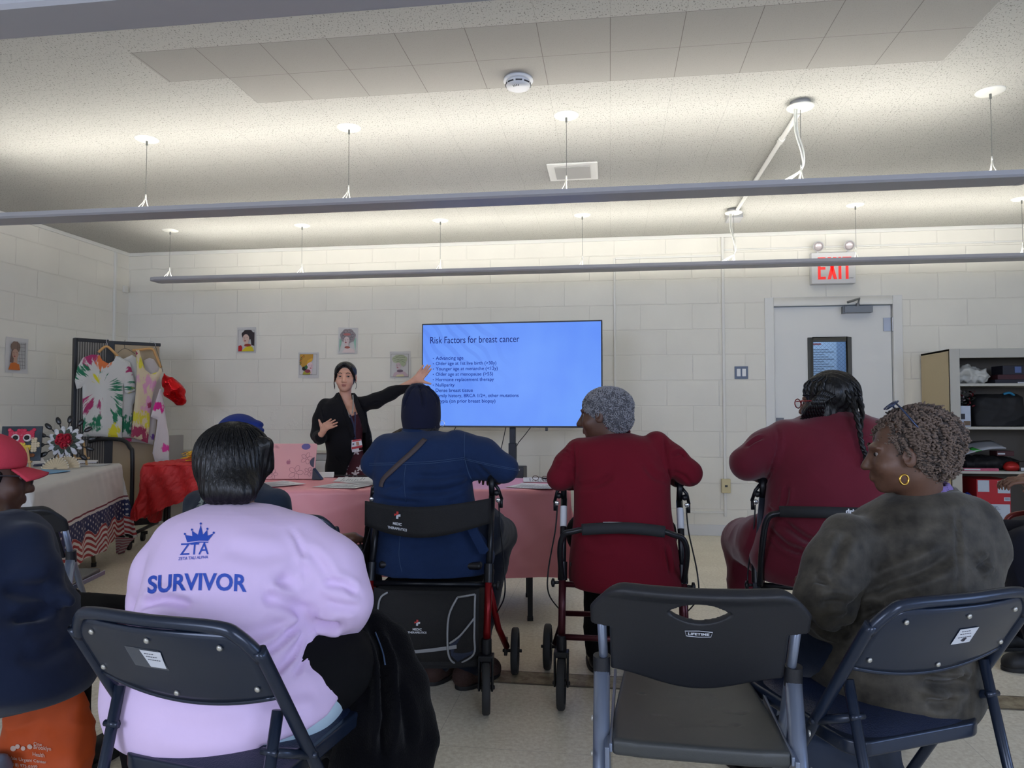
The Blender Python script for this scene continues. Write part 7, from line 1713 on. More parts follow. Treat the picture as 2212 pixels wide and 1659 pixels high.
strip('lapel', [W3(764, 851, 4.985), W3(774, 880, 4.93), W3(784, 905, 4.912), W3(788, 935, 4.905)], .015, m_blazer, root, taper=lambda t: .7+.7*math.sin(PI*t)+.05)
# lanyard and badge
strip('lanyard_grey', [W3(731, 853, 4.975), W3(741, 872, 4.945), W3(752, 893, 4.915), W3(757, 902, 4.905)], .0045, mat('lanyard_grey', (150, 148, 142), .8), root, th=.0015)
strip('lanyard_grey', [W3(762, 853, 4.975), W3(763, 872, 4.945), W3(761, 893, 4.915)], .0045, mat('lanyard_grey', (150, 148, 142), .8), root, th=.0015)
strip('lanyard_navy', [W3(756, 896, 4.905), W3(764, 918, 4.895), W3(766, 935, 4.895), W3(766, 948, 4.90)], .006, mat('lanyard_navy', (30, 38, 70), .7), root, th=.002)
strip('lanyard_navy', [W3(767, 890, 4.91), W3(767, 918, 4.894), W3(767, 948, 4.898)], .005, mat('lanyard_navy', (30, 38, 70), .7), root, th=.002)
def badge_quad(name, pts, m, Y, parent, th=.0008):
    mb = MB(); mb.add([W3(x, y, Y) for x, y in pts], [tuple(range(len(pts)))]); return mb.build(name, m, parent, world=True, solid=th)
bw, brd = mat('badge_card', (214, 216, 222), .4), mat('badge_red', (170, 30, 44), .4)
bd = badge_quad('badge', [(760, 951), (780, 948.5), (783, 964), (759, 970)], bw, 4.888, root, .002)
badge_quad('badge_stripe', [(761, 951), (779.5, 947.5), (780, 951.5), (761, 955)], brd, 4.886, bd); badge_quad('badge_stripe', [(759.5, 966), (782.5, 961.5), (783, 966), (759.5, 971)], brd, 4.886, bd)
badge_quad('badge_photo', [(769, 955), (775, 954), (776.5, 962), (770, 963)], mat('badge_portrait', (176, 130, 110), .6), 4.886, bd)
badge_quad('badge_print', [(761.5, 958), (765, 957.4), (765, 961), (761.5, 961.6)], mat('badge_print', (90, 96, 110), .6), 4.886, bd)
badge_quad('second_card', [(759.5, 970.5), (775, 968), (776, 975), (761, 977)], bw, 4.887, root, .0015)
# hair pulled back, parted in the middle
f = Field(hc-.16, hc+.17, .004)
f.ell(T(0, -.020, .042), (.084*s_h, .094*s_h, .083*s_h), .01); f.ell(T(0, -.05, -.02), (.066, .05, .055), .02)
f.ell(T(0, .105, -.020), (.066*s_h, .078*s_h, .104*s_h), .014, 'sub', rot=R)
f.chain([T(.006, .068, .104), T(.046, .062, .076), T(.068, .042, .028), T(.076, .02, -.02)], [.010, .011, .009, .005], .008); f.chain([T(-.006, .068, .104), T(-.046, .062, .076), T(-.068, .042, .028), T(-.076, .02, -.02)], [.010, .011, .009, .005], .008)
V, Q = f.mesh(2); hr = sm_obj('hair', (V, Q), m_blackhair, root)
mb = MB(); mb.tube(smooth_path([T(.076, .02, -.01), T(.080, .03, -.04), T(.077, .02, -.065), T(.080, .01, -.09)], 5), .0022, 5); mb.tube(smooth_path([T(.078, .015, -.01), T(.083, .025, -.04), T(.080, .015, -.08)], 5), .0018, 5)
mb.tube(smooth_path([T(-.076, .03, .0), T(-.082, .035, -.02), T(-.078, .03, -.045)], 5), .0016, 5); mb.tube(smooth_path([T(-.078, .0, -.03), T(-.084, -.01, -.06), T(-.078, .0, -.09)], 5), .002, 5); mb.build('loose_strands', m_blackhair, hr, smooth=True, world=True)
for an in ankles: shoe(root, (an[0], an[1]+.06, 0), (an[0]+.01, an[1]-.16, 0), mat('patterned_shoe', (60, 58, 54), .8, var=.6, vscale=60), w=.036)
# ================================================================ FOLDED PARTITION WITH CLOTHES
pC, pA, pB = [np.array(p) for p in ((-4.50, 5.50, 0), (-4.356, 5.70, 0), (-4.065, 5.98, 0))]
t = thing('folded_mobile_table', 'folded tan mobile table with black frame standing in the back left corner', 'folding table', ((pA+pB)/2))
m_tan = mat('tan_laminate', (166, 148, 120), .55, var=.05, vscale=3); m_bframe = mat('black_frame_paint', (22, 23, 26), .45)
dAB = (pB-pA)/np.linalg.norm(pB-pA); nAB = np.array([dAB[1], -dAB[0], 0]); dCA = (pA-pC)/np.linalg.norm(pA-pC); nCA = np.array([dCA[1], -dCA[0], 0])
def wall_prism(mb, a, b_, n, th, z0, z1):
    a, b_ = np.array(a), np.array(b_); vs = [a, b_, b_-n*th, a-n*th]; mb.add([v+np.array([0, 0, z0]) for v in vs]+[v+np.array([0, 0, z1]) for v in vs], [(3, 2, 1, 0), (4, 5, 6, 7), (0, 1, 5, 4), (1, 2, 6, 5), (2, 3, 7, 6), (3, 0, 4, 7)])
mb = MB(); wall_prism(mb, pA+dAB*.02, pB, nAB, .04, .19, 1.735); mb.build('panel', m_tan, t, world=True)
mb = MB(); wall_prism(mb, pA-dAB*.0+nAB*.004, pB+nAB*.004+dAB*.01, nAB, .05, 1.735, 1.765); wall_prism(mb, pA+nAB*.006-dAB*.02, pA+nAB*.006+dAB*.045, nAB, .06, .10, 1.765); wall_prism(mb, pA-dAB*.02, pB+dAB*.02, nAB, .10, .13, .19); mb.build('panel_edge', m_bframe, t, world=True, bevel=.004)
g = NG('ribbed_grey'); o = g.sep(g.obj()); wv = g.math('SINE', g.math('MULTIPLY', g.math('ADD', g.math('MULTIPLY', o[0], float(dCA[0])), g.math('MULTIPLY', o[1], float(dCA[1]))), 330.0))
c = g.mix(g.step(wv, -.3, .3), srgb(70, 68, 64), srgb(128, 124, 118)); g.bump(wv, .5, .004); m_rib = g.col(c, .6)
mb = MB(); wall_prism(mb, pC, pA, nCA, .05, .19, 1.74); mb.build('ribbed_side', m_rib, t, world=True)
mb = MB(); wall_prism(mb, pC-dCA*.01, pA+dCA*.0, nCA, .06, 1.74, 1.772); wall_prism(mb, pC-dCA*.02, pC+dCA*.01, nCA, .06, .10, 1.772); mb.build('side_edge', m_bframe, t, world=True, bevel=.004)
# second folded leaf behind, seen right of the panel
pD = pB+np.array([.0, .03, 0]); pE = pD+np.array([.07, .02, 0])
mb = MB(); mb.box2((pD[0]-.01, pD[1], .15), (pD[0]+.04, pD[1]+.30, .92)); mb.build('rear_leaf', mat('grey_leaf', (150, 148, 146), .6), t, world=True)
mb = MB(); mb.tube([(pD[0]+.055, pD[1]+.02, .06), (pD[0]+.055, pD[1]+.02, .93)], .016, 10); mb.build('rear_post', m_bframe, t, world=True, smooth=True)
# tubular arch on castors
za = .905; a0, a1 = atY(286, 1000, 5.47), atY(170, 1000, 5.60)
mb = MB(); pts = [(a0[0], a0[1], .075), (a0[0], a0[1], za-.17), (a0[0]-.03, a0[1]+.007, za-.06), (a0[0]-.12, a0[1]+.025, za), (a1[0]+.2, a1[1]-.02, za), (a1[0]+.06, a1[1], za-.05), (a1[0], a1[1], za-.17), (a1[0], a1[1], .075)]
mb.tube(smooth_path(pts, 8), .017, 14); mb.build('tube_arch', m_bframe, t, world=True, smooth=True)
mb = MB(); mb.tube([(a0[0], a0[1], .12), tuple(pB+[0, 0, .14])], .016, 8); mb.tube([(a1[0], a1[1], .12), tuple(pC+[0, 0, .14])], .016, 8); mb.tube([(a0[0], a0[1], .12), (a1[0], a1[1], .12)], .016, 8); mb.build('base_frame', m_bframe, t, world=True, smooth=True)
for p in ((a0[0], a0[1]), (a1[0], a1[1]), (pB[0]-.03, pB[1]-.12), (pA[0]+.1, pA[1]-.1), (pB[0]+.08, pB[1]), (pB[0]-.12, pB[1]-.30)):
    mb = MB(); mb.lathe([(.012, -.014), (.036, -.012), (.038, 0), (.036, .012), (.012, .014)], (p[0], p[1]-.02, .038), (1, .3, 0), 20); mb.box((p[0], p[1]-.005, .07), (.034, .05, .03)); mb.build('castor', m_rub, t, world=True, smooth=True, angle=40)

# clothes hanging on it
SP0, SP1 = np.array([-4.50, 5.50]), np.array([-4.065, 5.98]); sd = (SP1-SP0)/np.linalg.norm(SP1-SP0); sn = np.array([sd[1], -sd[0]])
def on_plane(x, y, off=.07):
    d = _ray(x, y); q = SP0+sn*off; # ray (0,0,EYE)+t d meets vertical plane through q with normal sn
    tt = (q@sn)/(d[0]*sn[0]+d[1]*sn[1]); return _C+d*tt
def tiedye(name, spots, white=(196, 196, 192), centre=None, streak=6.0):
    """dye patches around given object-space points, broken into streaks"""
    g = NG(name); o = g.obj(); base = srgb(*white)
    if centre is not None:
        sb = g.n('VectorMath', operation='SUBTRACT'); g.l(o, sb.inputs[0]); sb.inputs[1].default_value = centre; q = g.sep(sb.outputs[0])
        an = g.math('ARCTAN2', q[2], q[0]); ln = g.n('VectorMath', operation='LENGTH'); g.l(sb.outputs[0], ln.inputs[0]); nz = g.noise(g.comb(g.math('MULTIPLY', an, streak), g.math('MULTIPLY', ln.outputs['Value'], 5), 0), 1.3, 5, .6)
    else:
        q = g.sep(o); nz = g.noise(g.comb(g.math('MULTIPLY', q[0], 22), g.math('MULTIPLY', q[1], 22), g.math('MULTIPLY', q[2], 9)), 1.0, 5, .6)
    c = base
    for (p, r, colr, dens) in spots:
        sb = g.n('VectorMath', operation='SUBTRACT'); g.l(o, sb.inputs[0]); sb.inputs[1].default_value = p; ln = g.n('VectorMath', operation='LENGTH'); g.l(sb.outputs[0], ln.inputs[0])
        fall = g.math('SUBTRACT', 1.0, g.math('DIVIDE', ln.outputs['Value'], r*1.35)); m = g.math('MULTIPLY', g.step(g.math('ADD', g.math('MULTIPLY', fall, dens), g.math('MULTIPLY', nz, 1.7)), 1.30, 1.40), g.step(fall, 0, .1))
        c = g.mix(m, c, srgb(*colr))
    return g.col(c, .85)
def garment(name, label, outline, m_fn, off=.07, th=.012, seed=1, group=None, puff=.012, cat='shirt', holes=()):
    """hanging cloth: outline in pixels on the hanging plane, two layers with folds"""
    P = [on_plane(x, y, off) for x, y in outline]; c0 = np.mean(P, axis=0); t = thing(name, label, cat, (c0[0], c0[1], c0[2]), 0, group); m = m_fn(c0)
    for side, nm in ((0, 'front'), (1, 'back')):
        bm = bmesh.new(); vs = [bm.verts.new(Vector((float(x), float(-y), 0))) for x, y in outline]; bm.faces.new(vs); bmesh.ops.triangulate(bm, faces=bm.faces)
        for _ in range(7):
            le = [e for e in bm.edges if e.calc_length() > 7]
            if not le: break
            bmesh.ops.subdivide_edges(bm, edges=le, cuts=1); bmesh.ops.triangulate(bm, faces=bm.faces)
        bnd = {v.index for v in bm.verts}; bm.verts.index_update(); isb = {v.index: v.is_boundary for v in bm.verts}
        rr = random.Random(seed); k = [(rr.uniform(.05, .16), rr.uniform(0, 6.3), rr.uniform(-.25, .25)) for _ in range(5)]; ymin = min(-y for x, y in outline); ymax = max(-y for x, y in outline); out = []
        for v in bm.verts:
            x, y = v.co.x, v.co.y; low = (ymax-y)/(ymax-ymin+1e-6)
            wv_ = sum(math.sin(x*a+b_+y*a*s_) for a, b_, s_ in k)*.0042*(.25+low)
            o_ = off+wv_+(0 if v.is_boundary else (puff if side == 0 else -puff*.3)); o_ += 0 if side == 0 else -.004
            out.append(on_plane(x, -y, o_))
        mb = MB(); mb.add(out, [tuple(v.index for v in f.verts) for f in bm.faces]); bm.free(); mb.build(nm, m, t, world=True, smooth=True)
    return t
G_CL = 'tie dyed clothes hanging on the folded table'
X_ = lambda x, y: (160+x/3.19, 700+y/3.19)
tee = [X_(*p) for p in ((175, 212), (195, 250), (235, 272), (272, 255), (292, 215), (330, 235), (385, 265), (418, 400), (420, 460), (372, 480), (350, 470), (340, 400), (332, 600), (330, 790), (200, 775), (62, 775), (60, 600), (58, 440), (60, 425), (48, 440), (18, 448), (4, 390), (22, 300), (60, 232), (120, 210))]
def tee_m(c0):
    P = lambda x, y: tuple(np.array(on_plane(*X_(x, y)))-c0)
    GR, MG, YL, OR = (30, 110, 78), (158, 44, 96), (206, 196, 40), (206, 110, 60)
    return tiedye('tie_dye_tee', [(P(110, 720), .17, GR, .75), (P(60, 700), .13, GR, .8), (P(70, 560), .12, MG, .85), (P(110, 230), .14, MG, .65), (P(170, 560), .10, MG, .6), (P(30, 340), .10, GR, .8), (P(200, 340), .09, GR, .6), (P(150, 380), .07, YL, .8), (P(190, 270), .10, OR, .7), (P(290, 430), .09, GR, .8), (P(320, 520), .10, GR, .75), (P(300, 620), .13, GR, .65), (P(270, 760), .12, YL, .8), (P(375, 310), .08, MG, .7), (P(380, 440), .09, GR, .75), (P(390, 470), .06, YL, .8)], centre=P(205, 440), streak=5.0)
garment('tie_dye_shirt', 'white tie dyed tee with green and magenta streaks on a wooden hanger', tee, tee_m, .085, seed=3, group=G_CL)
second = [X_(*p) for p in ((300, 215), (340, 240), (400, 212), (440, 240), (440, 480), (405, 560), (400, 785), (330, 780), (325, 500))]
garment('tie_dye_shirt', 'white tie dyed shirt with a green hem, behind the streaked tee', second, lambda c0: tiedye('tie_dye_second', [(tuple(np.array(on_plane(*X_(370, 700)))-c0), .17, (30, 110, 78), .8), (tuple(np.array(on_plane(*X_(375, 330)))-c0), .08, (158, 44, 96), .6)]), .045, seed=5, group=G_CL)
tank = [X_(*p) for p in ((424, 172), (450, 172), (470, 260), (490, 315), (530, 345), (575, 330), (598, 290), (606, 330), (570, 400), (545, 470), (525, 600), (520, 700), (508, 822), (455, 800), (390, 780), (405, 650), (425, 480), (432, 300))]
def tank_m(c0):
    P = lambda x, y: tuple(np.array(on_plane(*X_(x, y)))-c0); YL, MG, PR, LP = (206, 196, 60), (150, 50, 84), (120, 70, 130), (206, 150, 180)
    return tiedye('tie_dye_tank', [(P(500, 400), .17, LP, .8), (P(500, 560), .15, LP, .8), (P(460, 260), .12, YL, .8), (P(520, 310), .10, YL, .9), (P(430, 190), .07, MG, 1.2), (P(600, 300), .05, MG, 1.2), (P(440, 650), .12, YL, .95), (P(500, 690), .10, YL, .9), (P(430, 740), .12, MG, 1.0), (P(490, 790), .09, MG, 1.0), (P(500, 560), .06, MG, .8), (P(500, 490), .04, PR, .9), (P(430, 490), .05, MG, .8)], white=(204, 190, 160))
garment('tie_dye_tank_top', 'yellow and pink tie dyed tank top on the right wooden hanger', tank, tank_m, .105, seed=8, group=G_CL)
wh = [X_(*p) for p in ((480, 250), (520, 232), (552, 245), (585, 300), (600, 420), (572, 560), (565, 700), (545, 832), (440, 815), (345, 812), (340, 790), (480, 780))]
garment('white_shirt', 'plain white shirt with pink hem hanging behind the tank top', wh, lambda c0: tiedye('pink_hem', [(tuple(np.array(on_plane(*X_(370, 800)))-c0), .07, (190, 60, 110), .9), (tuple(np.array(on_plane(*X_(550, 780)))-c0), .05, (110, 70, 150), .9)], white=(190, 182, 180)), .035, seed=9, group=G_CL)
s1 = [X_(*p) for p in ((590, 446), (604, 450), (622, 560), (636, 668), (655, 780), (655, 945), (610, 948), (560, 955), (540, 890), (565, 740), (575, 660), (527, 638), (560, 540))]
garment('small_white_shirt', 'small white shirt with magenta bursts hanging lowest at the right', s1, lambda c0: tiedye('magenta_bursts', [(tuple(np.array(on_plane(*X_(578, 575), .12))-c0), .075, (200, 30, 130), 1.0), (tuple(np.array(on_plane(*X_(630, 855), .12))-c0), .055, (214, 60, 150), .95)], white=(206, 198, 200)), .125, seed=11, group=G_CL)
m_hang = mat('hanger_wood', (196, 150, 92), .45); m_wirehook = mat('hanger_wire', (180, 180, 182), .3, .8)
def hanger(label, pts, hook, off):
    t = thing('clothes_hanger', label, 'hanger', on_plane(*X_(*pts[len(pts)//2]), off)); P = [on_plane(*X_(*p), off) for p in pts]
    mb = MB(); mb.tube(smooth_path([tuple(p) for p in P], 6), .011, 10); mb.build('wooden_arms', m_hang, t, world=True, smooth=True)
    mb = MB(); mb.tube(smooth_path([tuple(on_plane(*X_(*p), off)) for p in hook], 6), .0022, 6); mb.build('hook', m_wirehook, t, world=True, smooth=True)
    t['group'] = 'wooden clothes hangers'
hanger('wooden hanger holding the streaked tee', [(168, 196), (200, 165), (226, 155), (255, 175), (300, 222)], [(226, 155), (228, 135), (222, 118), (232, 104), (240, 112)], .08)
hanger('wooden hanger holding the tank top', [(402, 182), (450, 178), (536, 172), (565, 220), (600, 300)], [(545, 170), (562, 148), (552, 128), (530, 120), (520, 128)], .105)
mb = MB(); mb.tube(smooth_path([tuple(on_plane(*X_(*p), .05)) for p in ((300, 200), (330, 175), (348, 165), (345, 135), (352, 108))], 6), .0018, 6); mb.tube(smooth_path([tuple(on_plane(*X_(*p), .05)) for p in ((348, 165), (380, 178), (420, 205))], 6), .0018, 6); meta(mb.build('wire_hanger', m_bframe, smooth=True), 'thin dark wire hanger between the two wooden hangers', 'hanger')
# red foil bag on a string
f0 = on_plane(*X_(690, 455), .16); f = Field(f0-.17, f0+.17, .006)
ol = [X_(*p) for p in ((614, 325), (650, 345), (700, 375), (748, 398), (782, 480), (770, 540), (745, 578), (690, 548), (640, 530), (608, 490), (606, 420))]
f.chain([on_plane(*X_(*p), .16) for p in ((622, 345), (650, 400), (690, 450), (730, 520))], [.014, .060, .080, .060], .02); f.cone(on_plane(*X_(735, 455), .16), on_plane(*X_(740, 530), .16), .042, .03, .02); f.cone(on_plane(*X_(640, 480), .16), on_plane(*X_(700, 520), .16), .035, .03, .02)
V, Q = f.mesh(1); N = normals(V, Q); V = V+N*(-np.abs(vnoise(V, 38, 3))*.010-np.abs(vnoise(V, 90, 5))*.004)[:, None]
o = sm_obj('foil_bag', (V, Q), mat('red_foil', (196, 16, 24), .22, .75), None, smooth=True); meta(o, 'shiny red foil bag hanging at the right end of the clothes', 'bag')
mb = MB(); mb.tube([tuple(on_plane(*X_(560, 150), .12)), tuple(on_plane(*X_(590, 240), .13)), tuple(on_plane(*X_(612, 330), .15))], .002, 5); mb.build('string', m_bframe, o)

# ================================================================ LEFT TABLE WITH THE FLAG CLOTH
P1 = np.array([-3.79, 5.10, 0]); 
t = thing('folding_table', 'folding table under the stars and stripes tablecloth by the left wall', 'table', P1, math.atan2(-.914, .406))
mb = MB(); mb.box2((.02, -.74, .70), (1.85, -.02, .733)); mb.build('tabletop', mat('table_grey', (150, 150, 148), .5), t, bevel=.006)
m_khaki = mat('khaki_leg', (120, 112, 92), .5, .3)
for x in (.22, 1.6):
    for y in (-.12, -.62):
        mb = MB(); mb.tube([(x, y, .70), (x, y, .20), (x+.02, y+.02, .02)], .014, 10); lg = mb.build('leg', m_khaki, t, smooth=True)
        mb = MB(); mb.cyl((x+.02, y+.02, 0), (x+.02, y+.02, .03), .018, 12); mb.build('foot_cap', m_rub, lg)
g = NG('flag_tablecloth'); o = g.sep(g.obj()); x, y, z = o
hu = g.math('ADD', x, y)
wave = g.math('MULTIPLY', g.math('SINE', g.math('MULTIPLY', hu, 19.0)), .026)
zz = g.math('ADD', z, wave)
red, wht, blu = srgb(150, 44, 48), srgb(198, 196, 194), srgb(30, 40, 84)
stripes = g.math('GREATER_THAN', g.math('FRACT', g.math('DIVIDE', zz, .037)), .5)
sc = g.mix(stripes, wht, red)
fu = g.math('SUBTRACT', g.math('FRACT', g.math('DIVIDE', hu, .046)), .5); row = g.math('FLOOR', g.math('DIVIDE', hu, .046)); fz = g.math('SUBTRACT', g.math('FRACT', g.math('ADD', g.math('DIVIDE', z, .040), g.math('MULTIPLY', row, .5))), .5)
d = g.math('SQRT', g.math('ADD', g.math('MULTIPLY', fu, fu), g.math('MULTIPLY', fz, fz))); an = g.math('ARCTAN2', fz, fu)
star = g.math('LESS_THAN', d, g.math('ADD', .17, g.math('MULTIPLY', .07, g.math('COSINE', g.math('MULTIPLY', g.math('ADD', an, PI/2), 5.0)))))
bc = g.mix(star, blu, wht)
c = g.mix(g.math('GREATER_THAN', zz, .335), sc, bc); c = g.mix(g.math('GREATER_THAN', z, .458), c, wht)
ml = g.math('MULTIPLY', g.math('GREATER_THAN', z, .476), g.math('LESS_THAN', z, .488)); c = g.mix(ml, c, srgb(110, 30, 50))
m_flag = g.col(c, .7)
mb = MB(); mb.grid(drape(0, 1.87, -.76, 0, .7405, .565, seed=9, amp=.012, creases_=10, hemvar=.012), 170, 110); o = mb.build('tablecloth', m_flag, None, smooth=True); o.location = P1.tolist(); o.rotation_euler = (0, 0, math.atan2(-.914, .406)); meta(o, 'white tablecloth with a stars and stripes border over the left table', 'tablecloth')
g = NG('flag_cloth_reverse'); oo = g.sep(g.obj()); st = g.math('GREATER_THAN', g.math('FRACT', g.math('DIVIDE', g.math('ADD', oo[2], g.math('MULTIPLY', oo[0], .5)), .037)), .5); m_rev = g.col(g.mix(st, srgb(198, 186, 186), srgb(170, 108, 118)), .7)
def tail(u, v):
    a, b_ = atY(249, 1160, 5.16), atY(292, 1163, 5.22); c_, d_ = atZ(251, 1196, .005), atZ(266, 1196, .005)
    p = (a*(1-u)+b_*u)*(1-v)+(c_*(1-u)+d_*u)*v; return p+np.array([0, .02*math.sin(u*9)*v, .02*math.sin(PI*v)*u])
mb = MB(); mb.grid(tail, 14, 12); mb.build('corner_tail', m_rev, o, world=True, smooth=True, solid=.003)
ZL = .745
def onl(x, y, z=ZL): return atZ(x, y, z)
# owl made of buttons on a small easel
e0 = onl(38, 1010); c0 = np.array([e0[0], e0[1], ZL]); rz = .45
t = thing('button_owl_picture', 'dark canvas with a pink and yellow owl made of buttons', 'picture', (e0[0]+.02, e0[1], ZL+.045), rz)
Fr = Matrix.Rotation(-.18, 4, 'X'); W_, H_ = .25, .25
mb = MB(); mb.prism([(-W_/2, 0), (W_/2, 0), (W_/2, H_), (-W_/2, H_)], .015, Fr @ Matrix.Rotation(PI/2, 4, 'X')); mb.build('canvas', mat('canvas_dark_teal', (52, 62, 72), .7, var=.4, vscale=12), t)
cv = Fr @ Matrix.Rotation(PI/2, 4, 'X') @ Matrix.Translation((0, 0, .016)); rr = random.Random(8)
def buttons(name, m, spots, r=.011):
    mb = MB()
    for (x, y) in spots: mb.lathe([(0, .006), (r*.6, .006), (r*.75, .008), (r, .006), (r, 0)], cv @ Vector((x, y, 0)), (cv.to_3x3() @ Vector((rr.uniform(-.2, .2), rr.uniform(-.2, .2), 1))), 10)
    mb.build(name, m, t, smooth=True, angle=40)
def disc_pts(cx, cy, rx, ry, n, step=.017): return [(cx+a, cy+b_) for a in np.arange(-rx, rx+.001, step) for b_ in np.arange(-ry, ry+.001, step) if (a/rx)**2+(b_/ry)**2 <= 1]
pinkb = [(x, y) for x, y in disc_pts(0, .185, .085, .035, 0) if not (math.hypot(x+.035, y-.165) < .026 or math.hypot(x-.035, y-.165) < .026)]+[(-.075, .222), (.075, .222), (-.062, .21), (.062, .21), (0, .145), (-.01, .135), (.01, .135)]
buttons('pink_buttons', mat('button_pink', (206, 52, 84), .35), pinkb, .013); buttons('yellow_buttons', mat('button_yellow', (222, 190, 70), .35), disc_pts(-.005, .090, .062, .038, 0), .012)
buttons('cream_buttons', mat('button_cream', (206, 190, 160), .4), disc_pts(.082, .11, .026, .055, 0), .011); buttons('cream_buttons', mat('button_cream', (206, 190, 160), .4), disc_pts(-.085, .11, .018, .045, 0), .011); buttons('brown_buttons', mat('button_brown', (120, 70, 34), .35), disc_pts(.01, .035, .085, .014, 0), .014)
for q in (-1, 1):
    mb = MB(); mb.lathe([(0, .010), (.026, .008), (.030, 0)], cv @ Vector((q*.037, .165, 0)), cv.to_3x3() @ Vector((0, 0, 1)), 20); ey = mb.build('eye_disc', mat('button_white', (214, 206, 208), .35), t, smooth=True)
    mb = MB(); mb.lathe([(0, .016), (.014, .015), (.017, .009)], cv @ Vector((q*.035, .166, 0)), cv.to_3x3() @ Vector((0, 0, 1)), 16); mb.build('pupil_button', m_rub, ey, smooth=True)
def easel(label, x, y, rz, s=1.0):
    t = thing('mini_easel', label, 'easel', (x, y, ZL), rz, 'small wooden table easels'); m = mat('easel_wood', (196, 160, 108), .6)
    for q in (-1, 1):
        mb = MB(); mb.box((q*.065*s, 0, .07*s), (.014, .008, .145*s), rot=Matrix.Rotation(q*-.14, 3, 'Y')); mb.build('leg', m, t, bevel=.001)
    mb = MB(); mb.box((0, .05, .08*s), (.014, .008, .17*s), rot=Matrix.Rotation(.5, 3, 'X')); mb.build('leg', m, t, bevel=.001)
    mb = MB(); mb.box((0, -.018, .042*s), (.18*s, .034, .012)); mb.build('shelf', m, t, bevel=.001); return t
easel('small wooden easel under the button owl', e0[0]+.02, e0[1]-.02, rz, 1.0)
w0 = onl(135, 1008); easel('small wooden easel behind the spoon wreath', w0[0], w0[1]+.09, .45, 1.3)
# spoon wreath
wc = np.array([w0[0]-.01, w0[1]+.04, atY(131, 955, w0[1])[2]]); t = thing('spoon_flower_wreath', 'wreath of black spoons with white petals and a red rose centre', 'wreath', (wc[0], wc[1], wc[2]), .45)
mbs = mat('black_spoon_plastic', (24, 25, 28), .3); rr = random.Random(2)
Wf = Matrix.Rotation(-.15, 4, 'X')
mb = MB(); mb.tube([Wf @ Vector((.075*math.cos(a), .012, .075*math.sin(a))) for a in [2*PI*k/28 for k in range(28)]], .013, 8, closed=True); mb.build('ring', mbs, t, smooth=True)
for k in range(14):
    a = 2*PI*k/14+.13; d = Vector((math.cos(a), 0, math.sin(a))); mb = MB(); mb.tube([Wf @ (d*.07), Wf @ (d*.14)], .004, 6); c_ = Wf @ (d*.165); R3 = (Wf.to_3x3() @ Matrix.Rotation(-a, 3, 'Y')); mb.ball(c_, (.031, .007, .017), 12, rot=R3); mb.build('spoon', mbs, t, smooth=True)
def petal_ring(name, m, n, r, ln, wd, y, a0=0, up=.3):
    mb = MB()
    for k in range(n):
        a = 2*PI*k/n+a0; d = Vector((math.cos(a), 0, math.sin(a))); R3 = Wf.to_3x3() @ Matrix.Rotation(-a, 3, 'Y') @ Matrix.Rotation(up, 3, 'Z'); mb.ball(Wf @ (d*r+Vector((0, y, 0))), (ln, .005, wd), 10, rot=R3)
    return mb.build(name, m, t, smooth=True)
petal_ring('white_petals', mat('petal_white', (208, 210, 216), .5), 14, .092, .030, .016, -.012); petal_ring('white_petals', mat('petal_white', (208, 210, 216), .5), 12, .080, .026, .015, -.022, .2)
petal_ring('green_leaves', mat('leaf_grey_green', (66, 80, 70), .6), 10, .066, .030, .015, -.030, .1); petal_ring('green_leaves', mat('leaf_grey_green', (66, 80, 70), .6), 8, .052, .026, .014, -.038, .4)
m_rose = mat('rose_red', (190, 30, 58), .55)
for i, (x, z) in enumerate(((0, .012), (.028, -.004), (-.026, .0), (.006, -.028), (.022, .024), (-.02, .024))):
    mb = MB()
    for k in range(3):
        r0 = .024-.006*k; mb.add([Wf @ Vector((x+(r0*(1+.25*v))*math.cos(u*2*PI*.92+k*2+i), -.045-.010*k-.022*v+.004*math.sin(u*12), z+(r0*(1+.25*v))*math.sin(u*2*PI*.92+k*2+i))) for u in [j/14 for j in range(15)] for v in (0, 1)], [(2*j, 2*j+2, 2*j+3, 2*j+1) for j in range(14)])
    mb.ball(Wf @ Vector((x, -.052, z)), (.016, .014, .016), 10); mb.build('rose', m_rose, t, smooth=True, solid=.0015)
# cream hand fans with pearls
def handfan(label, x, y, r, rz, tilt):
    p = onl(x, y); t = thing('hand_fan', label, 'fan', (p[0], p[1], ZL+.004), rz, 'cream hand fans on the left table'); m = mat('fan_cream', (196, 180, 150), .6); n = 13; T4 = Matrix.Rotation(tilt, 4, 'X')
    for k in range(n):
        a = PI*(k+.5)/n; mb = MB(); d = Vector((math.cos(a), 0, math.sin(a))); s_ = Vector((-math.sin(a), 0, math.cos(a))); w_ = r*PI/n*.48
        mb.add([T4 @ v for v in (d*.01+s_*.002, d*.01-s_*.002, d*r*.9-s_*w_+Vector((0, .006, 0)), d*r-s_*w_*.5, d*r+s_*w_*.5, d*r*.9+s_*w_)], [(0, 1, 2, 3, 4, 5)]); bl_ = mb.build('blade', m, t, solid=.0015)
        mb = MB(); mb.ball(T4 @ (d*r*.98+Vector((0, -.004, 0))), .006, 8); mb.build('pearl', mat('pearl', (222, 214, 196), .25), bl_, smooth=True)
handfan('front cream hand fan edged with pearls on the left table', 119, 1014, .082, .45, -.5); handfan('rear cream hand fan leaning behind the front fan', 143, 1012, .085, .40, -.35)
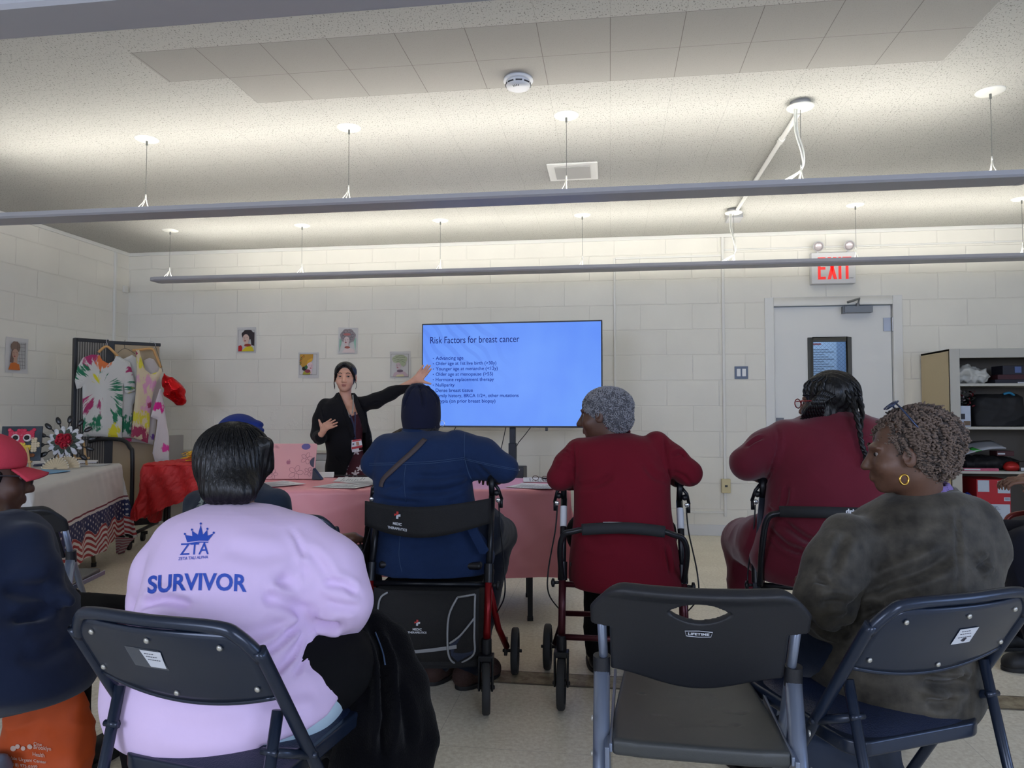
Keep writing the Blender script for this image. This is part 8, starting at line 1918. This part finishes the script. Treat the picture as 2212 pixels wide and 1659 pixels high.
def flat_sheet(name, label, pts, m, cat, th=.004, z=ZL, group=None):
    P = [onl(x, y, z) for x, y in pts]; c = np.mean(P, axis=0); t = thing(name, label, cat, (c[0], c[1], z), 0, group); mb = MB(); vs = [(p[0], p[1], z) for p in P]+[(p[0], p[1], z+th) for p in P]; n = len(P)
    mb.add(vs, [tuple(range(n-1, -1, -1)), tuple(range(n, 2*n))]+[(i, (i+1) % n, n+(i+1) % n, n+i) for i in range(n)]); mb.build('cover', m, t, world=True); return t
flat_sheet('paper_folder', 'light blue paper folder on the left table near its front edge', [(70, 1022.5), (112, 1023), (152, 1017.5), (92, 1014.5)], mat('folder_blue', (110, 158, 196), .6), 'folder')
flat_sheet('paper_folder', 'dark red paper folder at the front edge of the left table', [(44, 1031), (62, 1028), (92, 1023), (56, 1021)], mat('folder_red', (140, 44, 62), .6), 'folder')
flat_sheet('magazine', 'open white magazine at the far end of the left table', [(160, 1001), (208, 1000), (212, 996.5), (170, 996)], m_paper, 'magazine', .010); flat_sheet('paper_sheet', 'single printed sheet lying in front of the open magazine', [(170, 1007), (222, 1006), (240, 1002), (190, 1002)], mat('sheet_grey', (196, 198, 204), .6), 'paper', .002)
flat_sheet('cloth_strip', 'dark blue dotted cloth strip behind the fans', [(72, 1007), (100, 1005), (102, 1002), (74, 1004)], mat('strip_blue', (44, 50, 86), .7), 'cloth', .006)
p0, p1 = onl(92, 1001), atY(74, 962, onl(92, 1001)[1]+.05); mb = MB(); mb.tube([tuple(p0), tuple((p0+p1)/2+np.array([0, -.01, 0])), tuple(p1)], [.003, .008, .004], 8); meta(mb.build('paint_brush', m_rub, smooth=True), 'black paint brush leaning beside the owl picture', 'brush')
pc_ = [onl(70, 1004), onl(98, 1002), atY(82, 965, onl(90, 1003)[1]+.06), atY(66, 950, onl(90, 1003)[1]+.06)]; mb = MB(); mb.add(pc_, [(0, 1, 2, 3)]); meta(mb.build('white_card', m_paper, solid=.002), 'white card leaning behind the owl picture', 'card')

# ================================================================ RED TABLE
m_tissue = mat('red_tissue', (188, 34, 36), .6, var=.12, vscale=7); rc_ = atZ(470, 998, .74)
t = thing('small_table', 'small table wrapped in red tissue by the back wall', 'table', (rc_[0], 5.55, 0))
mb = MB(); mb.box2((-.50, -.30, .70), (.28, .38, .735)); mb.build('tabletop', mat('table_grey', (150, 150, 148), .5), t)
for x in (-.40, .2):
    for y in (-.22, .30):
        mb = MB(); mb.cyl((x, y, 0), (x, y, .70), .014, 10); mb.build('leg', m_blktube, t)
def tiss(u, v):
    p = np.array(drape(-.52, .30, -.32, .40, .7385, .42, seed=12, amp=.03, hemvar=.05)(u, v)); x, y, z = p
    d = .7385-z
    if d > .02:
        lift = (.38*math.exp(-((x+.05)/.16)**2)+.05*math.sin(x*17)) if y < -.3 else .05*math.sin(y*12)
        z = .7385-d*(1-max(-.25, lift)*1.4)
        y += .012*math.sin(x*31+z*14)+.006*abs(math.sin(x*55-z*38)); x += .010*math.sin(y*25+z*19)+.006*abs(math.sin(y*50-z*41))
    return (x, y, z+.004*math.sin(x*90)*math.sin(y*80))
mb = MB(); mb.grid(tiss, 110, 100); o = mb.build('tissue_cloth', m_tissue, None, smooth=False); o.location = (rc_[0], 5.55, 0); meta(o, 'crumpled red tissue paper draped over the small table', 'tablecloth')
rr = random.Random(6); cpz = atZ(418, 995, .745)
t = thing('crepe_paper_bundle', 'bundle of yellow and orange crepe paper strips on the red table', 'crepe paper', (cpz[0], cpz[1], .747))
for nm, colr, n in (('yellow_strips', (226, 176, 40), 26), ('orange_strips', (206, 96, 34), 12)):
    mb = MB()
    for k in range(n):
        a = rr.uniform(2.2, 5.2); L_ = rr.uniform(.06, .12); zz_ = rr.uniform(.004, .07); d = Vector((math.cos(a), math.sin(a), 0)); s_ = Vector((-d.y, d.x, 0))*.009; c_ = Vector((.02, 0, zz_*.5))
        mb.add([c_-s_, c_+s_, c_+d*L_*.5+s_+Vector((0, 0, zz_*.6)), c_+d*L_*.5-s_+Vector((0, 0, zz_*.6)), c_+d*L_+s_*.8+Vector((0, 0, zz_*.3)), c_+d*L_-s_*.8+Vector((0, 0, zz_*.3))], [(0, 1, 2, 3), (3, 2, 4, 5)])
    mb.build(nm, mat('crepe_%s' % nm, colr, .7), t, solid=.004)

# ================================================================ METAL CABINET
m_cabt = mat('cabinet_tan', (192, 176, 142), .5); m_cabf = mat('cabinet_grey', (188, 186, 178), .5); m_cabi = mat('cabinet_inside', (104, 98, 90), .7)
CX0, CX1, CY0, CY1, CZ = 2.745, 3.68, 6.24, 6.78, 1.655
t = thing('metal_cabinet', 'tan metal storage cabinet with open shelves right of the door', 'cabinet', ((CX0+CX1)/2, CY0, 0)); bx = lambda a, b_, nm, m, bv=.003: (lambda mb: mb.build(nm, m, t, world=True, bevel=bv))(MB().box2(a, b_))
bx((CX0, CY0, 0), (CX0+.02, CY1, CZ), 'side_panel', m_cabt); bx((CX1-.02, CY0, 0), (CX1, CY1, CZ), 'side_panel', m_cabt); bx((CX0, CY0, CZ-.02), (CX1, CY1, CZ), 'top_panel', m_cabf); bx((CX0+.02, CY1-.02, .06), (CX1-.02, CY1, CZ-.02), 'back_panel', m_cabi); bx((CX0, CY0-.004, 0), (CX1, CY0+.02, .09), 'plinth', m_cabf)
bx((CX0, CY0-.006, .09), (CX0+.075, CY0+.02, CZ), 'front_frame', m_cabf); bx((CX1-.05, CY0-.006, .09), (CX1, CY0+.02, CZ), 'front_frame', m_cabf); bx((CX0+.075, CY0-.006, CZ-.075), (CX1-.05, CY0+.02, CZ), 'front_frame', m_cabf)
SZ = [1.372, 1.02, .662]
for z in SZ: bx((CX0+.02, CY0+.01, z-.022), (CX1-.02, CY1-.02, z), 'shelf', m_cabf)
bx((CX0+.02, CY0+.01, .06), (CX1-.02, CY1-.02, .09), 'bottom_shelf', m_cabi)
def blob(name, label, cat, c, r, m, seed, amp=.012, group=None, flat0=True, sc=30):
    c = np.array(c, float); r = np.array(r); f = Field(c-r*1.4-.02, c+r*1.4+.03, .008); f.ell(c, r, .01); f.ell(c+r*[.35, .0, -.25], r*.8, .03); f.ell(c+r*[-.4, 0, -.2], r*.75, .03)
    V, Q = f.mesh(1); V = cloth_noise(V, Q, amp, sc, seed); 
    if flat0: V[:, 2] = np.maximum(V[:, 2], c[2]-r[2]*.98)
    V[:, 1] = np.clip(V[:, 1], c[1]-.14, c[1]+.14); o = sm_obj(name, (V, Q), m, None); return meta(o, label, cat, group)
m_plas = mat('white_plastic_bag', (206, 206, 200), .35, alpha=.9); m_blkbag = mat('black_bag_cloth', (18, 19, 24), .7)
blob('plastic_bag', 'crumpled white plastic bag on the top cabinet shelf', 'bag', (CX0+.19, CY0+.17, SZ[0]+.075), (.15, .12, .075), m_plas, 3, .022, sc=40); 
def bxo(name, label, cat, a, b_, m, extra=None, group=None):
    c = ((a[0]+b_[0])/2, (a[1]+b_[1])/2, a[2]); t = thing(name, label, cat, c, 0, group); mb = MB(); mb.box2(a, b_); mb.build('body', m, t, world=True, bevel=.002)
    if extra: extra(t)
    return t
mdk = mat('dark_box_card', (40, 40, 52), .6); mdk2 = mat('dark_maroon_box', (70, 30, 38), .6)
def lbl(x0, x1, z0, z1, y, m, nm='label'): return lambda t: MB().box2((x0, y-.002, z0), (x1, y, z1)).build(nm, m, t, world=True)
X0 = CX0+.02
bxo('box', 'dark box with a pale blue label on the top cabinet shelf', 'box', (X0+.44, CY0+.12, SZ[0]+.075), (X0+.60, CY0+.30, SZ[0]+.15), mdk, lbl(X0+.53, X0+.58, SZ[0]+.09, SZ[0]+.14, CY0+.12, mat('label_blue', (90, 110, 160), .6)), 'boxes on the top cabinet shelf'); bxo('box', 'long dark box at the bottom of the top shelf stack', 'box', (X0+.38, CY0+.12, SZ[0]), (X0+.60, CY0+.32, SZ[0]+.035), mdk, lbl(X0+.55, X0+.60, SZ[0]+.004, SZ[0]+.014, CY0+.12, m_white), 'boxes on the top cabinet shelf'); bxo('box', 'maroon box in the middle of the top shelf stack', 'box', (X0+.40, CY0+.12, SZ[0]+.035), (X0+.62, CY0+.30, SZ[0]+.075), mdk2, None, 'boxes on the top cabinet shelf')
t = bxo('mug_box', 'white mug gift box standing on the second cabinet shelf', 'box', (X0+.068, CY0+.05, SZ[1]), (X0+.155, CY0+.14, SZ[1]+.17), mat('box_white_blue', (186, 196, 214), .5), lbl(X0+.075, X0+.11, SZ[1]+.06, SZ[1]+.105, CY0+.05, mdk, 'picture')); MB().box2((X0+.10, CY0+.047, SZ[1]+.01), (X0+.15, CY0+.05, SZ[1]+.045)).build('picture', mat('box_photo', (110, 90, 70), .6), t, world=True)
t = thing('foil_flowers', 'dark red and silver foil flowers on top of the mug gift box', 'flowers', (X0+.11, CY0+.10, SZ[1]+.17)); rr = random.Random(4)
for nm, colr, n in (('silver_petals', (150, 140, 146), 26), ('red_petals', (96, 22, 34), 26), ('dark_leaves', (44, 50, 46), 26)):
    mb = MB()
    for k in range(n): c_ = Vector((rr.uniform(-.07, .09), rr.uniform(-.05, .05), rr.uniform(.0, .12))); mb.ball(c_, (.017, .004, .008), 6, rot=Matrix.Rotation(rr.uniform(0, 3), 3, 'Y') @ Matrix.Rotation(rr.uniform(0, 3), 3, 'Z'))
    mb.build(nm, mat('foil_%s' % nm, colr, .3, .5), t, smooth=True)
mb = MB(); mb.cyl((0, 0, 0), (0, 0, .05), .01, 8); mb.build('stems', m_blkbag, t)
f = Field((X0+.17, CY0+.03, SZ[1]-.02), (X0+.67, CY0+.42, SZ[1]+.32), .008); f.loft([(SZ[1]+.004, X0+.41, CY0+.22, .19, .13), (SZ[1]+.12, X0+.41, CY0+.22, .205, .14), (SZ[1]+.235, X0+.415, CY0+.22, .195, .12), (SZ[1]+.262, X0+.43, CY0+.22, .15, .08)], .02, p=4)
V, Q = f.mesh(1); V = cloth_noise(V, Q, .006, 26, 5); V[:, 2] = np.maximum(V[:, 2], SZ[1]+.002); meta(sm_obj('duffel_bag', (V, Q), m_blkbag, None), 'large black bag filling the second cabinet shelf', 'bag'); mb = MB(); mb.tube(smooth_path([(X0+.45, CY0+.14, SZ[1]+.266), (X0+.49, CY0+.13, SZ[1]+.278), (X0+.53, CY0+.14, SZ[1]+.258)], 5), .010, 8); meta(mb.build('blue_strap', mat('strap_cyan', (40, 130, 170), .6), smooth=True), 'bright blue strap on top of the black bag', 'strap')
t = thing('magazine', 'curved grey magazine with a green stripe on the third cabinet shelf', 'magazine', (X0+.26, CY0+.12, SZ[2]+.13)); cu = lambda u, v: (X0+.05+.36*u, CY0+.04+.22*v, SZ[2]+.115+.07*math.sin(u*PI*.55)+.05*v); mb = MB(); mb.grid(cu, 14, 4); mb.build('pages', mat('page_grey', (176, 180, 190), .5), t, world=True, smooth=True, solid=.008)
cu2 = lambda u, v: (X0+.05+.36*(.28+.12*u)+.03*(1-v), CY0+.034+.22*v*.4, SZ[2]+.122+.07*math.sin((.28+.12*u)*PI*.55)+.05*v*.4); mb = MB(); mb.grid(cu2, 4, 3); mb.build('green_stripe', mat('mag_green', (60, 170, 70), .5), t, world=True, smooth=True, solid=.004)
blob('black_cloth', 'folded black cloth heap under the magazine', 'cloth', (X0+.32, CY0+.20, SZ[2]+.060), (.26, .13, .055), m_blkbag, 8, .010)
bxo('flyer', 'pink printed flyer at the front of the third cabinet shelf', 'flyer', (X0+.06, CY0+.015, SZ[2]), (X0+.34, CY0+.06, SZ[2]+.022), mat('flyer_pink', (190, 90, 120), .6), lbl(X0+.08, X0+.2, SZ[2]+.006, SZ[2]+.018, CY0+.015, m_white)); blob('red_packet', 'shiny red packet at the front of the third cabinet shelf', 'packet', (X0+.455, CY0+.06, SZ[2]+.035), (.045, .03, .034), mat('packet_red', (170, 30, 30), .25, .3), 9, .006)
bxo('box', 'small dark box with white stripes beside the red packet', 'box', (X0+.50, CY0+.03, SZ[2]), (X0+.60, CY0+.15, SZ[2]+.075), mat('box_brown_dark', (52, 44, 40), .6), lbl(X0+.51, X0+.545, SZ[2]+.005, SZ[2]+.03, CY0+.03, m_white))
bxo('book', 'thin dark book under the magazine at the right', 'book', (X0+.37, CY0+.10, SZ[2]+.118), (X0+.50, CY0+.22, SZ[2]+.158), mdk2, lbl(X0+.375, X0+.43, SZ[2]+.13, SZ[2]+.142, CY0+.10, m_white))
# red and white carton on the lowest shelf, in front of the cabinet
rbx = atY(2108, 1035, 6.30); rby = atY(2181, 1035, 6.30); x0, x1 = rbx[0], rby[0]; zt_ = rbx[2]; z0_ = .092
t = thing('carton', 'red and white printed carton on the lowest cabinet shelf', 'box', ((x0+x1)/2, CY0+.08, z0_)); mb = MB(); mb.box2((x0, CY0+.05, z0_), (x1, CY0+.34, zt_)); mb.build('body', mat('carton_red', (186, 30, 44), .5), t, world=True, bevel=.002)
mwp = mat('carton_white', (196, 208, 224), .5); hh = zt_-z0_; ww = x1-x0; yq = CY0+.05
for (a, b_, c_, d_, nm) in ((.03, .37, .80, .985, 'white_panel'), (.62, .985, .78, .975, 'white_panel'), (.03, .97, .10, .60, 'print_panel'), (.80, .98, .655, .715, 'barcode_panel')): MB().box2((x0+ww*a, yq-.002, z0_+hh*c_), (x0+ww*b_, yq, z0_+hh*d_)).build(nm, mwp, t, world=True)
mb = MB()
for k in range(9): mb.box2((x0+ww*.06, yq-.003, z0_+hh*(.56-.022*k)), (x0+ww*(.60+.04*(k % 3)), yq-.0015, z0_+hh*(.567-.022*k)))
for k in range(6): mb.box2((x0+ww*(.18+.07*k), yq-.003, z0_+hh*.44), (x0+ww*(.20+.07*k), yq-.0015, z0_+hh*.555))
for k in range(7): mb.box2((x0+ww*.06, yq-.003, z0_+hh*(.34-.03*k)), (x0+ww*(.45+.05*(k % 2)), yq-.0015, z0_+hh*(.344-.03*k)))
for k in range(8): mb.box2((x0+ww*(.83+.017*k), yq-.003, z0_+hh*.665), (x0+ww*(.838+.017*k), yq-.0015, z0_+hh*.705))
mb.build('printing', mat('carton_ink', (120, 130, 150), .6), t, world=True)
blob('blue_bag', 'small bright blue bag beside the carton on the lowest shelf', 'bag', (x0-.055, CY0+.10, z0_+.20), (.06, .06, .20), mat('bag_blue', (26, 52, 150), .4), 4, .006)

# ================================================================ BAGS ON THE FLOOR
def sack(name, label, px_, Yc, w_, d_, h_, m, seed, cat='bag', lean=0):
    c = atZ(px_[0], px_[1], 0); f = Field((c[0]-w_*.75, c[1]-d_*.9, -.02), (c[0]+w_*.75, c[1]+d_*.9, h_*1.15), .008); f.loft([(.0, c[0], c[1], w_*.46, d_*.46), (h_*.3, c[0], c[1], w_*.52, d_*.5), (h_*.75, c[0]+lean, c[1], w_*.5, d_*.34), (h_, c[0]+lean, c[1], w_*.46, d_*.12)], .01, p=3.2)
    V, Q = f.mesh(1); V = cloth_noise(V, Q, .008, 26, seed); V[:, 2] = np.maximum(V[:, 2], .001); o = sm_obj(name, (V, Q), m, None); return meta(o, label, cat), V, Q
m_orange = mat('orange_bag_fabric', (196, 78, 24), .7, var=.1, vscale=8)
o, V, Q = sack('tote_bag', 'orange health tote bag on the floor behind the navy chair at the left edge', (95, 1700), 1.95, .26, .14, .33, m_orange, 3)
bvo = bvh_of(V, Q); mwh = mat('bag_print_cream', (206, 176, 160), .7)
def bag_text(nm, s, cx, cy, w_, h_):
    vs, fs = text_mesh(s, 1, .01, 'LEFT'); xs = [v[0] for v in vs]; ys = [v[1] for v in vs]; W_ = max(xs)-min(xs); H_ = max(ys)-min(ys)
    decal(nm, vs, fs, lambda x, y: (cx+(x-min(xs))/W_*w_, cy-((y-min(ys))/H_-.5)*h_+(x-min(xs))/W_*w_*.12), bvo, mwh, o, .004, sub=.3)
bag_text('print_one', 'One', 74, 1605, 18, 7); bag_text('print_brooklyn', 'Brooklyn', 74, 1613, 38, 11); bag_text('print_health', 'Health', 72, 1627, 26, 9); bag_text('print_line', 'Vale Urgent Center', 22, 1637, 80, 9); bag_text('print_phone', '(718) 975-0300', 22, 1650, 60, 9)
for (x, y, r_) in ((31, 1616, 6), (40, 1612, 5), (52, 1616, 5), (66, 1612, 5)):
    pts = [(x+r_*math.cos(2*PI*k/12), -(y+r_*math.sin(2*PI*k/12))) for k in range(12)]; decal('print_mark', pts[::-1], [tuple(range(12))], lambda a, b: (a, -b), bvo, mwh, o, .004)
sack('plastic_bag', 'grey and white plastic bag at the bottom left corner', (-45, 1745), 1.9, .16, .12, .15, mat('grey_bag', (96, 100, 116), .5, var=.5, vscale=14), 6)
sack('handbag', 'black handbag on the floor beyond the empty plastic chair', (1648, 1540), 2.8, .19, .14, .26, m_blkbag, 4)
o, V, Q = sack('shopping_bag', 'white plastic bag on the floor between the plastic chair and the olive velvet jacket', (1728, 1600), 2.6, .19, .13, .20, mat('pale_blue_bag', (186, 200, 224), .45), 8)
sack('dark_blue_bag', 'large dark blue bag on the floor under the right navy chair', (1800, 1745), 1.9, .36, .22, .25, mat('dark_blue_bag', (18, 30, 48), .7, var=.3, vscale=6), 5)
for k in range(2):
    mb = MB(); b0 = atZ(1738+9*k, 1600, .03); mb.tube(smooth_path([b0+np.array(v) for v in ((-.015, -.08, .08), (-.012, -.09, .17), (.005, -.09, .235), (.022, -.085, .17), (.018, -.08, .08))], 6), .004, 6); mb.build('handle', m_rub, o, world=True, smooth=True)
# backpack behind the presenter
t = thing('stool', 'dark stool behind the presenter under the brown backpack', 'stool', (-1.66, 5.85, 0)); mb = MB(); mb.box2((-.17, -.17, .62), (.17, .17, .66)); mb.build('seat', m_stand, t, bevel=.01)
for x in (-.14, .14):
    for y in (-.14, .14): mb = MB(); mb.cyl((x, y, 0), (x, y, .62), .013, 10); mb.build('leg', m_stand, t)
bc_ = atY(845, 945, 5.85); m_bp = mat('olive_brown_canvas', (78, 68, 54), .8); f = Field((-1.95, 5.62, .64), (-1.35, 6.08, 1.06), .008); f.loft([(.665, -1.66, 5.85, .18, .10), (.80, -1.66, 5.85, .20, .13), (.95, -1.655, 5.85, .18, .11), (1.0, -1.65, 5.85, .12, .06)], .02, p=2.6)
V, Q = f.mesh(1); o = sm_obj('backpack', (cloth_noise(V, Q, .008, 22, 4), Q), m_bp, None); meta(o, 'olive brown backpack just visible between the presenter and the navy beanie', 'bag')
mb = MB(); mb.tube(smooth_path([(-1.78, 5.74, .93), (-1.70, 5.72, .985), (-1.60, 5.72, .985), (-1.50, 5.74, .93)], 6), .012, 8); mb.build('strap', mat('strap_dark', (44, 38, 32), .8), o, smooth=True)
